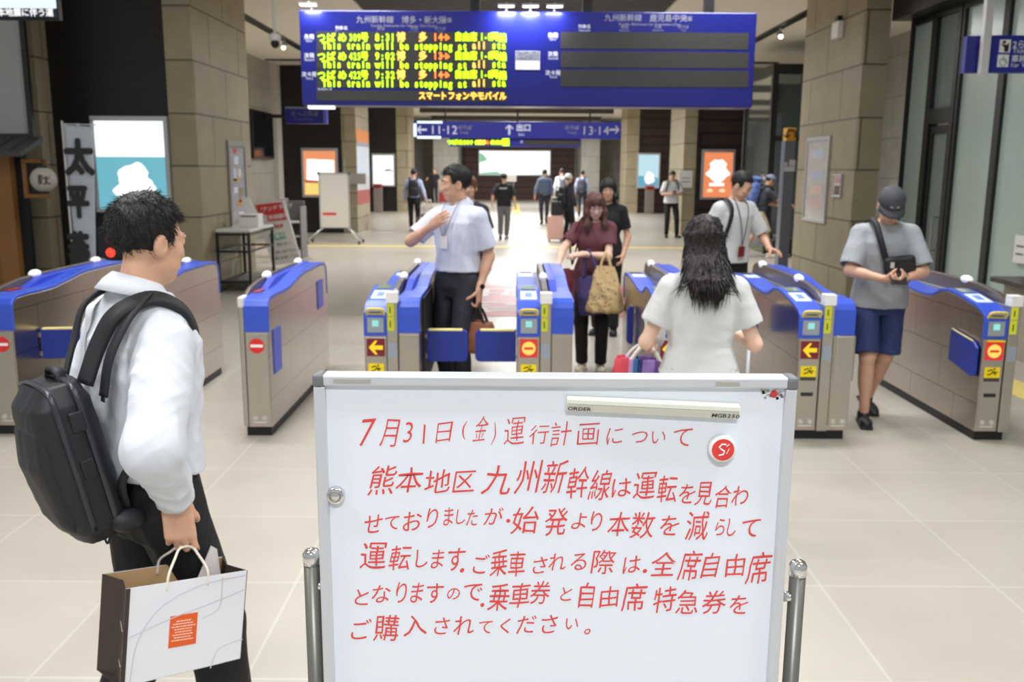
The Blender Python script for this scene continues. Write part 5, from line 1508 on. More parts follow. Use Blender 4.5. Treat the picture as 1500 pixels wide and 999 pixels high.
for nm, lb, px0, px1, pya, pyb, cols in (('map_board', 'tall framed station map on the right stone pillar', 1181, 1214, 201, 326, 1), ('notice_sheet', 'small narrow notice on the right stone pillar above the man in the cap', 1222, 1235, 255, 289, 0)):
    ya, yb = atx(px1, 260, XR).y, atx(px0, 260, XR).y; z1 = atx((px0 + px1) / 2, pya, XR).z; z0 = atx((px0 + px1) / 2, pyb, XR).z
    r, s_, L, h_ = side_poster(nm, lb, XR, 0, ya, yb, z0, z1, silver, .05 if cols else .02, 'map' if cols else 'notice')
    mb = MB(); mb.box(-.012, 0, -L + .02, L - .02, .02, h_ - .02); mb.build('sheet', mat('map_sheet', C(204, 200, 196), .12, var=.12, vscale=5) if cols else mat('notice_white', C(220, 216, 212), .4), r)
    if cols:
        for v, a, c in ((.80, .5, (190, 200, 214)), (.55, .6, (180, 190, 214)), (.38, .5, (214, 190, 180)), (.22, .55, (206, 180, 176))): mb = MB(); mb.box(-.014, -.012, -L * a, L * a, h_ * (v - .05), h_ * (v + .05)); mb.build('printed_patch', mat('map_%d' % int(v * 100), C(*c), .4), r)
    else: mb = MB(); mb.box(-.014, -.012, -L * .6, L * .6, h_ * .1, h_ * .5); mb.build('printed_patch', mat('print_brown', C(110, 80, 76), .5), r); mb = MB(); mb.box(-.014, -.012, -L * .6, L * .6, h_ * .6, h_ * .85); mb.build('printed_patch', mat('print_pink', C(200, 150, 156), .5), r)
c = atx(1231, 42, XR)
r = empty('emergency_light', (XR, c.y, c.z), 'small white box light high on the right stone pillar', 'wall light'); mb = MB(); mb.box(-.08, 0, -.13, .13, -.13, .09); mb.build('box_body', white_p, r, bevel=.008); mb = MB(); mb.box(-.07, 0, -.06, .06, .09, .17); mb.build('lamp_head', dark, r, bevel=.01)
# column wrap on the second left pillar
r = empty('pillar_wrap', (XL, 25.9, 0), 'advertising wrap in orange, white and red around the second left stone pillar', 'advertising wrap')
zs = [at(537, y, 26).z for y in (298, 278, 258, 215, 209, 191)]
for (za, zb2), c in zip(zip(zs, zs[1:]), ((176, 80, 80), (206, 204, 210), (214, 226, 240), (160, 160, 180), (232, 140, 60))):
    mb = MB(); mb.box(0, .012, -.95, 1.15, za, zb2); mb.build('printed_band', mat('wrap_%d' % c[0], C(*c), .4), r)

# bins / posts against the far dark walls
for px, lb in ((555, 'slim steel bin with a red top at the left, under the white lit panel'), (950, 'slim steel bin with a red top at the right, under the pale blue lit panel')):
    c = at(px, 311, 37.2); r = empty('bin', (c.x, 37.1, 0), lb, 'bin', None); mb = MB(); mb.box(-.17, .17, -.15, .15, 0, .95); mb.build('bin_body', mat('bin_steel', C(150, 140, 132), .4, .5), r, bevel=.02); mb = MB(); mb.box(-.17, .17, -.155, .15, .95, 1.12); mb.build('bin_top', mat('bin_red', C(170, 60, 56), .5), r, bevel=.02); mb = MB(); mb.box(-.10, .10, -.158, -.15, .99, 1.05); mb.build('bin_slot', dark, r)
c = at(746, 300, 44)
r = empty('sign_stand', (c.x, 44, 0), 'small white sign on a thin post in the far concourse', 'sign stand'); zt = at(746, 256, 44).z; zl = at(746, 266, 44).z; w_ = .33
mb = MB(); mb.box(-w_, w_, 0, .03, zl, zt); mb.build('plate', mat('plate_white', C(245), .5, emit=(1, 1, 1, 1), estr=.1), r, bevel=.02); mb = MB(); mb.tube([(.2, .04, 0), (.2, .04, zl)], .02, 8); mb.build('post', silver, r); mb = MB(); mb.tube([(.2, .04, 0), (.2, .04, .04)], .2, 16); mb.build('base', silver, r)
c = at(760, 291, 25); 
a, b = at(1001, 275, 24.85), at(1013, 250, 24.85)
r = empty('notice_sheet', ((a.x + b.x) / 2, 24.88, a.z), 'white notice on the stone pillar beside the man looking at his phone', 'notice'); mb = MB(); mb.box(-.22, .14, 0, .02, 0, b.z - a.z); mb.build('sheet', mat('paper_white', C(226, 224, 220), .5), r)
mb = MB(); mb.box(-.15, .07, -.003, 0, .15, .17); mb.box(-.15, .07, -.003, 0, .25, .27); mb.build('printed_line', kb_, r)

# grey totem at the right
a, b = at(1139, 395, 15.4), at(1167, 187, 15.4)
r = empty('totem_sign', ((a.x + b.x) / 2, 15.4, 0), 'grey pillar sign with a yellow top beside the right stone pillar', 'sign')
w_ = (b.x - a.x) / 2; zt = b.z; zy = at(1150, 206, 15.4).z
mb = MB(); mb.box(-w_, w_, 0, .22, 0, zy); mb.build('column', mat('totem_grey', C(104, 110, 126), .35, .3), r, bevel=.008)
mb = MB(); mb.box(-w_ + .02, w_, -.004, .22, zy, zt); mb.build('yellow_head', mat('totem_yellow', C(206, 150, 20), .5), r, bevel=.006)
mb = MB(); c = (0, (zy + zt) / 2); mb.tube([(-.07, -.008, c[1] - .05), (-.07, -.008, c[1] + .03), (-.03, -.008, c[1] + .06), (.04, -.008, c[1] + .06), (.07, -.008, c[1] + .03), (.07, -.008, c[1] - .05)], .012, 6); mb.tube([(-.12, -.008, c[1] - .01), (-.07, -.008, c[1] - .06), (-.02, -.008, c[1] - .01)], .012, 6); mb.build('return_arrow', dark, r)
zz = at(1150, 243, 15.4).z
mb = MB(); mb.box(-.08, .10, -.004, 0, zz - .09, zz - .01); mb.box(-.08, -.03, -.004, 0, zz, zz + .06); mb.box(.0, .1, -.004, 0, zz, zz + .10); mb.build('white_pictogram', mat('pict_white', C(196, 200, 210), .5), r)
# glass lift shaft far right
r = empty('glass_lift', (6.35, 20.5, 0), 'tall dark-framed glass lift shaft beyond the right pillar', 'lift')
X0, X1, Y0, Y1 = -.95, 1.1, -1.0, 1.2
for x in (X0, X1):
    for y in (Y0, Y1): mb = MB(); mb.box(x - .06, x + .06, y - .06, y + .06, 0, 3.9); mb.build('corner_post', dark, r)
mb = MB(); mb.box(X0 + .55, X0 + .62, Y0 - .05, Y0 + .05, 0, 3.7); mb.box(X0 + .06, X1 - .06, Y0 - .05, Y0 + .05, 3.7, 3.9); mb.box(X0 - .05, X0 + .05, Y0 + .06, Y1 - .06, 3.7, 3.9); mb.box(X0 + .06, X1 - .06, Y0 - .05, Y0 + .05, 2.35, 2.45); mb.build('cross_frame', dark, r)
glassm = mat('clear_glass', C(200, 214, 212), .03, trans=.92)
mb = MB(); mb.box(X0 + .06, X0 + .55, Y0 - .01, Y0 + .01, .02, 2.35); mb.build('pane', glassm, r)
mb = MB(); mb.box(X0 + .62, X1 - .06, Y0 - .01, Y0 + .01, .02, 2.35); mb.build('pane', glassm, r)
mb = MB(); mb.box(X0 + .06, X1 - .06, Y0 - .01, Y0 + .01, 2.45, 3.7); mb.build('pane', glassm, r)
mb = MB(); mb.box(X0 - .01, X0 + .01, Y0 + .06, Y1 - .06, .02, 3.7); mb.build('pane', glassm, r)
mb = MB(); mb.box(X0 + .06, X1 - .06, Y1 - .02, Y1 + .02, 0, 3.7); mb.build('back_panel', mat('lift_back', C(60, 66, 66), .3), r)
mb = MB(); zz = at(1132, 215, 20).z; mb.box(X0 + .62, X0 + .78, Y0 + .06, Y0 + .10, zz - .2, zz + .25); mb.build('lit_sign', glow('lift_lit', C(190, 236, 220), 1.1), r)
mb = MB(); mb.box(X0 + .62, X0 + .78, Y0 + .055, Y0 + .10, zz + .25, zz + .36); mb.build('lit_sign', glow('lift_green', C(60, 200, 120), .9), r)
# counter in front of the glass wall
r = empty('counter', (4.95, 8.6, 0), 'dark brown counter ledge in front of the glass wall at the right edge', 'counter')
mb = MB(); mb.box(-.30, .2, -1.5, .25, .70, .75); mb.build('counter_top', mat('counter_brown', C(52, 42, 38), .35), r, bevel=.006)
mb = MB(); mb.box(-.18, .2, -1.45, .2, 0, .70); mb.build('counter_front', mat('counter_panel', C(160, 150, 134), .5), r)
c = atx(1490, 365, 5.12)
r = empty('notice_sheet', (5.145, c.y, c.z - .14), 'white paper notice taped to the window frame above the brown counter', 'notice')
mb = MB(); mb.box(-.004, 0, -.12, .10, 0, .28); mb.build('sheet', mat('paper_white', C(226, 224, 220), .5), r); mb = MB(); mb.box(-.006, -.004, -.08, .06, .08, .10); mb.box(-.006, -.004, -.08, .06, .16, .18); mb.build('printed_line', kb_, r)

# ceiling camera, track spotlights
c = at(403, 60, 12.6)
r = empty('security_camera', (c.x, 12.6, 0), 'white security camera hanging from the ceiling on a thin white pole', 'camera')
mb = MB(); mb.tube([(0, 0, c.z + .1), (0, 0, 4.4)], .022, 10); mb.build('pole', white_p, r, True); mb = MB(); mb.tube([(0, 0, c.z + .1), (0, 0, c.z + .08), (0, 0, c.z + .02), (0, 0, c.z)], [.03, .075, .075, .06], 16); mb.build('housing', white_p, r, True)
mb = MB(); mb.ell((0, 0, c.z - .03), (.058, .058, .065), 14, 10); mb.build('lens_dome', mat('dome_black', C(24, 22, 22), .1), r, True)
for i, (px, py, X, lb) in enumerate(((1143, 41, 4.99, 'small spotlight on the ceiling track at the right'), (414, 4, -4.81, 'small spotlight on the ceiling track at the left'))):
    c = atx(px, py, X); c.y = min(max(c.y, 14.8), 23); r = empty('spotlight', (X, c.y, 4.37), lb, 'spotlight')
    mb = MB(); mb.tube([(0, 0, 0), (0, 0, -.08)], .02, 8); mb.tube([(0, .05, -.08), (0, -.06, -.16)], .05, 12); mb.build('lamp_body', silver, r); mb = MB(); mb.ell((0, -.07, -.165), (.042, .02, .042), 12, 8); mb.build('lamp_face', glow('spot_face', (1, .97, .9, 1), 5), r, True)
    ld = bpy.data.lights.new('spot_lamp', 'SPOT'); ld.energy = 420; ld.spot_size = math.radians(110); ld.spot_blend = .6; ld.shadow_soft_size = .05; ld.color = (1, .96, .9)
    lo = bpy.data.objects.new('spot_lamp', ld); COL.objects.link(lo); lo.parent = r; lo.location = (0, -.10, -.20); lo.rotation_euler = (math.radians(-14), 0, 0)

# red floor sheet with white letters facing the other way
r = empty('floor_sign', (.35, 12.3, 0), 'large red floor sheet with white letters beyond the ticket gates', 'floor sign')
mb = MB(); mb.box(-1.3, 1.75, -1.45, 1.5, 0.0, .004); mb.build('sheet', mat('floor_red', C(206, 92, 96), .45), r)
Q = Letters((0, 0, .004), (-1, 0, 0), (0, -1, 0), .002)
for ch, u, v in (('き', 1.0 - .35 - 0, .7), ('っ', .0 - .2, .7), ('ぷ', -.9, .7), ('出', .75, -.7), ('口', -.1, -.7)): Q = Letters((0, 0, .004), (-1, 0, 0), (0, -1, 0), .002); Q.put(ch, u, v, 1, off=.03, fit=.9 if ch != 'っ' else .6); Q.build('floor_lettering', mat('floor_white', C(236, 226, 222), .5), r)

# ------------------------------------------------------------------ bags
def rounded_bag(root, name, c, half, R, rd, m, vox, fold=.003, seed=1, taper=0.0):
    s = Sculpt(); s.box(c, half, R, rd=rd, k=.01)
    return s.build(name, m, root, vox, fold=fold, seed=seed, ff=.8)


def back_pack(person_, label, m, H, W=.30, D=.17, z0=.98, z1=1.42, y=-.13, vox=.012, strap_m=None, tilt=0, name='backpack', lean=0):
    """a backpack on the back of a person (their frame), with straps over the shoulders"""
    root, J, TT = person_[:3]; k = root.scale[0]
    bag = empty(name, root.location, label, 'backpack'); bag.rotation_euler = root.rotation_euler; bag.scale = root.scale
    R3 = TT.to_3x3(); c = TT @ v3(0, y - D / 2, (z0 + z1) / 2); R = np.array(R3)
    s = Sculpt(); s.loft([z0, z0 + .06, (z0 + z1) / 2, z1 - .07, z1], [W * .44, W * .5, W * .5, W * .46, W * .30], [D * .42, D * .5, D * .5, D * .42, D * .25], cy=[y - D * .5] * 4 + [y - D * .4], T=TT, ex=3, k=.02)
    s.build('bag_body', m, bag, vox, fold=.004, seed=4)
    s = Sculpt(); s.loft([z0 + .04, z0 + .09, z0 + .20, z0 + .24], [W * .34, W * .38, W * .36, W * .26], [.02, .035, .03, .01], cy=[y - D - .005] * 4, T=TT, ex=3, k=.02); s.build('front_pocket', m, bag, vox)
    for q in (1, -1):
        pts = spline([TT @ v3(q * .09, y - .01, z1 - .05), TT @ v3(q * .105, -.06, 1.475), TT @ v3(q * .115, .05, 1.47), TT @ v3(q * .135, .135, 1.36), TT @ v3(q * .17, .11, 1.20), TT @ v3(q * .20, -.02, 1.10), TT @ v3(q * .12, y - .02, z0 + .05)], 5)
        cen = TT @ v3(0, 0, 1.3)
        strap_mesh(pts, .045, .012, [(p - cen) for p in pts]).build('shoulder_strap', strap_m or m, bag, True)
    return bag


def suitcase(label, X, Y, rz, w, d, h, m, hz, mark=None, hm=None, wheels=True):
    r = empty('suitcase', (X, Y, 0), label, 'suitcase', None, rz)
    mb = MB(); mb.box(-w / 2, w / 2, -d / 2, d / 2, .055, .055 + h); mb.build('shell', m, r, bevel=.035, seg=4)
    mb = MB(); mb.box(-w / 2 - .002, w / 2 + .002, -.006, .006, .06, .05 + h); mb.build('zip_seam', dark, r, bevel=.02)
    for i in range(5): 
        mb = MB(); x = -w * .36 + i * w * .18; mb.box(x - .006, x + .006, -d / 2 - .004, -d / 2 + .01, .11, h); mb.build('ridge', m, r, bevel=.003)
    for sx in (-1, 1):
        for sy in (-1, 1): mb = MB(); mb.disc((sx * w * .38 - .012, sy * d * .32, .028), .028, (1, 0, 0), .024); mb.build('wheel', dark, r)
    mb = MB()
    for sx in (-1, 1): mb.tube([(sx * w * .26, d * .3, h * .9), (sx * w * .26, d * .3, hz)], .009, 8)
    mb.tube([(-w * .28, d * .3, hz), (w * .28, d * .3, hz)], .014, 10); mb.build('handle', hm or silver, r, True)
    if mark: mb = MB(); mb.box(-.035, .035, -d / 2 - .008, -d / 2 - .003, h * .30, h * .36); mb.box(-.015, .015, -d / 2 - .008, -d / 2 - .003, h * .38, h * .66); mb.build('label', mark, r)
    return r


def wpos(pr, p):
    root = pr[0]; return Matrix.Translation(root.location) @ root.rotation_euler.to_matrix().to_4x4() @ Matrix.Scale(root.scale[0], 4) @ Vector(p)


def tote(label, top, rz, w_top, w_bot, h, d, m, handle, hm, name='tote_bag', vox=.008, sag=.004, cat='bag', roll=0, straps=True):
    """soft bag: top = world point where the handles are held, handle = how far the mouth hangs under it"""
    r = empty(name, top, label, cat, None, rz); r.rotation_euler = (0, roll, rz)
    s = Sculpt(); zt = -handle
    s.loft([zt - h, zt - h + .03, zt - h * .5, zt - .01, zt], [w_bot * .46, w_bot * .5, (w_bot + w_top) * .26, w_top * .5, w_top * .5], [d * .42, d * .5, d * .5, d * .28, d * .25], ex=2.8, k=0)
    s.loft([zt - .10, zt + .02], [w_top * .47] * 2, [d * .18, d * .22], k=.004, op='-', ex=2.8)
    s.build('bag_body', m, r, vox, fold=sag, seed=int(abs(top.x) * 90), ff=.9)
    if straps:
        for sy in (-1, 1):
            pts = spline([(-w_top * .28, sy * d * .24, zt - .02), (-w_top * .16, sy * d * .18, zt * .45), (0, sy * .006, .008), (w_top * .16, sy * d * .18, zt * .45), (w_top * .28, sy * d * .24, zt - .02)], 6)
            strap_mesh(pts, .02, .006, (0, 1, 0)).build('handle', hm, r, True)
    return r


white_shirt = mat('shirt_white', C(216, 220, 228), .8, bump=.06, bscale=400)
white_shirt2 = mat('shirt_blue_white', C(214, 219, 236), .8, bump=.06, bscale=400)
white_tee = mat('tee_white', C(212, 214, 214), .85, bump=.08, bscale=300)
black_cloth = mat('trouser_black', C(17, 17, 21), .75, bump=.06, bscale=400)
navy_cloth = mat('trouser_navy', C(38, 40, 52), .7, bump=.06, bscale=400)
grey_tee = mat('tee_grey', C(158, 162, 168), .9, bump=.08, bscale=300, var=.05, vscale=180)
maroon_c = mat('tunic_maroon', C(104, 58, 66), .85, bump=.06, bscale=300)
short_c = mat('shorts_navy', C(40, 56, 104), .75, bump=.08, bscale=200, var=.12, vscale=30)
jeans_c = mat('jeans_blue', C(44, 54, 92), .85, bump=.1, bscale=400, var=.12, vscale=40)
black_shoe = mat('shoe_black', C(26, 26, 30), .45)
cream_shoe = mat('shoe_cream', C(226, 216, 196), .55)
pack_black = mat('pack_black', C(27, 28, 33), .55, bump=.12, bscale=350)
strap_black = mat('strap_black', C(24, 25, 30), .6, bump=.1, bscale=300)

# ---- the man with the backpack, nearest of all
P1 = person('man in white long-sleeved shirt with black backpack walking away at the left', -.985, 2.36, -46, 1.69, .006,
    dict(lean=2, head_yaw=6, head_pitch=5, neck=(0, .004, -.010), shr=(-.014, .0, -.045), shl=(.004, 0, -.02), hr=(.205, -.010, .918), er=(.8, -.6, 0), nr=(-.9, .45, 0), dr=(.02, .03, -1), cr=[(8, 44, 30), (20, 80, 50), (24, 86, 50), (28, 90, 50)], tr=.30,
         hl=(-.25, .06, .88), fr=(.10, .16, .085), fl=(-.10, -.16, .11), ftl=-14),
    dict(tmat=white_shirt, sleeve='long', tucked=True, hem=.975, sl_ease=.014, tease=.012, fold=.008, ff=.8, collar=white_shirt, bmat=black_cloth, ease=.012, shoes=black_shoe, hvol=.006, head=.95, nape=.040, tufts=3600, tl=.024, tr=.0011, lift=.04, collar_gap=12, collar_size=1.04, belt=mat('belt_black', C(16, 16, 16), .4), neck_r=.062))
r1, J1, T1, HP1 = P1[:4]
for i, (dz, da) in enumerate(((.028, .0), (.092, .0))):
    j = J1['r']; ax = (j['wr'] - j['el']).normalized(); sd_ = v3(1, -.45, 0).normalized(); p = j['wr'] - ax * dz + sd_ * (.0415 + .08 * dz)
    mb = MB(); mb.disc(p, .0058, sd_, .003, 16); mb.build('cuff_button', mat('button_navy', C(40, 44, 70), .4), r1)
mb = MB(); pts = [(r1, 0)]
mb = MB(); mb.tube([v3(.06, -.128, .90), v3(.125, -.105, .895)], .003, 6); mb.build('pocket_edge', mat('pocket_line', C(70, 62, 58), .6), r1)
# his backpack
bag = empty('backpack', r1.location, 'large black backpack with long hanging straps on the back of the man at the left', 'backpack'); bag.rotation_euler = r1.rotation_euler; bag.scale = r1.scale
BT = Matrix.Translation((.03, -.130, 1.075)) @ Matrix.Rotation(math.radians(11), 4, 'X') @ Matrix.Rotation(math.radians(-3), 4, 'Y') @ Matrix.Scale(.87, 4)
s = Sculpt(); s.loft([-.25, -.21, 0, .17, .225], [.125, .145, .150, .143, .11], [.062, .082, .095, .088, .055], cy=[-.085, -.09, -.10, -.095, -.08], T=BT, ex=3.6, k=.02)
s.build('main_compartment', pack_black, bag, .006, fold=.004, seed=5, ff=.7)
s = Sculpt(); s.loft([-.21, -.17, .0, .10, .14], [.10, .12, .124, .12, .09], [.025, .038, .045, .035, .012], cy=[-.150, -.158, -.168, -.158, -.14], T=BT, ex=3.4, k=.02); s.build('front_pocket', pack_black, bag, .006, fold=.003, seed=8)
zipm = mat('zip_dark', C(48, 50, 56), .3)
for off, nm in ((-.060, 'zip'), (-.125, 'zip')):
    pts = []
    for i in range(41):
        a = PI * (i / 40); x = .153 * math.cos(a); z = .0
        pts.append(None)
    path = [(.149, off, -.20), (.153, off, -.05), (.150, off, .12), (.138, off, .195), (.10, off, .222), (0, off, .232), (-.10, off, .222), (-.14, off, .19), (-.153, off, .10), (-.152, off, -.2)]
    pts = spline([BT @ Vector(p) for p in path], 6)
    cen = BT @ v3(0, off, 0); strap_mesh(pts, .014, .006, [(p - cen) for p in pts]).build(nm, zipm, bag, True)
for z, y in ((.12, -.05), (-.02, -.06)):
    mb = MB(); mb.box(.142, .156, -.02, .02, -.03, .03, BT @ Matrix.Translation((0, y - .03, z))); mb.build('side_tab', strap_black, bag, bevel=.004)
pts = spline([BT @ v3(-.05, -.06, .215), BT @ v3(-.03, -.06, .25), BT @ v3(.03, -.06, .25), BT @ v3(.05, -.06, .215)], 6); strap_mesh(pts, .026, .010, (0, 0, 1)).build('grab_handle', strap_black, bag, True)
s = Sculpt(); s.ell(BT @ v3(.135, -.03, -.215), (.035, .045, .03), k=.01); s.build('hip_pad', pack_black, bag, .006, fold=.004)
mb = MB(); mb.tube(spline([BT @ v3(.08, -.09, -.25), BT @ v3(.09, -.09, -.275), BT @ v3(.105, -.08, -.25)], 5), .003, 6); mb.build('cord_loop', strap_black, bag, True)
# right strap: pack top, over the right shoulder, down the chest
cen = T1 @ v3(.05, 0, 1.30)
pts = spline([BT @ v3(.085, -.015, .20), T1 @ v3(.095, -.150, 1.34), T1 @ v3(.112, -.108, 1.415), T1 @ v3(.122, -.02, 1.450), T1 @ v3(.125, .055, 1.415), T1 @ v3(.128, .084, 1.34), T1 @ v3(.150, .060, 1.24), T1 @ v3(.175, -.02, 1.16)], 8)
strap_mesh(pts, .050, .014, [(p - cen) for p in pts]).build('shoulder_strap', strap_black, bag, True)
cen = T1 @ v3(-.05, 0, 1.30)
pts = spline([BT @ v3(-.085, -.015, .20), T1 @ v3(-.085, -.150, 1.32), T1 @ v3(-.105, -.110, 1.415), T1 @ v3(-.115, -.02, 1.458), T1 @ v3(-.125, .060, 1.42), T1 @ v3(-.128, .118, 1.32), T1 @ v3(-.165, .09, 1.15), T1 @ v3(-.18, -.03, 1.05), BT @ v3(-.12, -.01, -.16)], 8)
strap_mesh(pts, .050, .014, [(p - cen) for p in pts]).build('shoulder_strap', strap_black, bag, True)
# loose strap hanging behind the shoulder, lower webbing
pts = spline([T1 @ v3(.124, -.03, 1.466), T1 @ v3(.150, -.100, 1.40), T1 @ v3(.156, -.148, 1.31), T1 @ v3(.146, -.162, 1.215)], 8); strap_mesh(pts, .026, .006, (.4, -1, .3)).build('loose_strap', strap_black, bag, True)
mb = MB()
for i in range(6): mb.tube([T1 @ v3(.136 + .004 * i, -.163, 1.217), T1 @ v3(.135 + .0045 * i, -.164, 1.202)], .0015, 4)
mb.build('frayed_end', strap_black, bag)
pts = spline([BT @ v3(.125, -.02, -.19), T1 @ v3(.165, -.13, 1.00), T1 @ v3(.190, -.07, 1.085), T1 @ v3(.20, -.01, 1.12)], 6); strap_mesh(pts, .022, .005, (.8, -.6, 0)).build('webbing', strap_black, bag, True)

# his paper carrier bag
hj = J1['r']; grip = wpos(P1, hj['wr'] + v3(.004, .012, -.120))
pb = empty('paper_bag', grip, 'white and brown paper carrier bag with an orange square, held at the left', 'paper bag', None, math.radians(42)); pb.rotation_euler = (0, math.radians(7), math.radians(33))
kraft = mat('kraft_inside', C(206, 170, 124), .8); paperw = mat('bag_white', C(232, 234, 240), .6, bump=.1, bscale=12); brownp = mat('bag_brown', C(62, 48, 44), .65, bump=.15, bscale=14)
w2, d2, h2, zt = .150, .056, .258, -.058
def panel(pts, m, name, th=.0016):
    mb = MB(); P = [Vector(p) for p in pts]; n = (P[1] - P[0]).cross(P[3] - P[0]).normalized(); mb.prism(P, -n * th); return mb.build(name, m, pb)
zl, zr = zt - .012, zt + .0
panel([(-w2, -d2, zl - h2), (w2, -d2, zr - h2 + .012), (w2, -d2, zr), (-w2, -d2, zl)], paperw, 'front_panel')
panel([(w2, d2, zr - h2 + .012), (-w2, d2, zl - h2), (-w2, d2, zl), (w2, d2, zr)], paperw, 'back_panel')
for sx in (-1, 1):
    mb = MB(); z = zl if sx < 0 else zr; b_ = z - h2 + (.012 if sx > 0 else 0); x = sx * w2; xi = sx * (w2 - .022)
    mb.add([(x, -d2, b_), (xi * 1.02, 0, b_), (x, d2, b_), (x, -d2, z), (xi, 0, z), (x, d2, z)], [(0, 1, 4, 3), (1, 2, 5, 4)])
    o = mb.build('side_gusset', brownp, pb); m_ = o.modifiers.new('t', 'SOLIDIFY'); m_.thickness = .0016
panel([(-w2, -d2, zl - h2), (-w2, d2, zl - h2), (w2, d2, zr - h2 + .012), (w2, -d2, zr - h2 + .012)], brownp, 'base')
panel([(-w2 + .003, d2 - .003, zl - .1), (w2 - .003, d2 - .003, zr - .1), (w2 - .003, d2 - .003, zr - .001), (-w2 + .003, d2 - .003, zl - .001)], kraft, 'kraft_lining')
panel([(w2 - .003, -d2 + .003, zr - .1), (-w2 + .003, -d2 + .003, zl - .1), (-w2 + .003, -d2 + .003, zl - .001), (w2 - .003, -d2 + .003, zr - .001)], kraft, 'kraft_lining')
panel([(-w2, -d2 - .001, zl - h2), (-w2 + .011, -d2 - .001, zl - h2 + .001), (-w2 + .011, -d2 - .001, zl), (-w2, -d2 - .001, zl)], brownp, 'brown_edge', .0005)
for sy in (-1, 1):
    pts = spline([(-.052, sy * (d2 - .002), zt - .03), (-.049, sy * (d2 - .004), zt + .01), (-.030, sy * d2 * .45, -.018), (-.014, sy * .008, .002), (.014, sy * .008, .003), (.030, sy * d2 * .45, -.016), (.047, sy * (d2 - .004), zt + .01), (.050, sy * (d2 - .002), zt - .03)], 6)
    mb = MB(); mb.tube(pts, .0034, 8); mb.build('handle', mat('handle_white', C(236, 228, 214), .6), pb, True)
cx = .0; cz = zt - h2 * .55; hs_ = .034
panel([(cx - hs_ - .006, -d2 - .0012, cz - hs_ * 1.25), (cx + hs_ - .006, -d2 - .0012, cz - hs_ * 1.25 + .002), (cx + hs_ - .006, -d2 - .0012, cz + hs_ * 1.25 + .002), (cx - hs_ - .006, -d2 - .0012, cz + hs_ * 1.25)], mat('label_orange', C(232, 96, 34), .5), 'orange_label', .0004)
Q = Letters((cx - .006, -d2 - .0020, cz), (1, 0, 0), (0, 0, 1), .0004)
mb = MB()
for i, wd_ in enumerate((.018, .026, .029, .022, .020, .026, .022, .028)):
    z = cz + .026 - i * .0073; rn = random.Random(i); x = cx - .006 - wd_
    while x < cx - .006 + wd_ - .003:
        l = rn.uniform(.003, .008); mb.box(x, min(x + l, cx - .006 + wd_), -d2 - .0022, -d2 - .0016, z, z + .0026); x += l + .0016
mb.build('label_writing', mat('writing_cream', C(252, 220, 196), .6), pb)
linem = mat('line_grey', C(206, 206, 212), .6)
def fl(path, n=8):
    mb = MB(); P = spline([(x, -d2 - .0016, z) for x, z in path], n); strap_mesh(P, .0022, .0006, (0, 1, 0)); s_ = strap_mesh(P, .0022, .0006, (0, 1, 0)); s_.build('printed_curve', linem, pb)
fl([(-w2 + .022, zt - h2), (-w2 + .035, zt - h2 * .6), (-w2 + .085, zt - h2 * .28), (.03, zt - h2 * .1), (w2 - .002, zt - .012)]); fl([(-w2 + .01, zt - h2 * .55), (-.05, zt - h2 * .42), (.06, zt - h2 * .30), (w2 - .002, zt - h2 * .2)])
fl([(.085, zt - .01), (.085, zt - h2 * .32), (.07, zt - h2 * .40), (.04, zt - h2 * .45)]); fl([(.07, zt - h2), (.085, zt - h2 * .82), (.12, zt - h2 * .76), (w2, zt - h2 * .74)])
cr = mat('gusset_line', C(200, 194, 190), .6)
for zz_ in (.42, .78):
    mb = MB(); za = zl - h2 * zz_; mb.prism([(-w2 - .001, -d2, za - .002), (-w2 - .001, -d2, za + .002), (-w2 + .0195, -.004, za + .006), (-w2 + .0195, -.004, za + .002)], (-.0016, 0, 0)); mb.build('gusset_curve', cr, pb)
mb = MB(); mb.prism([(.04, .0, zt - .08), (.125, .005, zt - .07), (.10, .0, zt + .045), (.085, .0, zt + .055)], (0, .004, 0)); mb.build('tissue_paper', mat('tissue', C(228, 222, 222), .7), pb)

# the bag hangs a little twisted: its back wall sits further left than its front
for o_ in list(COL.objects):
    if o_.parent == pb and o_.name.split('.')[0] != 'handle':
        for v_ in o_.data.vertices: v_.co.x -= .034 * (v_.co.y + d2) / (2 * d2)

# ---- the man in the white short-sleeved shirt
P2 = person('man in white short-sleeved shirt with hand on chest standing in the middle ticket gate', -.40, 6.68, 146, 1.765, .008,
    dict(head_yaw=-40, head_pitch=2, hr=(.075, .19, 1.315), er=(1, -.1, -.55), dr=(-.75, .12, .42), nr=(-.1, -1, .1), cr=(18, 30, 20), tr=.4,
         hl=(-.212, .03, .875), el=(-.25, -1, 0), nl=(.9, .3, 0), dl=(.02, .04, -1), cl=(18, 80, 50), tl=.3, fr=(.09, -.03, .085), fl=(-.10, .05, .085)),
    dict(tmat=white_shirt2, sleeve='short', tucked=True, hem=.985, sl_len=.80, sl_ease=.012, tease=.008, collar=white_shirt2, collar_size=1.05, bmat=navy_cloth, shoes=black_shoe, tufts=900, hvol=.006, belt=mat('belt_black', C(16, 16, 16), .4), fold=.0042))
r2, J2, T2, HP2 = P2[:4]
j = J2['l']; ax = (j['wr'] - j['el']).normalized(); p = j['wr'] - ax * .02
mb = MB(); mb.tube([p - ax * .010, p + ax * .010], .0305, 16); mb.build('watch_band', strap_black, r2); mb = MB(); mb.disc(p + v3(-.027, .015, 0), .018, (-.9, .45, 0), .010); mb.build('watch_face', dark, r2)
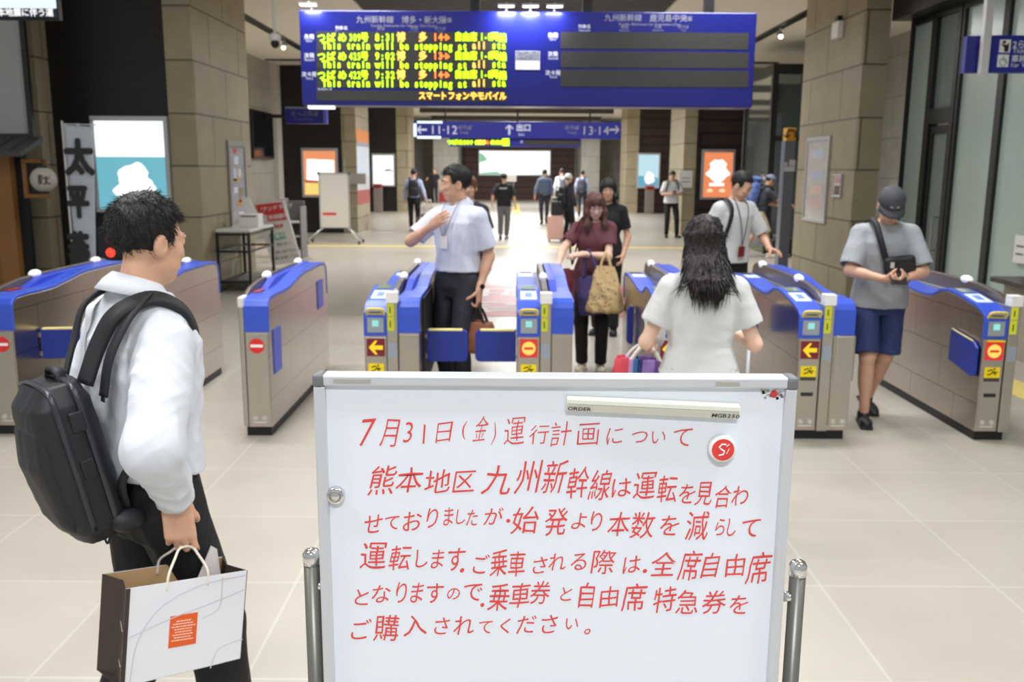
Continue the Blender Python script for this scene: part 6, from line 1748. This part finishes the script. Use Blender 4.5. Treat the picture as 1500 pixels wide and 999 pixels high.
mb = MB(); mb.tube(spline([T2 @ v3(.05, .02, 1.50), T2 @ v3(.055, .105, 1.42), T2 @ v3(.04, .145, 1.30), T2 @ v3(.02, .148, 1.24)], 6), .0035, 6); mb.tube(spline([T2 @ v3(-.05, .02, 1.50), T2 @ v3(-.055, .105, 1.42), T2 @ v3(-.02, .145, 1.30), T2 @ v3(.015, .148, 1.24)], 6), .0035, 6); mb.build('lanyard', mat('lanyard_grey', C(130, 134, 160), .6), r2)
mb = MB(); mb.box(-.015, .045, .138, .146, 1.15, 1.24, T2); mb.build('name_card', whitel, r2, bevel=.003)
grip = wpos(P2, j['wr'] + v3(.014, .012, -.118))
leather = mat('leather_brown', C(146, 92, 66), .45, bump=.1, bscale=120)
tb = tote('brown leather handbag held by the man in the white short-sleeved shirt', grip, math.radians(-25), .26, .34, .24, .13, leather, .11, mat('handle_dark', C(52, 36, 34), .5), name='handbag', cat='handbag', sag=.002)
mb = MB(); mb.disc((-.10, -.05, -.215), .008, (0, -1, 0), .006, 12); mb.disc((.10, -.05, -.215), .008, (0, -1, 0), .006, 12); mb.build('stud', steel, tb)

# ---- the woman in maroon
P3 = person('woman in maroon tunic and black trousers touching the gate with one hand', .70, 7.88, 172, 1.57, .008,
    dict(lean=5, head_yaw=14, head_pitch=16, hr=(.30, .40, 1.055), er=(.8, -.5, -.6), dr=(.15, .9, -.35), nr=(0, .1, -1), cr=(12, 18, 12), tr=.5, hl=(.085, .26, 1.15), el=(-1, -.2, -.5), dl=(.95, .1, -.1), nl=(0, -.4, -.9), cl=(15, 25, 15), tl=.5,
         fr=(.09, .0, .085), fl=(-.09, .03, .085)),
    dict(fem=True, pale=True, tmat=maroon_c, tname='tunic', sleeve='short', sl_len=.62, sl_ease=.004, hem=.70, flare=.035, bmat=black_cloth, shoes=cream_shoe, hair='long', hlen=.30, hmat=HAIR_B(), neck_r=.078, fold=.0042, tufts=900))
r3, J3, T3, HP3, HM3, hc3 = P3
mb = MB()
for q in (1, -1):
    mb.tube([HP3(q * .032 + .021 * math.cos(i * PI / 8), .098, .002 + .015 * math.sin(i * PI / 8)) for i in range(16)], .0012, 5, closed=True); mb.tube([HP3(q * .053, .096, .006), HP3(q * .078, .01, .008)], .0012, 5)
mb.tube([HP3(-.011, .0985, .006), HP3(.011, .0985, .006)], .0012, 5); mb.build('glasses', mat('glasses_frame', C(96, 60, 66), .3), r3)
j = J3['l']; g1 = wpos(P3, j['el'].lerp(j['wr'], .22) + v3(0, 0, .03)); g2 = wpos(P3, j['el'].lerp(j['wr'], .80) + v3(0, 0, .03))
def tex_print(name, base, cols, scale):
    m = mat(name, base, .85, bump=.1, bscale=200); nt = m.node_tree; p = nt.nodes['Principled BSDF']
    tc = nt.nodes.new('ShaderNodeTexCoord'); v = nt.nodes.new('ShaderNodeTexVoronoi'); v.inputs['Scale'].default_value = scale
    nt.links.new(tc.outputs['Object'], v.inputs['Vector'])
    rr = nt.nodes.new('ShaderNodeValToRGB'); rr.color_ramp.interpolation = 'CONSTANT'; rr.color_ramp.elements[0].position = 0; rr.color_ramp.elements[0].color = (1, 1, 1, 1); rr.color_ramp.elements[1].position = .22; rr.color_ramp.elements[1].color = (0, 0, 0, 1)
    nt.links.new(v.outputs['Distance'], rr.inputs[0])
    cr_ = nt.nodes.new('ShaderNodeValToRGB'); cr_.color_ramp.interpolation = 'CONSTANT'
    sx = nt.nodes.new('ShaderNodeSeparateColor'); nt.links.new(v.outputs['Color'], sx.inputs[0]); nt.links.new(sx.outputs[0], cr_.inputs[0])
    els = cr_.color_ramp.elements; els[0].color = cols[0]; els[1].position = .5; els[1].color = cols[1]
    mx = nt.nodes.new('ShaderNodeMix'); mx.data_type = 'RGBA'; mx.inputs['A'].default_value = base
    nt.links.new(rr.outputs[0], mx.inputs['Factor']); nt.links.new(cr_.outputs[0], mx.inputs['B']); nt.links.new(mx.outputs['Result'], p.inputs['Base Color'])
    return m
purple = mat('tote_purple', C(70, 60, 110), .85, bump=.1, bscale=300)
beige_print = tex_print('tote_print', C(206, 180, 132), [C(120, 92, 110), C(160, 110, 60)], 26)
tote('plain purple cloth tote bag hanging from the arm of the woman in maroon', g2, math.radians(160), .24, .30, .34, .09, purple, .20, purple, roll=.16)
tote('beige patterned cloth bag hanging from the arm of the woman in maroon', g1 + v3(.02, -.07, 0), math.radians(172), .16, .33, .40, .14, beige_print, .10, beige_print, sag=.009)
sb = tote('dark red shoulder bag at the hip of the woman in maroon', wpos(P3, T3 @ v3(.17, -.02, 1.02)), math.radians(150), .26, .26, .22, .10, mat('bag_wine', C(120, 36, 48), .5, bump=.1, bscale=100), .03, maroon_c, name='shoulder_bag', straps=False)
o3 = (sb.matrix_basis.inverted() if False else (Matrix.Translation(sb.location) @ sb.rotation_euler.to_matrix().to_4x4()).inverted())
pts = spline([wpos(P3, T3 @ Vector(p)) for p in ((.20, -.02, 1.02), (.215, .05, 1.2), (.15, .10, 1.40), (.11, .0, 1.472), (.13, -.12, 1.36), (.20, -.07, 1.02))], 6); pts = [o3 @ p for p in pts]
strap_mesh(pts, .022, .005, (1, 0, .2)).build('strap', mat('bag_wine', C(120, 36, 48), .5), sb, True)

# ---- the woman with long hair, seen from behind
P4 = person('woman with long dark hair in white t-shirt seen from behind at the gate', .83, 3.95, -6, 1.555, .0075,
    dict(head_yaw=4, head_pitch=6, hr=(.215, .235, 1.11), er=(.3, -1, -.3), dr=(.15, .75, .2), nr=(-.8, .3, -.4), cr=(50, 66, 34), hl=(-.235, .22, 1.07), el=(-.3, -1, -.3), nl=(.9, .2, 0), dl=(-.1, .8, -.6), cl=(50, 66, 34)),
    dict(fem=True, pale=True, tmat=white_tee, tname='t_shirt', sleeve='short', sl_len=.66, sl_ease=.012, hem=.955, flare=.012, tease=.012, bmat=jeans_c, shoes=cream_shoe, hair='long', hlen=.215, hwid=1.12, hback=[-.165, -.158, -.115, -.045, -.012], hfront=False, hmat=mat('dark_brown_hair', C(26, 20, 19), .45, bump=.5, bscale=160, stretch=(1, 1, .2), var=.4, vscale=70), fold=.0042, tufts=1600))
r4, J4 = P4[:2]
def stripe_mat():
    m = bpy.data.materials.new('tote_stripes'); m.use_nodes = True; nt = m.node_tree; p = nt.nodes['Principled BSDF']; p.inputs['Roughness'].default_value = .7
    tc = nt.nodes.new('ShaderNodeTexCoord'); sx = nt.nodes.new('ShaderNodeSeparateXYZ'); nt.links.new(tc.outputs['Object'], sx.inputs[0])
    ma = nt.nodes.new('ShaderNodeMath'); ma.operation = 'MULTIPLY_ADD'; ma.inputs[1].default_value = 2.4; ma.inputs[2].default_value = .5; nt.links.new(sx.outputs['X'], ma.inputs[0])
    rr = nt.nodes.new('ShaderNodeValToRGB'); rr.color_ramp.interpolation = 'CONSTANT'; nt.links.new(ma.outputs[0], rr.inputs[0])
    st = [(0, (176, 50, 66)), (.16, (208, 70, 84)), (.30, (196, 150, 200)), (.35, (60, 120, 180)), (.40, (48, 60, 120)), (.46, (150, 120, 190)), (.60, (110, 70, 140)), (.68, (50, 44, 60)), (.82, (150, 40, 60)), (.9, (60, 70, 130))]
    els = rr.color_ramp.elements
    els[0].color = C(*st[0][1]); els[1].position = st[1][0]; els[1].color = C(*st[1][1])
    for a, c in st[2:]: e = els.new(a); e.color = C(*c)
    nt.links.new(rr.outputs[0], p.inputs['Base Color']); return m
stripes = stripe_mat()
g4 = wpos(P4, J4['l']['wr'] + v3(.0, .075, -.04))
tote('striped red blue and purple tote bag held by the long-haired woman', g4 + v3(-.015, 0, 0), math.radians(8), .27, .36, .40, .16, stripes, .055, mat('handle_white', C(236, 228, 214), .6), roll=.10)
s = Sculpt(); c = g4 + v3(.035, .06, .085)
cb = empty('cloth_pouch', c, 'small white cloth pouch with red trim on the arm of the long-haired woman', 'pouch')
s.loft([-.10, -.06, 0, .05, .07], [.035, .05, .05, .055, .03], [.03, .04, .045, .05, .03], ex=2.2, k=.01); s.build('pouch_body', white_tee, cb, .006, fold=.005, seed=3)
mb = MB(); mb.tube([(.056 * math.cos(i * PI / 8), .05 * math.sin(i * PI / 8), .055) for i in range(16)], .008, 6, closed=True); mb.build('red_trim', rb_, cb, True)
mb = MB(); mb.tube(spline([(-.03, 0, .06), (0, -.02, .10), (.03, 0, .06)], 5), .005, 6); mb.build('cord', rb_, cb, True)
g5 = wpos(P4, J4['r']['wr'] + v3(-.01, .07, -.0))
suitcase('white suitcase with a long pull handle held by the long-haired woman', g5.x, g5.y - .02, math.radians(4), .34, .22, .50, mat('case_white', C(220, 222, 226), .35), g5.z - .02, hm=mat('handle_bar', C(214, 218, 224), .3, .3))

# ---- the man in the cap
P5 = person('man in grey t-shirt, navy shorts and dark cap looking at his phone', 2.555, 6.30, 176, 1.66, .008,
    dict(lean=4, head_pitch=34, head_yaw=-4, hr=(.075, .29, 1.085), er=(1, -.5, -.4), dr=(-.75, .55, -.1), nr=(-.2, -.2, .9), cr=(30, 40, 25), hl=(-.06, .30, 1.085), el=(-1, -.5, -.4), dl=(.75, .55, -.1), nl=(.2, -.2, .9), cl=(30, 40, 25),
         fr=(.075, .10, .085), fl=(-.055, -.24, .13), ftl=-24),
    dict(tmat=grey_tee, tname='t_shirt', sleeve='short', sl_len=.88, sl_ease=.022, hem=.86, flare=.012, tease=.016, bottom='shorts', short_len=.93, bmat=short_c, ease=.012, shoes=black_shoe, hair='cap', tufts=100, fold=.0042))
r5, J5, T5, HP5, HM5, hc5 = P5
capm = mat('cap_charcoal', C(66, 68, 74), .8, bump=.1, bscale=250)
HR5 = np.array(HM5); s = Sculpt(); s.ell(HP5(0, -.010, .046), (.090, .108, .092), HR5, k=.01); s.box(HP5(0, 0, -.06), (.15, .2, .085), HR5, rd=.0, k=.004, op='-'); s.ell(HP5(0, -.010, .03), (.083, .10, .09), HR5, k=.0, op='-'); s.build('cap_crown', capm, r5, .006)
vs = []; fs = []; n = 14
for i in range(n + 1):
    a = math.radians(-72 + 144 * i / n)
    x0_, y0_ = .086 * math.sin(a), -.01 + .100 * math.cos(a); x1_, y1_ = .086 * math.sin(a) * 1.04, y0_ + .085 * max(math.cos(a) - .25, 0) ** .6
    for x, y, z in ((x0_, y0_, .032), ((x0_ + x1_) / 2, (y0_ + y1_) / 2, .026 - .25 * x0_ ** 2 * 8), (x1_, y1_, .012 - x1_ ** 2 * 2.5)): vs.append(HP5(x, y, z))
for i in range(n):
    for j_ in range(2): a = i * 3 + j_; fs.append((a, a + 1, a + 4, a + 3))
mb = MB(); mb.add(vs, fs); o = mb.build('cap_brim', capm, r5, True); m_ = o.modifiers.new('t', 'SOLIDIFY'); m_.thickness = .005
Q = []; mb = MB(); mb.box(-.03, .03, .0, .003, -.006, .006, Matrix.Translation(HP5(0, .092, .062)) @ HM5.to_4x4() @ Matrix.Rotation(.35, 4, 'X')); mb.build('cap_badge', mat('badge_grey', C(150, 150, 152), .5), r5)
j = J5['l']; ax = (j['wr'] - j['el']).normalized(); p = j['wr'] - ax * .02; mb = MB(); mb.tube([p - ax * .011, p + ax * .011], .0305, 16); mb.build('watch_band', strap_black, r5)
sl = empty('sling_bag', r5.location, 'black sling bag worn across the chest of the man in the cap', 'sling bag'); sl.rotation_euler = r5.rotation_euler; sl.scale = r5.scale
s = Sculpt(); s.box(T5 @ v3(-.055, .185, 1.185), (.105, .035, .065), np.array(T5.to_3x3() @ Matrix.Rotation(math.radians(8), 3, 'Y')), rd=.028, k=.01); s.build('bag_body', pack_black, sl, .006, fold=.003)
mb = MB(); mb.tube([T5 @ v3(-.14, .222, 1.20), T5 @ v3(.03, .222, 1.225)], .003, 6); mb.build('zip', zipm, sl)
mb = MB(); mb.box(-.005, .02, -.002, .002, -.02, .02, Matrix.Translation(T5 @ v3(.0, .224, 1.19))); mb.build('label', mat('tag_pale', C(200, 200, 196), .5), sl)
cen = T5 @ v3(0, 0, 1.3); pts = spline([T5 @ Vector(p) for p in ((.03, .165, 1.205), (.075, .152, 1.34), (.10, .09, 1.45), (.112, .0, 1.482), (.10, -.11, 1.42), (-.02, -.145, 1.25), (-.16, -.09, 1.13), (-.195, .05, 1.13), (-.15, .165, 1.165))], 6)
strap_mesh(pts, .042, .008, [(p - cen) for p in pts]).build('strap', strap_black, sl, True)
c = wpos(P5, (J5['r']['wr'] + J5['l']['wr']) / 2 + v3(.0, .085, .012))
ph = empty('wallet', c, 'dark brown wallet in the hands of the man in the cap', 'wallet', None, math.radians(176)); ph.rotation_euler = (math.radians(40), 0, math.radians(176))
mb = MB(); mb.box(-.055, .055, -.006, .0, -.045, .045); mb.build('wallet_cover', mat('wallet_brown', C(74, 40, 38), .5), ph, bevel=.003); mb = MB(); mb.box(-.05, .05, .0, .003, -.04, .04); mb.build('wallet_inside', dark, ph)

# ---- the man with the lanyard
P6 = person('man in white shirt with red card on a lanyard looking down to the right', 2.03, 8.55, 208, 1.75, .009,
    dict(lean=6, head_pitch=20, head_yaw=22, hr=(.24, .10, .90), el=(-.8, -.7, -.3), hl=(-.20, .31, 1.02), dl=(-.1, .9, -.1), nl=(.3, 0, -.9)),
    dict(tmat=white_tee, sleeve='short', sl_len=.9, sl_ease=.015, hem=.90, flare=.012, tease=.01, bmat=black_cloth, shoes=black_shoe, tufts=400, fold=.0042))
r6, J6, T6 = P6[:3]
mb = MB()
for q in (1, -1): mb.tube(spline([T6 @ v3(q * .055, .02, 1.485), T6 @ v3(q * .06, .11, 1.40), T6 @ v3(q * .025, .15, 1.22), T6 @ v3(0, .152, 1.06)], 6), .004, 6)
mb.build('lanyard', mat('lanyard_dark', C(70, 72, 84), .6), r6)
mb = MB(); mb.box(-.035, .035, .150, .158, .965, 1.06, T6); mb.build('red_card', mat('card_red', C(130, 30, 36), .5), r6, bevel=.003)
bg = empty('shoulder_bag', r6.location, 'black shoulder bag strap over the man with the lanyard', 'bag'); bg.rotation_euler = r6.rotation_euler; bg.scale = r6.scale
cen = T6 @ v3(.1, 0, 1.25); pts = spline([T6 @ Vector(p) for p in ((.18, .06, 1.05), (.17, .13, 1.22), (.14, .12, 1.39), (.135, .0, 1.475), (.15, -.11, 1.36), (.19, -.12, 1.05))], 6); strap_mesh(pts, .035, .008, [(p - cen) for p in pts]).build('strap', strap_black, bg, True)
s = Sculpt(); s.box(T6 @ v3(.20, -.10, .95), (.06, .13, .13), rd=.03, k=.01); s.build('bag_body', pack_black, bg, .012)

# ---- people further back
blk_tee = mat('tee_black', C(26, 27, 32), .85); drk = mat('tee_charcoal', C(52, 50, 58), .85); lblue = mat('shirt_lilac', C(170, 176, 206), .85); gpant = mat('trouser_grey', C(104, 102, 106), .8); beige = mat('shorts_beige', C(206, 196, 172), .85); lgrey = mat('shirt_pale', C(214, 216, 220), .85); dgrey_tee = mat('tee_dark_grey', C(74, 78, 90), .85); bluegrey = mat('shirt_bluegrey', C(120, 134, 160), .85)
person('dark-haired woman in black top close behind the woman in maroon', 1.0, 9.7, 165, 1.655, .011, dict(head_yaw=8, head_pitch=4, hl=(-.2, .12, .9)), dict(fem=True, tmat=blk_tee, sleeve='short', bmat=black_cloth, shoes=black_shoe, hair='bob', hlen=.13, tufts=300))
p = person('woman with brown tied-back hair, mostly hidden behind the man with hand on chest', -.44, 9.2, 160, 1.68, .012, dict(head_yaw=20), dict(fem=True, tmat=drk, sleeve='short', bmat=black_cloth, shoes=black_shoe, hair='pony', hmat=mat('copper_hair', C(120, 72, 50), .4, bump=.5, bscale=160, stretch=(1, 1, .2)), tufts=200))
P8 = person('man in white shirt and black trousers standing by the far right pillar with his phone', 4.12, 24.0, 182, 1.73, .014, dict(head_pitch=28, hr=(.07, .27, 1.13), er=(1, -.4, -.6), hl=(-.05, .28, 1.13), el=(-1, -.4, -.6), dr=(-.7, .6, .1), dl=(.7, .6, .1), nr=(0, 0, 1), nl=(0, 0, 1), fl=(-.17, .05, .085), fyl=18), dict(tmat=lgrey, sleeve='short', sl_len=.9, sl_ease=.02, hem=.88, tease=.02, bmat=black_cloth, shoes=black_shoe, tufts=200))
c = wpos(P8, (P8[1]['r']['wr'] + P8[1]['l']['wr']) / 2 + v3(0, .10, .03)); ph = empty('phone', c, 'dark phone held by the man in white at the far right pillar', 'phone'); ph.rotation_euler = (math.radians(-35), 0, math.radians(182)); mb = MB(); mb.box(-.036, .036, -.004, .004, -.07, .07); mb.build('case', dark, ph, bevel=.004); mb = MB(); mb.box(-.033, .033, -.0055, -.004, -.065, .065); mb.build('screen', mat('phone_screen', C(40, 44, 54), .1), ph)
back_pack(P8, 'dark backpack worn by the man with the phone at the far right pillar', pack_black, 1.73, W=.24, D=.12)
P9 = person('hiker in grey shirt and beige shorts stepping to the right beyond the gates', 5.02, 18.6, -82, 1.70, .013, dict(lean=15, pelvis=(0, -.05, .92), head_pitch=14, hr=(.16, .52, 1.10), er=(.3, -.3, -1), nr=(0, 0, -1), hl=(-.16, .45, 1.05), el=(-.3, -.3, -1), fr=(.09, .20, .085), fl=(-.10, -.34, .16), ftl=-30), dict(tmat=dgrey_tee, sleeve='short', sl_len=.8, hem=.90, bottom='shorts', short_len=.95, bmat=beige, ease=.02, shoes=cream_shoe, socks=mat('sock_black', C(28, 28, 30), .8), hair='cap', tufts=60))
HR9 = np.array(P9[4]); s = Sculpt(); s.ell(P9[3](0, -.010, .046), (.090, .108, .092), HR9, k=.01); s.box(P9[3](0, 0, -.06), (.15, .2, .085), HR9, rd=.0, k=.004, op='-'); s.box(P9[3](0, .12, .028), (.07, .07, .006), HR9, rd=.005, k=.01); s.build('cap', mat('cap_grey', C(120, 130, 150), .8), P9[0], .012)
bb9 = back_pack(P9, 'large blue hiking rucksack on the back of the bent hiker', mat('pack_blue', C(84, 106, 168), .7, var=.3, vscale=7), 1.7, W=.34, D=.24, z0=.96, z1=1.52, vox=.014, strap_m=strap_black, name='rucksack')
s = Sculpt(); s.ell(P9[2] @ v3(0, -.24, 1.56), (.16, .11, .06), np.array(P9[2].to_3x3()), k=.01); s.build('top_lid', MATS['pack_blue'], bb9, .014, fold=.0042)
c = at(1134, 360, 19.0); suitcase('large black suitcase standing by the hiker at the far right', 5.55, 18.9, math.radians(10), .48, .28, .30, mat('case_black', C(28, 28, 30), .4), .42)
P10 = person('man in lilac shirt with black backpack pulling a grey suitcase away', at(607, 340, 25.7).x, 25.7, 4, 1.73, .016, dict(hr=(.36, -.12, .82), fr=(.09, -.16, .12), fl=(-.09, .18, .085), ftr=-20), dict(tmat=lblue, sleeve='long', hem=.93, bmat=black_cloth, shoes=black_shoe, tufts=60))
back_pack(P10, 'black backpack of the man pulling the grey suitcase', pack_black, 1.73, vox=.016)
suitcase('dark grey suitcase with a white mark, pulled by the man in lilac', at(627, 338, 25.4).x, 25.4, math.radians(8), .38, .24, .46, mat('case_grey', C(84, 86, 92), .4), .88, mark=whitel)
P11 = person('person in black standing far off beside the left wall', at(637, 297, 47.5).x, 47.5, 170, 1.74, .022, dict(hr=(.38, .2, 1.15)), dict(tmat=blk_tee, sleeve='short', bmat=black_cloth, shoes=black_shoe, tufts=20))
suitcase('small red suitcase far off beside the person in black', at(645, 297, 47.3).x + .12, 47.3, 0, .36, .22, .50, mat('case_red', C(150, 36, 40), .5), .8)
P12 = person('person in black t-shirt and grey trousers walking away in the middle distance', at(738, 350, 23.2).x, 23.2, -8, 1.64, .016, dict(hr=(.30, .06, .88), hl=(-.3, -.05, .9), fr=(.05, .14, .085), fl=(-.06, -.20, .13), ftl=-25), dict(tmat=blk_tee, sleeve='short', sl_len=1.0, sl_ease=.03, tease=.02, hem=.86, bmat=gpant, ease=.01, shoes=mat('shoe_grey', C(150, 150, 156), .6), tufts=60))
Qs = P12[2] @ v3(0, -.14, 1.33); mb = MB(); mb.box(-.10, .10, -.152, -.146, 1.31, 1.345, P12[2]); mb.build('back_print', mat('print_white', C(180, 184, 192), .7), P12[0])
P13 = person('man in blue-grey shirt with a bulky grey-blue backpack walking away', at(797, 328, 29.5).x, 29.5, 0, 1.74, .018, dict(fr=(.08, .18, .085), fl=(-.08, -.2, .13), ftl=-20, hl=(-.3, .05, .88)), dict(tmat=bluegrey, sleeve='long', bmat=navy_cloth, shoes=black_shoe, tufts=40))
back_pack(P13, 'bulky grey-blue backpack of the man walking down the middle', mat('pack_slate', C(70, 86, 112), .7), 1.74, W=.40, D=.22, z0=.95, z1=1.46, vox=.018)
P14 = person('person in pale cap and dark clothes standing by a pink suitcase', at(831, 352, 22.6).x, 22.6, -50, 1.63, .016, dict(hl=(-.30, .22, 1.0), hr=(.22, .1, .88)), dict(fem=True, tmat=drk, sleeve='long', bmat=black_cloth, shoes=black_shoe, hair='cap', tufts=40))
HR9 = np.array(P14[4]); s = Sculpt(); s.ell(P14[3](0, -.010, .046), (.094, .112, .095), HR9, k=.01); s.box(P14[3](0, 0, -.07), (.15, .2, .085), HR9, rd=.0, k=.004, op='-'); s.box(P14[3](0, .12, .02), (.07, .06, .006), HR9, rd=.005, k=.01); s.build('cap', mat('cap_white', C(206, 206, 206), .8), P14[0], .014)
back_pack(P14, 'dark daypack of the person by the pink suitcase', pack_black, 1.63, W=.28, D=.14, vox=.016)
c = at(813, 353, 22.45)
suitcase('tall pink suitcase in the middle of the concourse', c.x, 22.45, math.radians(5), .38, .25, .58, mat('case_pink', C(222, 176, 164), .4), 1.06)
r = empty('travel_bag', (c.x + .03, 22.42, .64), 'black travel bag standing on top of the pink suitcase', 'bag'); s = Sculpt(); s.box((0, 0, .17), (.14, .09, .17), rd=.03, k=.01); s.build('bag_body', pack_black, r, .014, fold=.004); mb = MB(); mb.tube(spline([(-.06, 0, .33), (-.04, 0, .39), (.04, 0, .39), (.06, 0, .33)], 5), .010, 6); mb.build('handle', strap_black, r, True)
P15 = person('person in a pale top with dark straps behind the one in the pale cap', at(822, 322, 33.5).x, 33.5, 5, 1.76, .02, {}, dict(tmat=lgrey, sleeve='long', bmat=black_cloth, shoes=black_shoe, tufts=20))
back_pack(P15, 'dark grey backpack of the person in the pale top', mat('pack_grey', C(90, 92, 100), .7), 1.76, W=.22, D=.14, z0=1.0, z1=1.36, vox=.02)
P16 = person('person in pale blue shirt with dark backpack walking off at the right of the concourse', at(852, 318, 34.5).x, 34.5, -12, 1.70, .02, dict(fr=(.08, .15, .085), fl=(-.08, -.15, .1)), dict(tmat=lblue, sleeve='long', bmat=navy_cloth, shoes=black_shoe, tufts=20))
back_pack(P16, 'dark slate backpack of the person in the pale blue shirt', mat('pack_dslate', C(56, 62, 78), .7), 1.70, W=.34, D=.2, z0=.95, z1=1.40, vox=.02)
